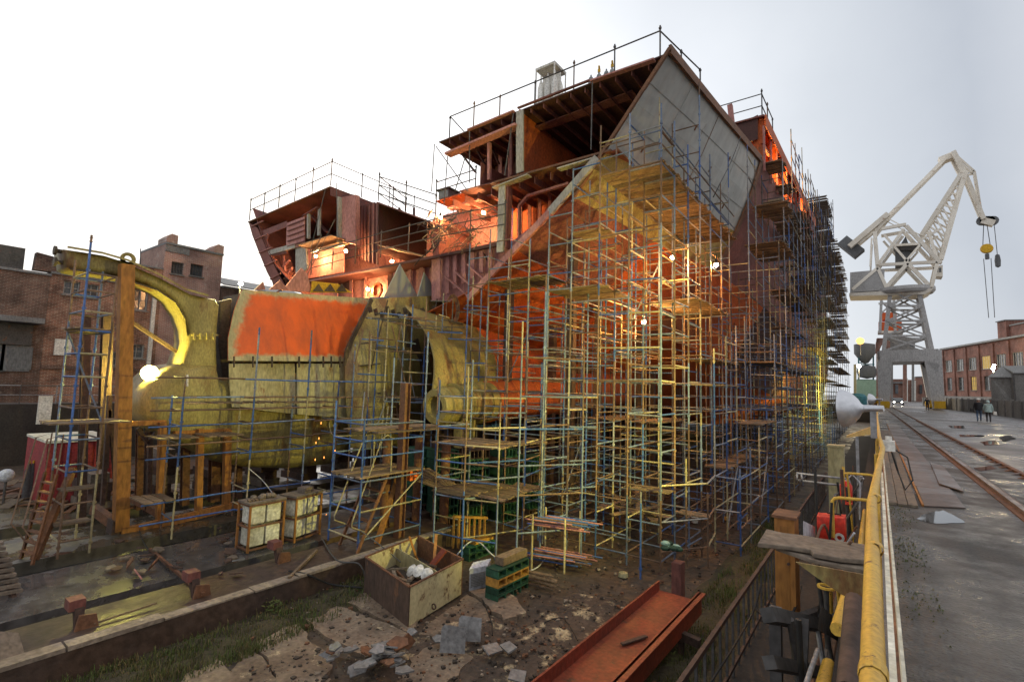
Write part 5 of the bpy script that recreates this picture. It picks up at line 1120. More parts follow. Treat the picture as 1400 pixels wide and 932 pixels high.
for k in range(5):
    p = P(40 + k * 5, 650, Z=ZP); p = V((-24.5, P(40 + k * 5, 640, X=-24.5).y, ZP)); t = thing('gas_bottle', 'dark gas bottle in the row beside the red container', 'gas bottle', p, 'gas bottles beside the red container')
    MB().lathe([(0, 0), (.12, 0), (.12, 1.05), (.05, 1.2), (.04, 1.3), (0, 1.3)], p + V((0, 0, .02)), (0, 0, 1), 10).build('body', 'darktube', t, True); MB().tube(p + V((0, 0, 1.3)), p + V((0, 0, 1.42)), .03).build('valve', 'yellow', t)
p = P(10, 640, X=-24); p.z = ZP; t = thing('drum_head_post', 'small post with a pale blue round head at the far left', 'post', p); MB().tube(p, p + V((0, 0, .9)), .04).build('post', 'darktube', t); MB().ball(p + V((0, 0, 1.05)), .22, 10, 8).build('head', 'heater', t, True)
b = MB()
for k in range(60):
    c = P(U(0, 190), U(655, 700), Z=ZP); b.m = random.randint(0, 2); a = U(0, 3); d = V((math.cos(a), math.sin(a), U(-.1, .2))) * U(.2, .7); b.beam(c + V((0, 0, .1)) - d, c + V((0, 0, .12)) + d, U(.06, .35), .04)
tag(b.build('rubble', ['plank', 'rust', 'timber']), kind='stuff')
# ================================================================ RIGHT BANK: brick building, shed, wall, crane, far things
def PD(px, py, d): return P(px, py, D=d)
t = thing('brick_hall', 'red brick hall with white upper windows and a flat roofed block on top', 'building', PD(1345, 546, 105))
c0, c1 = PD(1291, 546, 118), PD(1440, 549, 82); c0.z = c1.z = 0; u = (c1 - c0); Wd = u.length; u.normalize(); n = V((u.y, -u.x, 0)); n = n if n.dot(CAM - c0) > 0 else -n
Hh = PD(1291, 478, 118).z
hs = []; lo = []
for k in range(7):
    a = Wd * (.035 + k * .138)
    hs.append((a, a + Wd * .085, Hh * .60, Hh * .80)); lo.append((a + Wd * .015, a + Wd * .075, Hh * .27, Hh * .49))
M['brickR'] = brickmat('red brick hall', (0.26, 0.085, 0.055), (0.19, 0.065, 0.045), (0.27, 0.21, 0.18), 0 if abs(u.x) > abs(u.y) else 1, .6)
facade(c0, u, Wd, Hh, hs + lo, .35, n, 'wall', 'brickR', t)
for k, h in enumerate(hs): window(c0, u, n, h, t, 4, 1, 'white', 'litpane' if k == 3 else 'pane')
for k, h in enumerate(lo): window(c0, u, n, h, t, 3, 3, 'wallconc', 'litpane' if k == 2 else 'pane')
for k in range(8):
    a = c0 + u * Wd * (.012 + k * .138); MB().beam(a + n * .12, a + n * .12 + V((0, 0, Hh - .3)), .9, .25, n).build('pier', 'brickR', t)
back = -n * 16
MB().prism([c0 + V((0, 0, Hh)) + n * .5, c0 + u * Wd + V((0, 0, Hh)) + n * .5, c0 + u * Wd + back + V((0, 0, Hh)), c0 + back + V((0, 0, Hh))], (0, 0, .35)).build('roof', 'tin', t)
MB().add([c0, c0 + back, c0 + back + V((0, 0, Hh)), c0 + V((0, 0, Hh))], [(0, 1, 2, 3)]).build('side_wall', 'brickside', t)
MB().prism([c0 + n * .15, c0 + u * Wd + n * .15, c0 + u * Wd + n * .3, c0 + n * .3], (0, 0, Hh * .17)).build('plinth', 'wallconc', t)
o = c0 + u * Wd * .27 - n * 6 + V((0, 0, Hh + .35)); hb_ = PD(1330, 446, 112).z - Hh
MB().prism([o, o + u * 3.2, o + u * 3.2 - n * 5, o - n * 5], (0, 0, hb_)).build('roof_block', 'brickR', t); MB().prism([o + u * 3.25 - n * .6, o + u * 16 - n * .6, o + u * 16 - n * 6, o + u * 3.25 - n * 6], (0, 0, hb_ * .75)).build('roof_block', 'brickR', t)
MB().prism([o - V((0, 0, 0)) + n * .3 + V((0, 0, hb_)), o + u * 3.4 + n * .3 + V((0, 0, hb_)), o + u * 3.4 - n * 5.2 + V((0, 0, hb_)), o - n * 5.2 + V((0, 0, hb_))], (0, 0, .2)).build('roof', 'roof', t)
MB().prism([o + u * 3.45 - n * .4 + V((0, 0, hb_ * .75)), o + u * 16.2 - n * .4 + V((0, 0, hb_ * .75)), o + u * 16.2 - n * 6.2 + V((0, 0, hb_ * .75)), o + u * 3.45 - n * 6.2 + V((0, 0, hb_ * .75))], (0, 0, .25)).build('roof', 'tin', t)
# grey shed
t = thing('shed', 'grey rendered shed with a gabled sheet roof by the yard wall', 'shed', PD(1372, 552, 78))
D = 74; g0, g1, gp = PD(1356, 551, D), PD(1388, 553, D * .97), PD(1370, 502, D); g0.z = g1.z = 0; zl, zr = PD(1355, 515, D).z, PD(1388, 512, D).z
dv = V((12, -3.5, 0))
MB().prism([g0, g1, V((g1.x, g1.y, zr)), gp, V((g0.x, g0.y, zl))], dv).build('wall', 'wallconc', t)
for a, c in ((V((g0.x - .3, g0.y, zl - .15)), gp), (gp, V((g1.x, g1.y, zr)))):
    MB().prism([a + V((0, -.3, .05)), c + V((0, -.3, .05)), c + V((0, -.3, .2)), a + V((0, -.3, .2))], dv + V((.3, .2, 0))).build('roof', 'tin', t)
MB().tube(V((g1.x, g1.y - .2, .2)), V((g1.x - .1, g1.y - .2, zr)), .12).build('drainpipe', 'darktube', t)
# yard wall along the right side: concrete panels
yw = thing('yard_wall', 'long grey concrete panel wall on the right side of the quay', 'wall', (11.5, 90, 0))
wp = [P(1440, 579, Z=0), P(1400, 572.5, Z=0), P(1357, 566.5, Z=0), P(1318, 562, Z=0), P(1290, 558.5, Z=0), P(1262, 554, Z=0)]
for i in range(len(wp) - 1):
    a, b_ = wp[i], wp[i + 1]; nn = max(2, int((b_ - a).length / 3.2))
    for k in range(nn):
        p, q = a.lerp(b_, k / nn), a.lerp(b_, (k + 1) / nn); d = (q - p).normalized()
        MB().beam(p + d * .03 + V((0, 0, .85)), q - d * .03 + V((0, 0, .85)), .2, 1.7, (0, 0, 1)).build('wall_panel', 'wallconc', yw)
        MB().beam(p + V((-.12, 0, 0)), p + V((-.12, 0, 1.85)), .22, .22, (1, 0, 0)).build('wall_post', 'wallconc', yw)
# quay: crane rail with groove, plates, planks
rl = thing('crane_rail', 'worn steel crane rail with rusty foot flange running down the quay', 'rail', (1.9, 40, 0))
ra, rb_ = P(1378, 686, Z=0), P(1209, 556, Z=0); ra2 = ra + (ra - rb_).normalized() * 7
b = MB(); b.beam(ra2 + V((0, 0, .045)), rb_ + V((0, 0, .045)), .085, .09); b.build('rail_head', 'walkplate', rl); MB().beam(ra2 + V((0, 0, .012)), rb_ + V((0, 0, .012)), .26, .024).build('rail_foot', 'rust', rl)
d = (rb_ - ra2).normalized(); sd = V((d.y, -d.x, 0))
tr = MB(); o1 = ra2 + sd * .18; o2 = rb_ + sd * .18
tr.prism([o1 + V((0, 0, .004)), o2 + V((0, 0, .004)), o2 + sd * .75 + V((0, 0, .004)), o1 + sd * .75 + V((0, 0, .004))], (0, 0, .004)); struct(tr, 'rail_trench', 'asphaltdark')
MB().prism([o1 + sd * .76, o2 + sd * .76, o2 + sd * .86, o1 + sd * .86], (0, 0, .06)).build('angle_iron', 'rust', rl)
for k in range(60):
    p = o1 + d * (1 + k * .7) + sd * .60; MB().beam(p, p + sd * .15 + V((0, 0, .05)), .10, .03).build('clip', 'rust' if k % 3 else 'walkplate', rl)
struct(MB().prism([V((.02, -3, .004)), V((1.75, -3, .004)), V((1.75, 60, .004)), V((.02, 60, .004))], (0, 0, .003)), 'quay_strip', 'asphaltdark')
wk = thing('walkway', 'walkway of rusty steel plates laid along the quay edge', 'walkway', (.6, 20, 0))
pe = [P(1262, 693, Z=0), P(1320, 696, Z=0)]
xa, xb = pe[0].x + .02, pe[1].x; y = pe[0].y
for k in range(12):
    L = 2.5 if k else 2.2; sh = -.012 * k
    MB().prism([V((xa + sh, y, .014)), V((xb + sh * 1.1, y + (.3 if k == 0 else 0), .014)), V((xb + sh * 1.1, y + L - .02, .014 + .01 * (k % 2))), V((xa + sh, y + L - .02, .014))], (0, 0, .018)).build('steel_plate', 'walkplate', wk); y += L
MB().prism([P(1284, 665, Z=0) + V((0, 0, .05)), P(1318, 675, Z=0) + V((0, 0, .03)), P(1290, 640, Z=0) + V((0, 0, .03)), P(1272, 635, Z=0) + V((0, 0, .05))], (0, 0, .02)).build('steel_plate', 'walkplate', wk)
b = MB(); y = P(1215, 690, Z=0).y; k = 0
tw = thing('timber_strip', 'strip of dark scuffed timber boards between handrail and steel plates', 'boards', (.25, 15, 0))
for k in range(7):
    for q in range(3): B((.08 + q * .135, y + k * 3.1, .012), (.205 + q * .135, y + k * 3.1 + 3.08, .045 + U(0, .006))).build('board', 'timber', tw)
# handrail
hr = thing('handrail', 'chipped yellow pipe handrail running along the quay edge', 'handrail', (0, 4, 0))
pts = [V((-.03, -1.2, 1.1)), V((-.03, 1.55, 1.1)), P(1192, 686, Z=1.1), P(1201, 640, Z=1.09), P(1207, 612, Z=1.1), P(1202, 597, Z=1.1), P(1199, 568, Z=1.1), V((-.02, 30, 1.1)), V((-.02, 58, 1.1))]
MB().path(pts, .0285, 12).build('top_rail', 'railyel', hr, True)
for yy in (1.62, 2.9, 4.3): MB().lathe([(.031, -.03), (.0325, -.025), (.0325, .025), (.031, .03)], V((-.03, yy, 1.1)), (0, 1, 0), 12).build('joint', 'railyel', hr)
MB().beam((.045, -1, .78), (.045, 11, .78), .012, .10).build('flat_rail', 'dirtywhite', hr); MB().tube((.06, -1, .18), (.06, 16, .16), .024, 8).build('low_rail', 'rust', hr)
MB().beam((.02, -1, .45), (.02, 11, .45), .03, .04).build('flat_rail', 'dirtywhite', hr)
for yy in [.5 + k * 2.4 for k in range(14)]: MB().tube((-.035, yy, -.4), (-.035, yy, 1.08), .022, 8).build('post', 'railyel', hr)
p = P(1213, 608, X=.1); t = thing('junction_box', 'white electric socket box clipped to the yellow handrail', 'socket box', p); B(p + V((-.06, -.1, -.09)), p + V((.1, .1, .07))).build('box', 'white', t); MB().tube(p + V((.02, 0, .07)), p + V((.02, 0, .14)), .045, 10).build('socket', 'white', t); MB().path([p + V((.05, 0, -.09)), p + V((.12, .05, -.4)), p + V((.2, -.2, -.65)), p + V((.3, -.1, -.5)), p + V((.26, .3, -.2)), p + V((.1, .4, -.1))], .012, 5).build('cable', 'black', t)
t = thing('lamp_bracket', 'orange yellow triangular shelf bracket carrying the nearest dish lamp', 'bracket', P(1175, 597, X=-.3))
a, c = P(1157, 596, X=-.62), P(1199, 597, X=-.06); c.z = a.z
MB().prism([a, c, c + V((0, .35, 0)), a + V((0, .35, 0))], (0, 0, -.03)).build('shelf', 'railyel', t); MB().prism([a + V((0, .0, -.032)), c + V((0, 0, -.032)), c + V((0, 0, -.3))], (0, .02, 0)).build('gusset', 'railyel', t); MB().beam(a + V((.2, .15, 0)), a + V((.2, .15, -1.9)), .06, .06).build('stand', 'galv', t)
# ---------------------------------------------------------------- portal crane
cr2 = thing('portal_crane', 'tall cream level luffing portal crane with grey portal legs at the end of the quay', 'crane', (4, 100, 0))
YC = 100.0
def C_(px, py, dy=0): return P(px, py, Y=YC) + V((0, dy, 0))
def cb(name, a, c, w, m='cranewhite', dys=(-2.2, 2.2), h=None):
    for dy in dys: MB().beam(C_(*a, dy), C_(*c, dy), w, h or w, (0, 1, 0)).build(name, m, cr2)
gl, gr = 'cranegrey', 'cranewhite'
for dy in (-4.2, 4.2):
    for a, c, w0, w1 in (((1208, 556), (1209, 496), 1.3, 1.9), ((1280, 557), (1272, 494), 1.3, 2.0)): MB().beam(C_(*a, dy), C_(*c, dy), w0, 1.4, (0, 1, 0), w1).build('portal_leg', gl, cr2)
    pts = [(1202, 482), (1279, 480), (1281, 500), (1276, 512), (1262, 496), (1219, 497), (1212, 512), (1203, 500)]
    MB().prism([C_(*p, dy - .7) for p in pts], (0, 1.4, 0)).build('portal_beam', gl, cr2)
    for x in (1208, 1280): B(C_(x - 7, 557, dy) + V((0, -1.8, 0)), C_(x + 7, 548, dy) + V((0, 1.8, 0))).build('bogie', 'yellow', cr2)
for a in ((1208, 490), (1275, 489)): MB().beam(C_(*a, -4), C_(*a, 4), 1.6, 1.8).build('portal_tie', gl, cr2)
for dy in (-2.4, 2.4):
    for a, c in (((1208, 481), (1217, 402)), ((1272, 479), (1255, 400))): MB().beam(C_(*a, dy), C_(*c, dy * .8), .55, .55).build('tower_leg', gl, cr2)
    L = [lerp(1208, 1217, k / 4) for k in range(5)]; Rr = [lerp(1272, 1255, k / 4) for k in range(5)]; zy = [lerp(481, 401, k / 4) for k in range(5)]
    for k in range(4):
        MB().beam(C_(L[k], zy[k], dy), C_(Rr[k + 1], zy[k + 1], dy), .28, .28).build('tower_brace', gl, cr2); MB().beam(C_(Rr[k], zy[k], dy), C_(L[k + 1], zy[k + 1], dy), .22, .22).build('tower_brace', gl, cr2)
        MB().beam(C_(L[k + 1], zy[k + 1], dy), C_(Rr[k + 1], zy[k + 1], dy), .3, .3).build('tower_strut', gl, cr2)
MB().lathe([(0, 0), (3.6, 0), (3.9, .4), (3.9, .9), (0, .9)], C_(1236, 403), (0, 0, 1), 24).build('slew_ring', gl, cr2)
MB().prism([C_(1162, 404, -2.6), C_(1274, 398, -2.6), C_(1270, 402, -2.6), C_(1262, 406, -2.6), C_(1162, 408, -2.6)], (0, 5.2, 0)).build('slew_platform', gr, cr2)
MB().prism([C_(1163, 376, -2.3), C_(1209, 372, -2.3), C_(1209, 400, -2.3), C_(1163, 402.5, -2.3)], (0, 4.6, 0)).build('machinery_house', 'cranegrey', cr2)
for a, c, w in (((1166, 399), (1200, 370), .45), ((1200, 370), (1212, 397), .45), ((1212, 395), (1240, 364), .5), ((1240, 364), (1268, 393), .5), ((1280, 362), (1272, 396), .45), ((1202, 366), (1286, 362), .45), ((1200, 366), (1196, 322), .5), ((1200, 366), (1235, 318), .4), ((1205, 318), (1238, 312), .45), ((1238, 314), (1284, 364), .5), ((1222, 340), (1256, 338), .35), ((1208, 325), (1240, 362), .3), ((1256, 340), (1235, 364), .3), ((1268, 322), (1280, 362), .4), ((1192, 330), (1190, 368), .25), ((1254, 335), (1284, 318), .3)): cb('frame_member', a, c, w)
MB().prism([C_(1224, 347, -1), C_(1238, 325, -1), C_(1245, 345, -1), C_(1243, 364, -1), C_(1224, 366, -1)], (0, 2, 0)).build('drive_housing', 'gate', cr2); MB().prism([C_(1222, 340, -1.6), C_(1254, 338, -1.6), C_(1248, 345, -1.6), C_(1226, 345, -1.6)], (0, 3.2, 0)).build('walk_platform', 'darktube', cr2)
MB().prism([C_(1277, 366, -1), C_(1288, 364, -1), C_(1288, 380, -1), C_(1278, 379, -1)], (0, 2.4, 0)).build('driver_cab', 'cranewhite', cr2)
for x in (1279, 1283): MB().prism([C_(x, 368, -1.03), C_(x + 3, 367.6, -1.03), C_(x + 3, 374, -1.03), C_(x, 374, -1.03)], (0, .05, 0)).build('cab_window', 'pane', cr2)
# jib, tie, fly jib and counterweight arm
cb('jib_chord', (1258, 326), (1313, 241), .55, dys=(-1.6, 1.6)); cb('jib_chord', (1285, 358), (1318, 240), .6, dys=(-1.6, 1.6))
for k in range(6):
    t0 = k / 6; a = (lerp(1258, 1313, t0), lerp(326, 241, t0)); c = (lerp(1285, 1318, t0 + .08), lerp(358, 240, t0 + .08)); cb('jib_brace', a, c, .22, dys=(-1.6, 1.6)); a2 = (lerp(1258, 1313, t0 + .16), lerp(326, 241, t0 + .16)); cb('jib_brace', a2, c, .18, dys=(-1.6, 1.6))
cb('tie_bar', (1212, 300), (1292, 219), .5, dys=(-.7, .7)); 
for p in ((1255, 258), (1284, 230), (1240, 274)): MB().beam(C_(p[0] - 4, p[1] + 1, -.7), C_(p[0] + 4, p[1], -.7), .15, .15).build('foot_step', gr, cr2)
cb('counter_arm', (1162, 340), (1214, 296), .75, dys=(-1.3, 1.3), h=1.1); MB().beam(C_(1157, 344), C_(1170, 333), 3.6, 1.9, (0, 1, 0)).build('counterweight', 'gate', cr2)
cb('strut', (1208, 298), (1262, 326), .12, dys=(-1, 1)); cb('strut', (1196, 322), (1214, 298), .4, dys=(-1.3, 1.3))
cb('jib_head', (1284, 221), (1304, 213), .9, dys=(0,), h=1.6); cb('jib_head', (1302, 211), (1318, 242), .6, dys=(-1.1, 1.1)); cb('fly_jib', (1318, 238), (1344, 301), .5, dys=(-.6, .6)); cb('fly_jib', (1306, 214), (1331, 236), .25, dys=(-.6, .6)); cb('fly_jib', (1318, 238), (1332, 236), .25, dys=(-.6, .6)); cb('fly_jib', (1332, 236), (1342, 296), .2, dys=(-.6, .6)); cb('fly_jib', (1324, 246), (1338, 280), .2, dys=(-.6, .6))
cb('jib_tip', (1342, 302), (1359, 306), .9, dys=(0,)); 
for x in (1343, 1348, 1352, 1357): MB().lathe([(0, -.2), (.7, -.2), (.7, .2), (0, .2)], C_(x, 302), (0, 1, 0), 12).build('sheave', 'gate', cr2)
t0 = C_(1349, 340); hk = thing('hook_block', 'yellow round hook block hanging from the crane ropes', 'hook', t0)
MB().lathe([(0, -.4), (.65, -.36), (.75, 0), (.65, .36), (0, .4)], t0, (0, 1, 0), 16).build('block', 'yellow', hk, True); MB().tube(t0 + V((0, 0, -.8)), t0 + V((0, 0, -1.6)), .25, 8).build('hook', 'gate', hk)
for a in (-.4, .4): 
    MB().tube(t0 + V((a, 0, .5)), C_(1347, 304) + V((a * .4, 0, 0)), .05, 5).build('rope', 'darktube', hk); MB().tube(t0 + V((a, 0, -1.5)), t0 + V((a * .8 + .1, 0, -10.4)), .045, 5).build('sling', 'darktube', hk)
q = C_(1364, 356); h2 = thing('hook_block', 'small dark second hook hanging right of the yellow one', 'hook', q); MB().lathe([(0, -1.1), (.3, -.9), (.35, 0), (.25, .8), (0, 1)], q, (0, 0, 1), 8).build('block', 'gate', h2, True); MB().tube(q + V((0, 0, 1)), C_(1359, 305), .045, 5).build('rope', 'darktube', h2)
# second crane, far buildings
t = thing('far_crane', 'second crane far behind with orange red boxes and lattice tower', 'crane', PD(1212, 545, 150)); D = 150
def T_(px, py): return PD(px, py, D)
for a, c, w in (((1203, 455), (1205, 410), .7), ((1224, 455), (1222, 410), .7), ((1203, 430), (1222, 412), .4), ((1205, 412), (1224, 430), .4), ((1202, 415), (1226, 414), .6)): MB().beam(T_(*a), T_(*c), w, w).build('tower_leg', gl, t)
for q in ((1201, 440, 1233, 452), (1206, 427, 1226, 437)): b = MB(); b.prism([T_(q[0], q[3]), T_(q[2], q[3]), T_(q[2], q[1]), T_(q[0], q[1])], (0, 5, 0)); b.build('cabin', 'orange', t)
MB().prism([T_(1200, 452), T_(1235, 452), T_(1235, 455), T_(1200, 455)], (0, 6, 0)).build('platform', 'cranewhite', t)
t = thing('arched_tower', 'narrow brick gate tower with an arch behind the crane portal', 'tower', PD(1206, 546, 150)); D = 148
M['brickF'] = brickmat('far brick', (0.28, 0.11, 0.07), (0.2, 0.08, 0.06), (.3, .24, .2), 0, .5)
for q in ((1198, 463, 1203, 548), (1213, 478, 1217, 548), (1235, 478, 1240, 548)): MB().prism([T_(q[0], q[3]), T_(q[2], q[3]), T_(q[2], q[1]), T_(q[0], q[1])], (0, 4, 0)).build('pier', 'brickF', t)
MB().prism([T_(1197, 470), T_(1199, 462), T_(1217, 462), T_(1217, 480), T_(1213, 480), T_(1210, 472), T_(1206, 470), T_(1203, 476), T_(1203, 482), T_(1197, 482)], (0, 4, 0)).build('arch_wall', 'brickF', t)
t = thing('grey_block', 'grey concrete upper storey seen through the crane tower', 'building', PD(1235, 546, 160)); D = 158
MB().prism([T_(1217, 484), T_(1251, 484), T_(1251, 462), T_(1217, 458)], (0, 8, 0)).build('wall', 'wallconc', t); MB().prism([T_(1238, 474), T_(1249, 474), T_(1249, 467), T_(1238, 467)], (0, -.1, 0)).build('window', 'pane', t)
for q in ((1218, 484, 1221, 548), (1247, 484, 1250, 548)): MB().prism([T_(q[0], q[3]), T_(q[2], q[3]), T_(q[2], q[1]), T_(q[0], q[1])], (0, 3, 0)).build('column', 'wallconc', t)
t = thing('far_hall', 'low red brick halls closing the end of the quay', 'building', PD(1255, 546, 190)); D = 185
for q, m in (((1213, 518, 1236, 549), 'brickF'), ((1236, 517, 1241, 549), 'white'), ((1241, 519, 1252, 549), 'brickF'), ((1252, 515, 1294, 549), 'brickF'), ((1247, 520, 1252, 548), 'white')):
    MB().prism([T_(q[0], q[3]), T_(q[2], q[3]), T_(q[2], q[1]), T_(q[0], q[1])], (0, 8 if m != 'white' else -1, 0)).build('wall', m, t)
MB().prism([T_(1251, 516.5), T_(1295, 515), T_(1295, 513), T_(1251, 514.5)], (0, 9, 0)).build('roof', 'tin', t)
for x in (1216, 1224, 1257, 1266, 1284): MB().prism([T_(x, 538), T_(x + 4, 538), T_(x + 4, 526), T_(x, 526)], (0, -.6, 0)).build('window', 'pane', t)
MB().prism([T_(1213, 524), T_(1236, 524), T_(1236, 522), T_(1213, 522)], (0, -1, 0)).build('roof', 'roof', t)
t = thing('silo', 'conical hopper silo on posts with blue tank beside the far scaffold', 'silo', PD(1182, 546, 110)); D = 112
o = T_(1182, 478); MB().lathe([(0, -3.2), (.6, -3), (2.0, -.9), (2.0, 1.2), (0, 1.6)], o, (0, 0, 1), 14).build('hopper', 'gate', t, True)
o2 = T_(1185, 508); MB().lathe([(0, -1.6), (1.6, -1.2), (1.9, 0), (1.6, 1.2), (0, 1.6)], o2, (0, 0, 1), 14).build('tank', 'gate', t, True)
for x in (1174, 1194): MB().beam(T_(x, 546), T_(x, 480), .3, .3).build('post', 'teal', t)
for y in (480, 498, 519): MB().beam(T_(1172, y), T_(1195, y), .25, .25).build('beam', 'teal', t)
MB().beam(T_(1172, 500), T_(1194, 482), .2, .2).build('brace', 'teal', t); MB().prism([T_(1173, 486), T_(1182, 470), T_(1185, 486)], (0, 1, 0)).build('chute', 'sign', t)
t = thing('mint_panel', 'pale green board wall under the silo', 'panel', PD(1184, 546, 108)); D = 108; MB().prism([T_(1171, 546), T_(1198, 546), T_(1198, 519), T_(1171, 519)], (0, .2, 0)).build('panel', 'teal2', t); MB().beam(T_(1169, 546), T_(1169, 498), .5, .4).build('post', 'castlight', t)
# car with headlights and the yellow crane buggies
def car(D=100):
    p = PD(1228, 554, D); p.z = 0; t = thing('parked_car', 'dark car with headlights on parked at the far end of the quay', 'car', p); fw = (V((0, 0, 0)) - p).normalized(); sd = V((-fw.y, fw.x, 0))
    def q(a, s_, z): return p + fw * a + sd * s_ + V((0, 0, z))
    prof = [(2.0, .35), (2.05, .75), (1.1, .95), (.4, 1.45), (-1.2, 1.5), (-2.0, 1.0), (-2.1, .4)]
    MB().slab([q(a, -.85, z) for a, z in prof], sd * 1.7, .12).build('body', 'carblack', t, True)
    MB().prism([q(1.06, -.7, 1.0), q(1.06, .7, 1.0), q(.46, .62, 1.42), q(.46, -.62, 1.42)], fw * .03 + V((0, 0, .03))).build('windscreen', 'pane', t)
    for s_ in (-.6, .6): MB().lathe([(0, 0), (.13, 0), (.13, .05), (0, .06)], q(2.04, s_, .68), fw, 10).build('headlight', 'headlamp', t)
    for s_ in (-.8, .8):
        for a in (1.3, -1.3): MB().lathe([(0, -.1), (.28, -.1), (.31, -.06), (.31, .06), (.28, .1), (0, .1)], q(a, s_, .31), sd, 14).build('wheel', 'black', t)
    MB().beam(q(2.12, -.25, .45), q(2.12, .25, .45), .02, .11).build('number_plate', 'white', t)
car()
for px, lab in ((1279, 'yellow crane bogie cover standing by the right crane leg'), (1205, 'yellow box by the left crane leg behind the dish lamps')):
    p = PD(px, 559, 80); p.z = 0; t = thing('crane_bogie', lab, 'bogie', p)
    b = MB(); b.slab([p + V((-1.1, 0, .12)), p + V((1.1, 0, .12)), p + V((1.2, 0, .7)), p + V((.9, 0, 1.5)), p + V((-.9, 0, 1.6)), p + V((-1.2, 0, .9))], (0, 2.4, 0), .1); b.build('housing', 'yellow', t, True)
    for a in (-.6, .6): MB().lathe([(0, -.08), (.3, -.08), (.3, .08), (0, .08)], p + V((a, -.05, .32)), (0, 1, 0), 14).build('wheel', 'rust', t)
# ---------------------------------------------------------------- people
def person(p, face, top, legs, label, h=1.74, hood=None, helmet=None, arm=.1, stride=.18):
    f = V((math.cos(face), math.sin(face), 0)); r = V((f.y, -f.x, 0)); Z = V((0, 0, 1)); k = h / 1.74
    t = thing('person', label, 'person', p)
    vs, es, rad = [], [], []
    def v(a, s_, z, q): vs.append(p + (f * a + r * s_ + Z * z) * k); rad.append(q * k); return len(vs) - 1
    def e(a, c): es.append((a, c))
    pel = v(0, 0, .95, .155); w = v(.01, 0, 1.12, .145); ch = v(.02, 0, 1.33, .175); nk = v(.03, 0, 1.50, .062); hd = v(.05, 0, 1.62, .098); tp = v(.045, 0, 1.70, .075)
    for a, c in ((pel, w), (w, ch), (ch, nk), (nk, hd), (hd, tp)): e(a, c)
    for s_ in (-1, 1):
        hp = v(0, s_ * .095, .88, .10); kn = v(.06 + s_ * stride * .4, s_ * .10, .50, .068); an = v(s_ * stride, s_ * .10, .10, .045); to = v(s_ * stride + .17, s_ * .11, .04, .04); e(pel, hp); e(hp, kn); e(kn, an); e(an, to)
        sh = v(.01, s_ * .20, 1.42, .07); el = v(-.03 - s_ * arm * .5, s_ * .27, 1.14, .05); wr = v(.06 - s_ * arm, s_ * .27, .90, .034); pa = v(.075 - s_ * arm, s_ * .27, .84, .035); e(ch, sh); e(sh, el); e(el, wr); e(wr, pa)
        for fi in range(4):
            a1 = v(.05 + fi * .02 - s_ * arm, s_ * (.272), .775 - .004 * abs(fi - 1), .0095); a2 = v(.06 + fi * .02 - s_ * arm, s_ * .262, .735 - .006 * abs(fi - 1), .008); e(pa, a1); e(a1, a2)
        th = v(.115 - s_ * arm, s_ * .255, .80, .01); e(pa, th)
    me = bpy.data.meshes.new('person_body'); me.from_pydata(vs, es, []); o = bpy.data.objects.new('tmp', me); COL.objects.link(o)
    sm = o.modifiers.new('skin', 'SKIN'); sb = o.modifiers.new('sub', 'SUBSURF'); sb.levels = sb.render_levels = 1
    for i, q in enumerate(rad): me.skin_vertices[0].data[i].radius = (q, q)
    me.skin_vertices[0].data[0].use_root = True
    dg = bpy.context.evaluated_depsgraph_get(); m2 = bpy.data.meshes.new_from_object(o.evaluated_get(dg)); bpy.data.objects.remove(o)
    m2.materials.clear()
    for m in (legs, top, 'skin', 'black'): m2.materials.append(M[m])
    for pl in m2.polygons:
        z = (pl.center.z - p.z) / k; side = abs((pl.center - p).dot(r)) / k; pl.use_smooth = True
        pl.material_index = 3 if z < .12 else 2 if (z > 1.49 or (side > .2 and z < .9)) else 1 if (z > .92 or side > .21) else 0
    b = link('body', m2, t)
    c = p + (f * .05 + Z * 1.635) * k
    if hood: MB().ball(c + f * -.015, .125 * k, 12, 8, (1, 1, 1.15)).build('hood', hood, t, True)
    if hood: MB().lathe([(.19 * k, .55 * k), (.235 * k, .2 * k), (.26 * k, 0), (.25 * k, 0), (.2 * k, .5 * k)], p + (f * .01 + Z * .82) * k, (0, 0, 1), 14).build('coat', hood, t, True)
    if helmet:
        MB().lathe([(.145 * k, 0), (.15 * k, .012), (.125 * k, .02), (.12 * k, .07), (.09 * k, .115), (.04 * k, .135), (0, .138)], c + Z * .045 * k, (0, 0, 1), 16).build('helmet', helmet, t, True)
        MB().lathe([(.185 * k, .52 * k), (.215 * k, .2 * k), (.215 * k, 0), (.20 * k, 0), (.18 * k, .5 * k)], p + Z * .88 * k, (0, 0, 1), 14).build('jacket', top, t, True)
    else:
        MB().ball(c + f * -.02 + Z * .03, .108 * k, 10, 8, (1, 1, .95)).build('hair', 'coat', t, True) if not hood else None
        if not hood: pass
    for s_ in (-1, 1): MB().ball(c + (f * .088 + r * s_ * .032 + Z * .0) * k, .013, 6, 4).build('eye', 'black', t); MB().ball(c + (r * s_ * .098 + Z * -.01) * k, .024, 6, 4, (.7, .4, 1)).build('ear', 'skin', t)
    MB().beam(c + f * .09 * k, c + f * .115 * k - Z * .03, .025, .03).build('nose', 'skin', t); MB().beam(c + (f * .092 - r * .025 - Z * .055) * k, c + (f * .092 + r * .025 - Z * .055) * k, .008, .01).build('mouth', 'red', t)
    return t
pp = P(1339, 576, Z=0); person(pp, 1.5, 'coat', 'jeans', 'person in black jacket, blue jeans and white helmet walking away along the quay', 1.78, helmet='white')
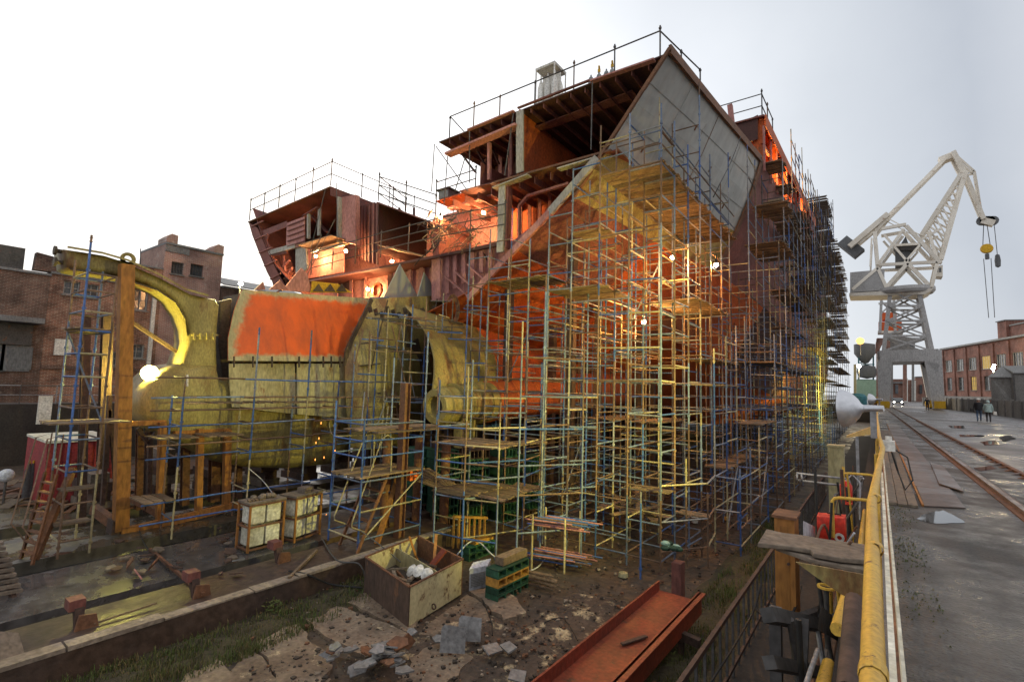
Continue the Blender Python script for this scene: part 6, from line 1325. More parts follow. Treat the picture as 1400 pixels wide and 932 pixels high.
bg_ = pp + V((-.38, .02, .92)); t = thing('shoulder_bag', 'black bag carried at the left side of the helmeted person', 'bag', bg_); MB().slab([bg_ + V((-.16, -.1, -.14)), bg_ + V((.12, -.1, -.14)), bg_ + V((.12, -.1, .12)), bg_ + V((-.14, -.1, .12))], (0, .2, 0), .04).build('pouch', 'black', t, True); MB().path([bg_ + V((.1, 0, .1)), pp + V((-.1, .1, 1.5)), pp + V((.12, .02, 1.5))], .02, 5).build('strap', 'black', t)
pp = P(1352, 577, Z=0); person(pp, 1.45, 'raincoat', 'trousers', 'person in pale green hooded raincoat walking beside the helmeted one', 1.68, hood='raincoat', stride=-.14)
bg_ = pp + V((.36, 0, .72)); t = thing('carrier_bag', 'small white bag in the hand of the raincoat person', 'bag', bg_); MB().slab([bg_ + V((-.1, -.06, -.14)), bg_ + V((.14, -.06, -.14)), bg_ + V((.1, -.06, .12)), bg_ + V((-.06, -.06, .12))], (0, .12, 0), .04).build('pouch', 'white', t, True); MB().tube(bg_ + V((0, 0, .1)), bg_ + V((-.06, 0, .22)), .012).build('handle', 'white', t)
pp = P(1268, 561, Z=0); person(pp, 1.5, 'coat', 'trousers', 'distant person all in black standing before the yellow crane bogie', 1.75)
# ================================================================ THINGS ON THE PIT FLOOR
def at(px, py, z=ZF): return P(px, py, Z=z)
# skip
A, Bq, C0 = at(557, 862), at(631, 815), at(497, 812); Dq = A + (C0 - A) + (Bq - A)
t = thing('skip', 'open steel scrap skip, rust brown end and peeling cream side', 'skip', A); H = .80; ZZ = V((0, 0, 1))
e1 = (C0 - A).normalized(); e2 = (Bq - A).normalized(); base = V((0, 0, .06))
def side(a, c, m, name='side_panel'):
    d = (c - a).normalized(); n = V((d.y, -d.x, 0)); MB().beam(a + base + ZZ * H / 2, c + base + ZZ * H / 2, .03, H).build(name, m, t)
side(A + e2 * .016, C0 + e2 * .016, 'skiprust', 'end_panel'); side(A + e1 * .016 + e2 * .035, Bq + e1 * .016 - e2 * .035, 'skipcream'); side(C0 - e1 * .016 + e2 * .035, Dq - e1 * .016 - e2 * .035, 'skipcream'); side(Bq - e2 * .016, Dq - e2 * .016, 'rust', 'end_panel')
m0, m1 = A.lerp(Bq, .56), C0.lerp(Dq, .56); MB().beam(m0 + e1 * .05 + base + ZZ * H * .46, m1 - e1 * .05 + base + ZZ * H * .46, .03, H * .92).build('divider', 'castlight', t)
MB().prism([A + base, Bq + base, Dq + base, C0 + base], (0, 0, .03)).build('floor', 'rust', t)
MB().prism([A + base + ZZ * .3, Bq + base + ZZ * .3, Dq + base + ZZ * .3, C0 + base + ZZ * .3], (0, 0, .02)).build('fill', 'rockdark', t)
for a, c in ((A, C0), (A, Bq), (C0, Dq), (Bq, Dq)): MB().beam(a + base + ZZ * (H + .012), c + base + ZZ * (H + .012), .05, .025).build('rim', 'rust', t)
MB().lathe([(.045, -.015), (.065, -.015), (.065, .015), (.045, .015), (.045, -.015)], A.lerp(Bq, .42) - e1 * .05 + ZZ * .2, e2, 12).build('ring', 'drust', t)
def inskip(u, v, z): return A + e1 * (C0 - A).length * u + e2 * (Bq - A).length * v + ZZ * z
for k in range(12):
    a = inskip(U(.12, .88), U(.08, .48), .42 + U(0, .25)); c = inskip(U(.12, .88), U(.08, .48), .42 + U(0, .3))
    tag(MB().beam(a, c, U(.04, .09), U(.03, .06)).build('scrap_piece', random.choice(('plank', 'rust', 'drust', 'timber'))), 'rusty or wooden scrap piece lying in the front half of the skip', 'scrap', 'scrap in the skip')
for k, (u, v, a) in enumerate(((.3, .42, .0), (.18, .47, .8), (.42, .40, -.5))):
    c = inskip(u, v, .74 - .03 * k); o = MB().lathe([(0, 0), (.13, .0), (.15, .03), (.11, .05), (.07, .09), (0, .1)], c, (math.sin(a) * .5, -.7, .6), 14).build('hard_hat', 'white', None, True); tag(o, ['topmost round white cap lying in the skip', 'round white cap half hidden at the skip edge', 'greyer white cap at the back of the caps in the skip'][k], 'cap')
for k, (a, c, w, m) in enumerate(((inskip(.75, .8, .45), inskip(.82, .66, 1.12), .07, 'post'), (inskip(.35, .75, .5), inskip(.55, .98, 1.15), .07, 'post'), (inskip(.4, .7, .55), inskip(.3, .92, .95), .22, 'redsteel'), (inskip(.7, .62, .6), inskip(.25, .7, .7), .08, 'drust'))):
    tag(MB().beam(a, c, w, .05).build('scrap_piece', m), ['left orange bar sticking out of the skip', 'right orange bar sticking out of the skip corner', 'curved dull red plate in the back half of the skip', 'dark bar lying across the back of the skip'][k], 'scrap')
# heater cabinet
p = at(652, 812); t = thing('heater_cabinet', 'pale grey louvred metal cabinet standing behind the skip', 'cabinet', p); a, c = at(641, 811), at(665, 805); w = (c - a); d = V((-.18, .36, 0)); hh = .48
MB().prism([a + ZZ * .06, c + ZZ * .06, c + d + ZZ * .06, a + d + ZZ * .06], (0, 0, hh)).build('body', 'heater', t); MB().prism([a + ZZ * (hh + .064) - w * .03, c + ZZ * (hh + .064) + w * .03, c + d + ZZ * (hh + .1) + w * .03, a + d + ZZ * (hh + .1) - w * .03], (0, 0, .03)).build('lid', 'heater', t)
nrm = V((w.y, -w.x, 0)).normalized()
for k in range(9): z = .15 + k * .037; MB().beam(a + w * .08 + nrm * .012 + ZZ * z, c - w * .08 + nrm * .012 + ZZ * z, .02, .016).build('louvre', 'tin', t)
for q in (a, c, a + d, c + d): MB().beam(q + (a.lerp(c, .5) + d * .5 - q) * .1, q + (a.lerp(c, .5) + d * .5 - q) * .1 + ZZ * .06, .03, .03).build('foot', 'tin', t)
# stacked keel blocks: each block its own thing
def keelblock(p, w, d, L, h, m, label, group, ribs=4):
    """open ribbed cast block; w, d unit directions"""
    t = thing('keel_block', label, 'keel block', p, group); q = [p, p + w * L[0], p + w * L[0] + d * L[1], p + d * L[1]]
    MB().prism(q, (0, 0, .03)).build('base_plate', m, t); MB().prism([x + ZZ * (h - .035) for x in q], (0, 0, .03)).build('top_plate', m, t)
    for k in range(ribs + 1):
        a = p + w * (.015 + (L[0] - .03) * k / ribs) + ZZ * .032; MB().beam(a + ZZ * (h - .07) / 2, a + d * L[1] + ZZ * (h - .07) / 2, .03, h - .07).build('rib', m, t)
    MB().beam(p + d * L[1] * .5 + ZZ * h / 2 + w * .03, p + w * (L[0] - .03) + d * L[1] * .5 + ZZ * h / 2, .03, h - .07).build('web', m, t)
    return t
p = at(680, 828); w = (at(722, 806) - p); Lw = w.length; w.normalize(); d = V((-w.y, w.x, 0)); d = d if d.x < 0 else -d
names = ['lowest green ribbed block of the stack beside the grey cabinet', 'second green block of the stack beside the cabinet', 'ochre block in the middle of the green stack', 'top green block of the stack under the brown timber']
for k, (m, h) in enumerate((('green', .2), ('green', .17), ('yelblock', .2), ('green', .2))): keelblock(p + ZZ * (sum((.2, .17, .2, .2)[:k]) + k * .004), w, d, (Lw, .38), h, m, names[k], 'keel blocks stacked beside the cabinet')
q = p + ZZ * .79 + w * Lw * .22; tag(MB().beam(q + d * .2 + ZZ * .1, q + d * .2 + w * Lw * .8 + ZZ * .1, .26, .18).build('timber_baulk', 'plank'), 'thick brown timber baulk on top of the green stack', 'timber')
p = at(641, 768); w = (at(676, 755) - p); Lw = w.length; w.normalize(); d = V((-w.y, w.x, 0)); d = d if d.x < 0 else -d
for k in range(2): keelblock(p + ZZ * k * .2, w, d, (Lw, .35), .19, 'green', ['bottom block of the low green pair behind the skip', 'upper block of the low green pair behind the skip'][k], 'keel blocks behind the skip')
tag(MB().beam(p + ZZ * .44 + d * .17 + w * .3, p + ZZ * .44 + d * .17 + w * Lw, .22, .1).build('timber_baulk', 'yelblock'), 'ochre plank on the low green block pair', 'timber')
# green stacks carrying the bossing
n_ = 0
for (X, Y, nz) in ((-12.6, 12.9, 8), (-12.0, 13.9, 8), (-11.4, 15.0, 8), (-13.6, 12.6, 8), (-10.9, 16.2, 7), (-13.9, 14.4, 8)):
    for k in range(nz):
        ww = math.radians(76 + U(-5, 5)); wd = V((math.cos(ww), math.sin(ww), 0))
        keelblock(V((X + U(-.03, .03), Y, ZF + .03 + k * .335)), wd, V((-wd.y, wd.x, 0)), (.85, .8), .32, 'green' if (k + n_) % 4 else 'drust', '%s block, %s from the ground, %s stack under the shaft bossing' % ('green' if (k + n_) % 4 else 'rust brown', ('first', 'second', 'third', 'fourth', 'fifth', 'sixth', 'seventh', 'eighth')[k], ('front middle', 'second front', 'front right', 'front left', 'rear right', 'rear left')[n_]), 'keel blocks under the bossing', 5)
    n_ += 1
for k in range(2):
    q = P(556, 655, X=-11.9); q.z = -1.24 + k * .19; b = MB().box(q + V((-.15, 0, 0)), q + V((.15, .36, .17))); o = b.build('orange_box', 'sign'); tag(o, ['lower bright orange box with a dark slot on the plank landing', 'upper bright orange box with a dark slot on the plank landing'][k], 'box', 'orange boxes'); MB().box(q + V((.151, .14, .07)), q + V((.156, .26, .10))).build('slot', 'black', o)
for k, (X, Y) in enumerate(((-12.9, 12.2), (-11.9, 12.5), (-13.0, 10.9))):
    t = thing('pillar', 'rusty round pillar under the bossing platform', 'pillar', (X, Y, ZF), 'pillars under the bossing'); MB().tube((X, Y, ZF), (X, Y, -.1), .16, 12).build('shaft', 'rust', t, True); MB().box((X - .25, Y - .25, ZF + .02), (X + .25, Y + .25, ZF + .06)).build('foot_plate', 'rust', t)
p = P(545, 735, X=-11.6); t = thing('tall_post', 'tall rusty channel post rising beside the access scaffold', 'post', (-11.6, p.y, ZP)); MB().ibeam((-11.6, p.y, ZP), (-11.6, p.y, P(545, 523, X=-11.6).z), .24, .22, .025, (0, 1, 0)).build('post', 'rust', t)
# yellow pallet-like grating stand under planks
b = thing('yellow_stand', 'yellow barred steel stand under the low plank landing', 'stand', at(635, 720)); q = V((-10.6, 11.6, ZF))
for k in range(7): MB().beam(q + V((k * .13, .3 * k * .3, .1)), q + V((k * .13, .3 * k * .3, 1.0)), .06, .04).build('bar', 'yelblock', b)
MB().beam(q + V((-.05, 0, 1.03)), q + V((.85, .6, 1.03)), .1, .06).build('top_bar', 'yelblock', b)
# white cylinder cages
def cage(p, w, d, label):
    t = thing('cylinder_cage', label, 'cage', p, 'cages of white canisters'); W_, D_, H_ = .95, .62, 1.2
    def q(a, c, z): return p + w * a * W_ + d * c * D_ + ZZ * z
    for a in (0, 1):
        for c in (0, 1): MB().beam(q(a, c, 0), q(a, c, H_), .05, .05).build('post', 'post', t)
    for z in (.06, .64, H_):
        for a, c in (((0, 0), (1, 0)), ((1, 0), (1, 1)), ((1, 1), (0, 1)), ((0, 1), (0, 0))): MB().beam(q(*a, z), q(*c, z), .045, .045).build('rail', 'rust', t)
    MB().prism([q(-.04, -.04, H_ + .03), q(1.04, -.04, H_ + .03), q(1.04, 1.04, H_ + .03), q(-.04, 1.04, H_ + .03)], (0, 0, .05)).build('lid', 'timber', t)
    for z in (.1, .68):
        for a in (.27, .73):
            c0 = [q(a - .2, .12, z), q(a + .2, .12, z), q(a + .2, .88, z), q(a - .2, .88, z)]; MB().slab([x for x in c0], ZZ * .5, .05).build('canister', 'dirtywhite', t, True)
    return t, q
for (pa, pb, lab) in (((338, 756), (382, 745), 'left cage of white canisters with rags and stones on its lid'), ((402, 742), (436, 730), 'right cage of white canisters with a box on its lid')):
    a, c = at(*pa, ZP), at(*pb, ZP); w = (c - a).normalized(); d = V((-w.y, w.x, 0)); d = d if d.x < 0 else -d; t, q = cage(a, w, d, lab)
    if pa[0] < 400:
        for k in range(5): tag(MB().ball(q(.3 + k * .12, .5 + U(-.2, .2), 1.31 + U(0, .03)), .11, 7, 5, (1.2, .8, .7)).build('stone', 'timber'), 'rough grey lump on the left cage lid, %s in the row' % ('first', 'second', 'third', 'fourth', 'last')[k], 'stone', 'lumps on the left cage')
        for k in range(5): tag(MB().beam(q(.05 + k * .1, .2, 1.30), q(.08 + k * .1, .5, 1.31), .06, .04).build('plank_offcut', 'plank'), 'short wood offcut lying on the left cage lid', 'wood', 'offcuts on the left cage')
    else: tag(MB().beam(q(.4, .4, 1.36), q(.75, .4, 1.36), .3, .14).build('wood_box', 'timber'), 'small grey wooden box on the right cage lid', 'box')
# bollard like mooring brackets on the berth step
for px, py, lab in ((100, 862, 'rusty bracket with red cap at the left end of the berth step'), (262, 818, 'rusty bracket with red cap in the middle of the berth step'), (378, 770, 'rusty tilted bracket with red cap before the white canisters')):
    p = at(px, py, ZP); t = thing('edge_bracket', lab, 'bracket', p, 'brackets on the berth step')
    MB().prism([p + V((.08, 0, 0)), p + V((.08, .34, 0)), p + V((.08, .30, .22)), p + V((.08, .05, .26))], (-.06, 0, 0)).build('plate', 'rust', t); MB().prism([p + V((-.1, .02, 0)), p + V((.02, .02, 0)), p + V((-.08, .0, .45)), p + V((-.26, .0, .45))], (0, .14, 0)).build('arm', 'drust', t)
    MB().prism([p + V((-.36, -.08, .32)), p + V((-.06, -.08, .32)), p + V((-.06, .16, .32)), p + V((-.36, .16, .32))], (0, 0, .18)).build('cap', 'oxide', t)
# loose steel on the wet slab
for i, (a, c, w, m, lab) in enumerate((((205, 750), (278, 812), .06, 'rust', 'long rusty bar lying across the berth step'), ((395, 790), (433, 752), .06, 'plank', 'thin wooden batten leaning near the canister cage'), ((128, 852), (214, 824), .03, 'plank', 'thin pale batten lying in the dark drain'))):
    q0, q1 = at(*a, ZP + .05), at(*c, ZP + .08); tag(MB().beam(q0, q1, w, w).build('loose_bar', m), lab, 'bar')
def plate(px, pyy, z, s, tilt, m, lab, grp, nm='plate_offcut', n=5, yaw=None):
    p = at(px, pyy, z) + ZZ * .03; yaw = U(0, 6.28) if yaw is None else yaw; rot = Matrix.Rotation(yaw, 3, 'Z') @ Matrix.Rotation(tilt, 3, 'X'); pts = []
    a0 = U(0, 6)
    for k in range(n):
        a = a0 + k * 6.283 / n + U(-.25, .25); r = s * U(.7, 1.1); pts.append(V((math.cos(a) * r, math.sin(a) * r * .75, 0)))
    mn = min((rot @ q).z for q in pts); pts = [p + rot @ q - ZZ * mn for q in pts]
    b = MB(); b.prism(pts, rot @ V((0, 0, .028))); return tag(b.build(nm, m), lab, 'steel plate', grp)
for k in range(30): plate(U(445, 556), U(882, 928), ZF + .1 + k * .010, U(.11, .27), U(-.35, .55), 'scrap' if k % 4 else 'rust', 'cut grey steel offcut lying in the scrap heap before the skip', 'offcuts in the scrap heap')
plate(445, 902, ZF + .12, .17, 1.0, 'scrap', 'triangular offcut standing at the left of the scrap heap', None, n=3, yaw=.6); plate(556, 890, ZF + .1, .26, 1.45, 'rust', 'rust edged plate standing upright right of the scrap heap', None, n=4, yaw=1.5)
for px, py, s_, lab in ((618, 892, .26, 'square grey plate leaning, left of the pair right of the heap'), (641, 876, .25, 'square grey plate leaning, right of the pair right of the heap')):
    p = at(px, py, ZF + .12); d = V((.82, .58, 0)); up = V((-.18, .28, .9)).normalized(); q = [p - d * s_ * .9, p + d * s_ * .9, p + d * s_ * .9 + up * s_ * 1.6, p - d * s_ * .7 + up * s_ * 1.75, p - d * s_ * .9 + up * s_ * 1.55]; tag(MB().prism(q, V((.02, -.025, .01))).build('leaning_plate', 'scrap'), lab, 'steel plate', 'leaning plates')
for px, py, lab in ((672, 893, 'crumpled grey plate, left of two flat ones near the red girder'), (697, 890, 'flat grey plate, right of two near the red girder'), (600, 878, 'small rounded offcut lying before the leaning plates'), (705, 930, 'grey offcut at the lower picture edge'), (563, 868, 'small pale plate leaning on the skip corner')): plate(px, py, ZF + .12, .24 if px > 650 else .16, .25, 'scrap', lab, None, n=4 if px > 650 else 5)
for k in range(26):
    px, py = U(150, 330), U(715, 790); p = at(px, py, ZP + .03); plate(px, py, ZP + .02, U(.08, .22), U(-.4, .4), random.choice(('scrap', 'drust', 'timber', 'drust')), 'small rusty scrap lying on the wet berth slab', 'scrap on the wet slab', 'scrap_bit')
for px, py, lab in ((178, 776, 'left upright scrap block on the wet slab'), (210, 780, 'right upright scrap block on the wet slab'), (186, 792, 'reddish scrap block lying on the wet slab')): plate(px, py, ZP, .24, 1.0, 'rust' if px != 186 else 'pink', lab, None, 'scrap_block', 4)
b = MB(); rnd = random.Random(5)
for k in range(2600):
    if rnd.random() < .45: p = at(rnd.uniform(340, 900), rnd.uniform(800, 940))
    else: p = V((rnd.uniform(-9, -2.2), rnd.uniform(8, 24), ZF))
    s_ = rnd.choice((.008, .010, .014, .02, .035)) * rnd.uniform(.6, 1.2); b.m = rnd.choice((0, 1, 1, 1, 2)); a = rnd.uniform(0, 3); q = Matrix.Rotation(a, 3, 'Z')
    c = [p + q @ V((x * s_ * rnd.uniform(.6, 1.3), y * s_ * rnd.uniform(.6, 1.3), z * s_ * .6 + .07)) for z in (-1, 1) for x, y in ((-1, -1), (1, -1), (1, 1), (-1, 1))]
    b.add(c, [(3, 2, 1, 0), (4, 5, 6, 7), (0, 1, 5, 4), (1, 2, 6, 5), (2, 3, 7, 6), (3, 0, 4, 7)])
tag(b.build('gravel', ['concrete', 'rockdark', 'rust']), kind='stuff')
# red channel girder on trestles
g0, g1 = at(732, 930, -2.42), at(895, 799, -2.42); ax = (g1 - g0).normalized(); sdv = V((ax.y, -ax.x, 0)); t = thing('red_girder', 'big red painted channel girder lying open side up along the pit', 'girder', g0.lerp(g1, .5)); gw = (at(838, 930, -2.42) - g0).dot(sdv); g0 = g0 - ZZ * .23; g1 = g1 - ZZ * .23
g0b = g0 - ax * 2.5; g1b = g1 + ax * .3; 
MB().prism([g0b, g1b, g1b + sdv * gw, g0b + sdv * gw], (0, 0, .03)).build('web', 'redsteel', t)
MB().beam(g0b + ZZ * .07 - sdv * .02, g1b + ZZ * .07 - sdv * .02, .035, .32).build('flange', 'redsteel', t); MB().beam(g0b + ZZ * .0 + sdv * (gw + .02), g1b + ZZ * .0 + sdv * (gw + .02), .04, .44).build('flange', 'redsteel', t); MB().beam(g0b + ZZ * .205 + sdv * (gw + .05), g1b + ZZ * .205 + sdv * (gw + .05), .16, .03).build('lip', 'redsteel', t)
for k in range(3):
    q = g0b.lerp(g1b, .2 + .32 * k); tt = thing('trestle', ['near black trestle under the red girder', 'middle black trestle under the red girder', 'far black trestle under the red girder'][k], 'trestle', q, 'trestles under the girder')
    MB().beam(q - sdv * .1 - ZZ * .1, q + sdv * (gw + .35) - ZZ * .26 + ZZ * .0, .14, .14).build('cross_beam', 'drust', tt)
    for s_ in (0, gw): MB().beam(q + sdv * s_ - ZZ * .25, V((q.x + sdv.x * s_, q.y + sdv.y * s_, ZF)), .1, .1).build('leg', 'drust', tt)
p = at(850, 880, -2.58); tag(MB().beam(p, p + ax * .55 + sdv * .22, .07, .03).build('loose_bar', 'drust'), 'dark iron bar lying in the trough of the red girder', 'bar')
for k in range(2):
    q = P(921, 750 + k * 22, X=-4.0) + V((0, 0, 0)); t = thing('fish_crate', ['green rag of netting heaped on an orange box under the scaffold', 'orange box under the green netting'][k], ['netting', 'box'][k], q)
    if k == 1: B((q.x - .02, q.y - .1, ZF + .05), (q.x + .2, q.y + .2, q.z + .08)).build('box', 'oxide', t)
    else:
        for j in range(9): MB().ball(q + V((U(-.2, .15), U(-.2, .2), U(-.02, .12))), .10, 7, 5, (1.2, 1, .6)).build('net_fold', 'teal2' if j % 3 == 0 else 'green', t, True)
# bundles of steel tubes stacked on a rack
rk = thing('tube_rack', 'rack of stacked scaffold tubes near the foot of the tall scaffold', 'rack', at(745, 745)); q = V((-7.9, 11.9, ZF))
for X, Y in ((0, 0), (.9, .25), (-.2, 1.0), (.8, 1.3)): MB().tube(q + V((X, Y, 0)), q + V((X, Y, 1.5)), .03, 6).build('post', 'cream', rk)
n_ = 0
for lev, zz in ((0, .25), (1, 1.15)):
    for k in range(20 if lev == 0 else 16):
        a = q + V((U(-.35, -.1), U(.0, 1.1), zz + .04 * (k % 5) + .01)); c = a + V((1.5 + U(-.2, .2), .35, U(-.02, .02))); o = MB().tube(a, c, .024, 6).build('steel_tube', random.choice(('blue', 'pink', 'brown', 'blue'))); tag(o, 'scaffold tube lying on the %s shelf of the tube rack' % ('lower' if lev == 0 else 'upper'), 'tube', 'tubes on the %s rack shelf' % ('lower' if lev == 0 else 'upper'))
for k in range(9):
    a = at(712 + U(-4, 4), 795 + U(-6, 10)) + ZZ * (.1 + .035 * k); o = MB().beam(a, a + V((.95, .1 + U(-.1, .1), U(-.02, .05))), .06, .03).build('batten', 'plank'); tag(o, 'short batten in the pile beside the green stack', 'wood', 'battens beside the green stack')
# small stuff on the floor right: white pot, yellow pot, bits
for px, py, m, lab in ((950, 716, 'white', 'small white bucket on the pit floor among the scaffold feet'), (993, 712, 'yelblock', 'small yellow lump on the pit floor right of the white bucket'), (852, 790, 'castlight', 'pale block lying on the dark floor beyond the stack')):
    p = at(px, py); t = thing('bucket' if m == 'white' else 'floor_block', lab, 'bucket' if m == 'white' else 'block', p); MB().lathe([(0, 0), (.11, 0), (.14, .2), (.12, .2), (.1, .04), (0, .04)] if m == 'white' else [(0, 0), (.14, 0), (.12, .1), (0, .12)], p + ZZ * .05, (0, 0, 1), 10).build('body', m, t)
# ---------------------------------------------------------------- ledge under the quay rail
fn = thing('ledge_fence', 'dark iron bar fence along the service ledge below the handrail', 'fence', (-1.78, 9, -2.25))
fx = -1.78; MB().beam((fx, 2.0, -1.28), (fx, 24, -1.36), .05, .06).build('top_rail', 'drust', fn); MB().beam((fx, 2.0, -2.1), (fx, 24, -2.15), .04, .05).build('low_rail', 'drust', fn)
for k in range(60): y = 2.2 + k * .36; MB().beam((fx, y, -3.0), (fx, y, -1.3), .03, .03).build('bar', 'darktube', fn)
p = P(1077, 700, X=-1.15); t = thing('rusty_cabinet', 'tall narrow rust orange steel cabinet standing below the handrail', 'cabinet', p)
a, c = P(1064, 703, X=-1.22), P(1098, 703, X=-.97); zt_ = a.z
B((a.x - .02, a.y - .22, zt_ - 1.45), (c.x - .02, a.y + .22, zt_)).build('body', 'post', t); B((a.x - .05, a.y - .25, zt_ + .002), (c.x + .01, a.y + .25, zt_ + .04)).build('lid', 'rust', t); B((a.x + .05, a.y - .226, zt_ - 1.3), (c.x - .09, a.y - .221, zt_ - .1)).build('door', 'post', t); MB().tube((c.x - .1, a.y - .25, zt_ - .6), (c.x - .1, a.y - .22, zt_ - .6), .02).build('handle', 'drust', t)
q = P(1107, 735, X=-.85); tag(MB().prism([P(1098, 712, X=-.85), P(1114, 720, X=-.80), P(1114, 742, X=-.80), P(1098, 740, X=-.85)], (.0, .02, 0)).build('sheet_panel', 'heater'), 'pale green grey sheet leaning right of the rusty cabinet', 'sheet')
a = P(1045, 740, Z=.05); t = thing('timber_plank', 'thick weathered grey plank lying across to the yellow handrail', 'plank', a)
MB().slab([P(*p, Z=.0) for p in ((1048, 728), (1070, 733), (1095, 736), (1122, 741), (1187, 750), (1187, 772), (1150, 769), (1112, 762), (1108, 757), (1078, 752), (1036, 748))], (0, 0, .05), .012).build('board', 'timber', t); MB().slab([P(*p, Z=-.06) for p in ((1060, 752), (1112, 763), (1188, 777), (1188, 786), (1110, 770))], (0, 0, .045), .01).build('board', 'timber', t)
tag(MB().prism([P(*p, Y=5.0) for p in ((1088, 768), (1186, 786), (1186, 828), (1150, 812), (1118, 790))], (0, .02, 0)).build('support_gusset', 'cast'), 'pale yellow triangular plate under the grey plank', 'bracket')
# yellow bent rails with red boxes
for k, (y, lab) in enumerate(((8.4, 'near bent yellow pipe arm hooked to the handrail with the red box'), (11.4, 'far bent yellow pipe arm above the red cylinder'))):
    a = P(1138 if k == 0 else 1153, 690 if k == 0 else 668, Y=y); z1 = P(1138 if k == 0 else 1153, 679 if k == 0 else 646, Y=y).z; t = thing('bent_pipe', lab, 'pipe', (a.x, y, z1))
    MB().path([V((a.x, y, z1 - .55)), V((a.x, y, z1 - .06)), V((a.x + .03, y, z1 - .015)), V((a.x + .08, y, z1)), V((-.16, y + .1, z1)), V((-.08, y + .12, z1 - .02)), V((-.05, y + .12, z1 - .1)), V((-.05, y + .12, z1 - .8))], .022, 8).build('pipe', 'railyel', t, True)
p = P(1136, 722, Y=8.5); t = thing('welding_feeder', 'bright red welding box hanging from the near yellow pipe arm', 'welding box', p)
MB().slab([p + V((-.17, 0, -.17)), p + V((.17, 0, -.17)), p + V((.17, 0, .17)), p + V((-.17, 0, .14))], (0, .3, 0), .02).build('case', 'red', t, True); MB().lathe([(.03, 0), (.06, 0), (.06, .02), (.03, .02)], p + V((.1, -.02, -.1)), (0, -1, 0), 12).build('gauge', 'white', t); MB().beam(p + V((-.05, .15, .18)), p + V((.12, .15, .18)), .02, .02).build('handle', 'black', t)
p = P(1157, 672, Y=11.5); t = thing('red_cylinder', 'small red gas regulator cylinder under the far yellow pipe arm', 'cylinder', p); MB().lathe([(0, -.2), (.1, -.2), (.1, .12), (.05, .2), (0, .2)], p, (0, 0, 1), 12).build('body', 'red', t, True); MB().path([p + V((0, 0, .2)), p + V((.1, 0, .34)), p + V((.22, 0, .2)), p + V((.2, 0, -.5))], .015, 6).build('hose', 'heater', t)
q = P(1128, 652, Y=12.0); t = thing('pipe_manifold', 'grey twin pipe manifold sticking out over the pit left of the red cylinder', 'pipes', q)
for z in (0, -.14): MB().tube(q + V((-.5, -.1, z + .03)), q + V((.35, .1, z)), .022, 8).build('pipe', 'galv', t)
for a in (-.5, -.42): MB().lathe([(0, 0), (.07, 0), (.07, .03), (0, .03)], q + V((a, -.1, -.05)), (1, .2, 0), 10).build('flange', 'galv', t)
p = P(1145, 628, X=-.9); t = thing('white_post', 'pale concrete post standing on the ledge under the dish lamp', 'post', p); zt_ = P(1145, 610, X=-.9).z; B((-1.1, p.y - .2, -2.25), (-.75, p.y + .2, zt_)).build('post', 'castlight', t); B((-1.12, p.y - .22, zt_ + .002), (-.73, p.y + .22, zt_ + .05)).build('cap', 'castlight', t)
# dark steel frame with cut pipes at the lower edge
t = thing('black_frame', 'heavy black steel frame between fence and handrail at the lower edge', 'steel frame', (-.8, 4.3, -2.25))
def Q(px, py, X): return P(px, py, X=X)
for a, c, w in ((Q(1050, 840, -.85), Q(1150, 860, -.45), .12), (Q(1060, 830, -.85), Q(1062, 940, -.85), .1), (Q(1100, 846, -.65), Q(1096, 940, -.65), .08), (Q(1150, 855, -.45), Q(1152, 940, -.45), .12), (Q(1052, 905, -.8), Q(1150, 925, -.42), .1)): MB().beam(a, c, w, w, (0, 1, 0)).build('member', 'darktube', t)
MB().prism([Q(1120, 840, -.5), Q(1152, 866, -.42), Q(1152, 880, -.42), Q(1118, 860, -.5)], (0, .25, 0)).build('gusset', 'darktube', t); MB().prism([Q(1072, 852, -.8), Q(1118, 835, -.6), Q(1118, 862, -.6)], (0, .2, 0)).build('gusset', 'darktube', t)
for i, (a, c, r, m, lab) in enumerate(((Q(1145, 860, -.3), Q(1160, 806, -.3), .05, 'railyel', 'short orange yellow pipe stub leaning at the black frame'), (Q(1122, 950, -.42), Q(1133, 908, -.42), .055, 'railyel', 'cut yellow pipe end at the lower picture edge'), (Q(1102, 935, -.5), Q(1118, 888, -.5), .02, 'galv', 'thin pale rod beside the cut yellow pipe'), (Q(1168, 820, -.18), Q(1160, 945, -.18), .06, 'drust', 'dark brown square pipe just left of the handrail'), (Q(1176, 755, -.22), Q(1183, 690, -.3), .035, 'railyel', 'thin yellow pipe rising below the handrail'))):
    tag(MB().tube(a, c, r, 10).build('pipe', m, None, True), lab, 'pipe')
for k in range(5): 
    a = V((-.3 - .1 * k, 3 + k * .4, -1.0 - .15 * k)); o = MB().tube(a, a + V((0, 9, .1)), .04 + .01 * (k % 3), 8).build('pipe', ('darktube', 'galv', 'drust', 'darktube', 'rust')[k]); tag(o, 'long service pipe running along the quay wall under the handrail', 'pipe', 'service pipes on the quay wall')
b = MB()
for k in range(5): b.tube(V((-1.5 + .08 * k, 4.6, -2.0)), V((-1.35 + .08 * k, 6.0, -1.6)), .012, 5)
tag(b.build('grating', 'darktube'), 'rusty barred grating beside the ledge fence at the lower edge', 'grating')
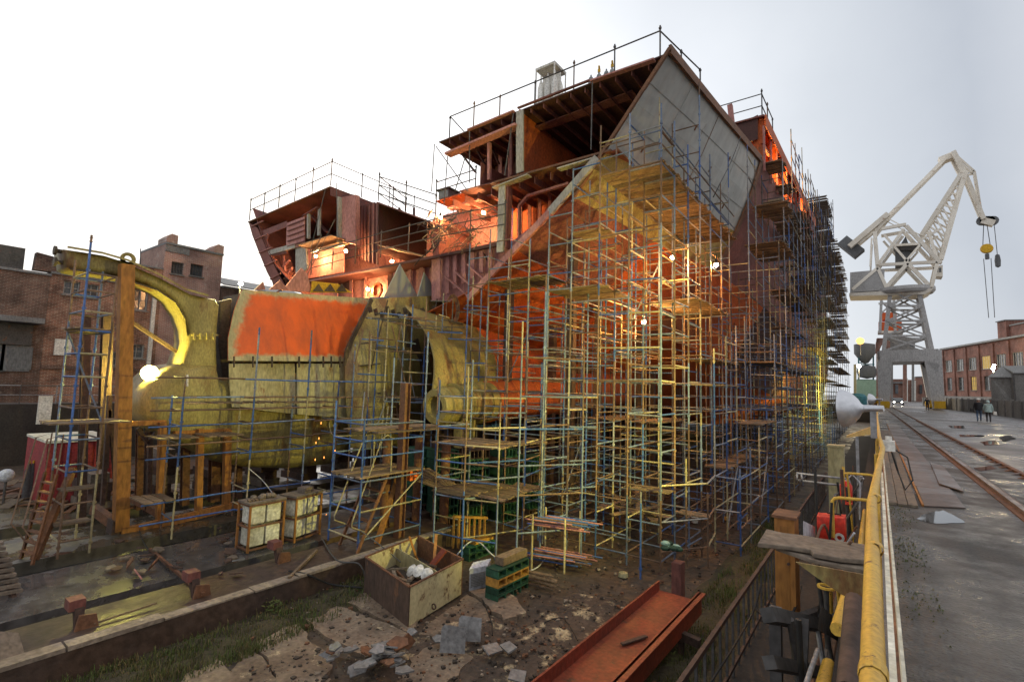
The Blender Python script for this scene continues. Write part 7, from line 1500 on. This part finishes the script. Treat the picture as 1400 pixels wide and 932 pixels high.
# hoses and cables
def hose(pts, r, m, lab, nm='hose', jit=.05):
    pts = [V(p) for p in pts]; out = []
    for i in range(len(pts) - 1):
        for k in range(6):
            t_ = k / 6; p0 = pts[max(i - 1, 0)]; p1 = pts[i]; p2 = pts[i + 1]; p3 = pts[min(i + 2, len(pts) - 1)]
            out.append(.5 * ((2 * p1) + (p2 - p0) * t_ + (2 * p0 - 5 * p1 + 4 * p2 - p3) * t_ ** 2 + (3 * p1 - p0 - 3 * p2 + p3) * t_ ** 3))
    out.append(pts[-1]); return tag(MB().path(out, r, 6).build(nm, m, None, True), lab, 'hose' if nm == 'hose' else 'cable')
hose([at(440, 735, ZP + .04), at(460, 765, ZP + .04), at(490, 770, ZP + .05), at(500, 790, ZF + .2)], .02, 'ropeg', 'grey hose running from the cages down over the berth step')
hose([at(395, 780, ZP + .04), at(420, 785, ZP + .03), at(452, 798, ZF + .2), at(495, 803, ZF + .12)], .022, 'black', 'dark hose lying before the skip over the mossy step')
hose([P(493, 725, X=-11.3), P(520, 745, X=-10.6), P(548, 768, X=-9.8)], .014, 'ropeg', 'thin cable sagging from the blue scaffold to the skip', 'cable')
hose([at(615, 770), at(640, 742, ZF + .5), at(655, 741, ZF + .5), at(672, 757, ZF + .3), at(690, 772, ZF + .1)], .02, 'heater', 'pale hose looping over the low green blocks')
hose([at(705, 785, ZF + .1), at(735, 775, ZF + .1), at(760, 750, ZF + .1), at(800, 770, ZF + .1)], .018, 'heater', 'pale hose on the floor before the tube rack')
hose([at(660, 820, ZF + .12), at(672, 850, ZF + .12), at(673, 868, ZF + .12)], .015, 'black', 'short black cable on the slab near the grey cabinet', 'cable')
hose([at(745, 850, ZF + .1), at(770, 845, ZF + .1), at(790, 875, ZF + .1)], .012, 'black', 'thin cable snaking across the concrete by the red girder', 'cable')
hose([P(1095, 800, X=-1.1), P(1085, 835, X=-1.0), P(1060, 850, X=-1.2), P(1030, 830, X=-1.6)], .018, 'black', 'black hose looping from the rusty cabinet to the fence')
hose([P(970, 935, X=-1.7), P(1005, 880, X=-1.6), P(1030, 835, X=-1.55), P(1040, 800, X=-1.5)], .014, 'black', 'black cable hanging on the bar fence', 'cable')
hose([P(190, 725, X=-16.2), P(196, 740, X=-16), P(206, 755, X=-15.5)], .012, 'black', 'black cable hanging under the cradle sill', 'cable')
hose([P(340, 640, X=-15.4), P(362, 660, X=-15.3), P(380, 690, X=-15), P(372, 720, X=-14.6)], .014, 'heater', 'pale cable drooping to the left canister cage', 'cable')
hose([P(450, 578, X=-16), P(455, 595, X=-15.8), P(475, 600, X=-15.6)], .012, 'cream', 'thin cable drooping from the casting scaffold where sparks fall', 'cable')
for k, (a, c) in enumerate((((594, 197), (590, 262)), ((612, 214), (607, 280)), ((596, 200), (640, 262)), ((642, 180), (642, 250)), ((702, 155), (690, 240)), ((636, 215), (622, 262)), ((810, 112), (808, 205)))):
    tag(MB().tube(P(*a, Y=15.9), P(*c, Y=15.9), .024, 5).build('cable', 'ropeg'), 'thin cable hanging from the upper deck edge, ' + ('leftmost at the overhang tip', 'running down to the lit middle deck', 'slanting inward near the overhang tip', 'straight one before the short pillar', 'beside the grey frame post', 'slanting one left of the pillar', 'alone before the big dark opening')[k], 'cable', 'cables hanging from the upper deck')
for k, (a, c) in enumerate((((458, 300), (418, 380)), ((445, 258), (424, 345)), ((460, 250), (462, 325)), ((440, 320), (420, 370)))):
    tag(MB().tube(P(*a, Y=15.6), P(*c, Y=15.6), .022, 5).build('cable', 'ropeg'), 'thin cable on the port block, ' + ('long slanting one to the lower deck', 'before the left dark cell', 'straight one before the right dark cell', 'short one beside the gangway')[k], 'cable', 'cables hanging from the port block')
hose([P(1013, 186, X=-4.6), P(1000, 220, X=-4.2), P(985, 250, X=-4.0), P(975, 270, X=-4.2)], .016, 'black', 'thin black cable draped down over the grey flare plate', 'cable')
t = thing('hose_tangle', 'tangle of hoses and tubes heaped in the lit middle bay', 'hoses', P(630, 320, Y=16.2)); 
for k in range(64):
    a = P(U(580, 668), U(292, 348), Y=U(15.6, 16.6)); pts = [a]
    for j in range(4): pts.append(pts[-1] + V((U(-.5, .5), U(-.15, .15), U(-.4, .4))))
    MB().path(pts, U(.016, .03), 5).build('hose', random.choice(('hosebrown', 'ropeg', 'black', 'brown', 'cream')), t)
t = thing('hose_coil', 'brown hose coil hung up at the corner of the inner scaffold', 'hose coil', P(617, 420, X=-14.6)); c0 = P(617, 420, X=-14.4)
for k in range(6): MB().path([c0 + V((.02 * k, math.cos(a * .52) * (.32 + .02 * k), math.sin(a * .52) * (.5 + .03 * k) - .1)) for a in range(13)], .015, 5).build('loop', 'hosebrown', t)
# sparks falling under the casting
for k, (x, y) in enumerate(((439, 578), (436, 599), (432, 605), (431, 628), (443, 625), (458, 598), (458, 616), (439, 703), (446, 703), (451, 702), (462, 618))):
    p = P(x, y, X=-16.0 if y < 700 else -14.0); tag(MB().ball(p, .010, 6, 5, (1, 1, 4 if y < 700 else 1)).build('spark', 'spark'), 'glowing welding spark falling before the stern casting' if y < 700 else 'glowing spark on the floor behind the right canister cage', 'spark', 'sparks falling from the casting' if y < 700 else 'sparks on the floor')
# corrugated stair of timber at far left edge and big dark baulk at the lower left
t = thing('ribbed_ramp', 'ribbed timber ramp entering from the left edge above the wet slab', 'ramp', at(10, 790, ZP))
a = P(-20, 735, X=-15.2); c = P(28, 805, X=-14.3)
for k in range(10):
    q = P(lerp(2, 28, k / 9), lerp(742, 806, k / 9), X=-15 + .06 * k); MB().beam(q + V((0, .02, 0)), q + V((.1, -1.4, .12)), .15, .06).build('slat', 'timber', t)
for dy in (-.1, -1.2): MB().beam(P(2, 745, X=-15) + V((0, dy, -.07)), P(29, 812, X=-14.4) + V((0, dy, -.07)), .08, .08).build('bearer', 'drust', t)
q0 = [P(-25, 875, X=-11.7), P(24, 878, X=-11.7), P(42, 940, X=-11.1), P(-25, 940, X=-11.1)]
tag(MB().prism(q0, (0, 0, .16)).build('timber_baulk', 'timber'), 'flat grey timber slab at the lower left corner', 'timber')

# dark timber stacks behind the casting, far side of the pit
for k in range(9):
    y = 5.5 + k * 1.9; t = thing('timber_stack', 'dark stack of baulks behind the stern casting, %s from the left' % ('first', 'second', 'third', 'fourth', 'fifth', 'sixth', 'seventh', 'eighth', 'ninth')[k], 'timber stack', (-21.6, y, ZP), 'timber stacks behind the casting')
    for j in range(random.randint(3, 6)): MB().beam((-22.6 + U(-.1, .1), y + U(-.1, .1), ZP + .2 + j * .31), (-20.9, y + U(-.1, .1), ZP + .2 + j * .31), .8 - .3 * (j % 2), .3).build('baulk', 'drust' if (j + k) % 3 else 'timber', t)
# walkway edge strip
MB().beam(V((xa - .02, P(1262, 693, Z=0).y, .03)), V((xa - .15, 40, .03)), .03, .03).build('edge_strip', 'post', wk)

# small fittings crowding the quay wall under the handrail
rnd = random.Random(12)
for k in range(16):
    y = 5.2 + k * .62; x = -.34 - rnd.uniform(0, .5); z0 = -rnd.uniform(.9, 1.9); m = rnd.choice(('darktube', 'galv', 'drust', 'railyel', 'darktube', 'black'))
    o = MB().tube((x, y, z0), (x + rnd.uniform(-.12, .12), y + rnd.uniform(-.3, .3), rnd.uniform(-.1, .7) if y > 8 else rnd.uniform(-.6, -.15)), rnd.uniform(.014, .035), 8).build('pipe', m, None, True)
    tag(o, '%s upright pipe in the crowd of fittings under the handrail' % {'darktube': 'dark', 'galv': 'pale grey', 'drust': 'brown', 'railyel': 'yellow', 'black': 'black'}[m], 'pipe', 'upright pipes under the handrail')
for k in range(9):
    y = 7.2 + k * .9; a = V((-.3, y, .1 - .1 * (k % 3))); hose([a, a + V((-.25, .25, -.45)), a + V((-.45, .6, -.5)), a + V((-.35, 1.1, -.1)), a + V((-.2, 1.3, -.9))], rnd.uniform(.009, .018), rnd.choice(('black', 'ropeg', 'heater', 'hosebrown')), 'slack hose looped along the quay wall under the handrail, %s from the near end' % ('first', 'second', 'third', 'fourth', 'fifth', 'sixth', 'seventh', 'eighth', 'ninth')[k])['group'] = 'hoses under the handrail'
for k in range(5):
    p = V((-.5 - .08 * (k % 3), 6.4 + k * 1.5, -.35 + .1 * (k % 2))); t = thing('valve', '%s hand wheel valve under the handrail, %s from the near end' % ('red' if k % 2 else 'yellow', ('first', 'second', 'third', 'fourth', 'fifth')[k]), 'valve', p, 'valves under the handrail')
    MB().tube(p + V((0, 0, -.5)), p + V((0, 0, .1)), .025, 8).build('stem', 'darktube', t); MB().lathe([(.06, -.01), (.085, -.01), (.085, .012), (.06, .012), (.06, -.01)], p + V((0, 0, .12)), (0, 0, 1), 12).build('wheel', 'red' if k % 2 else 'railyel', t); MB().beam(p + V((-.07, 0, .12)), p + V((.07, 0, .12)), .015, .012).build('spoke', 'drust', t)
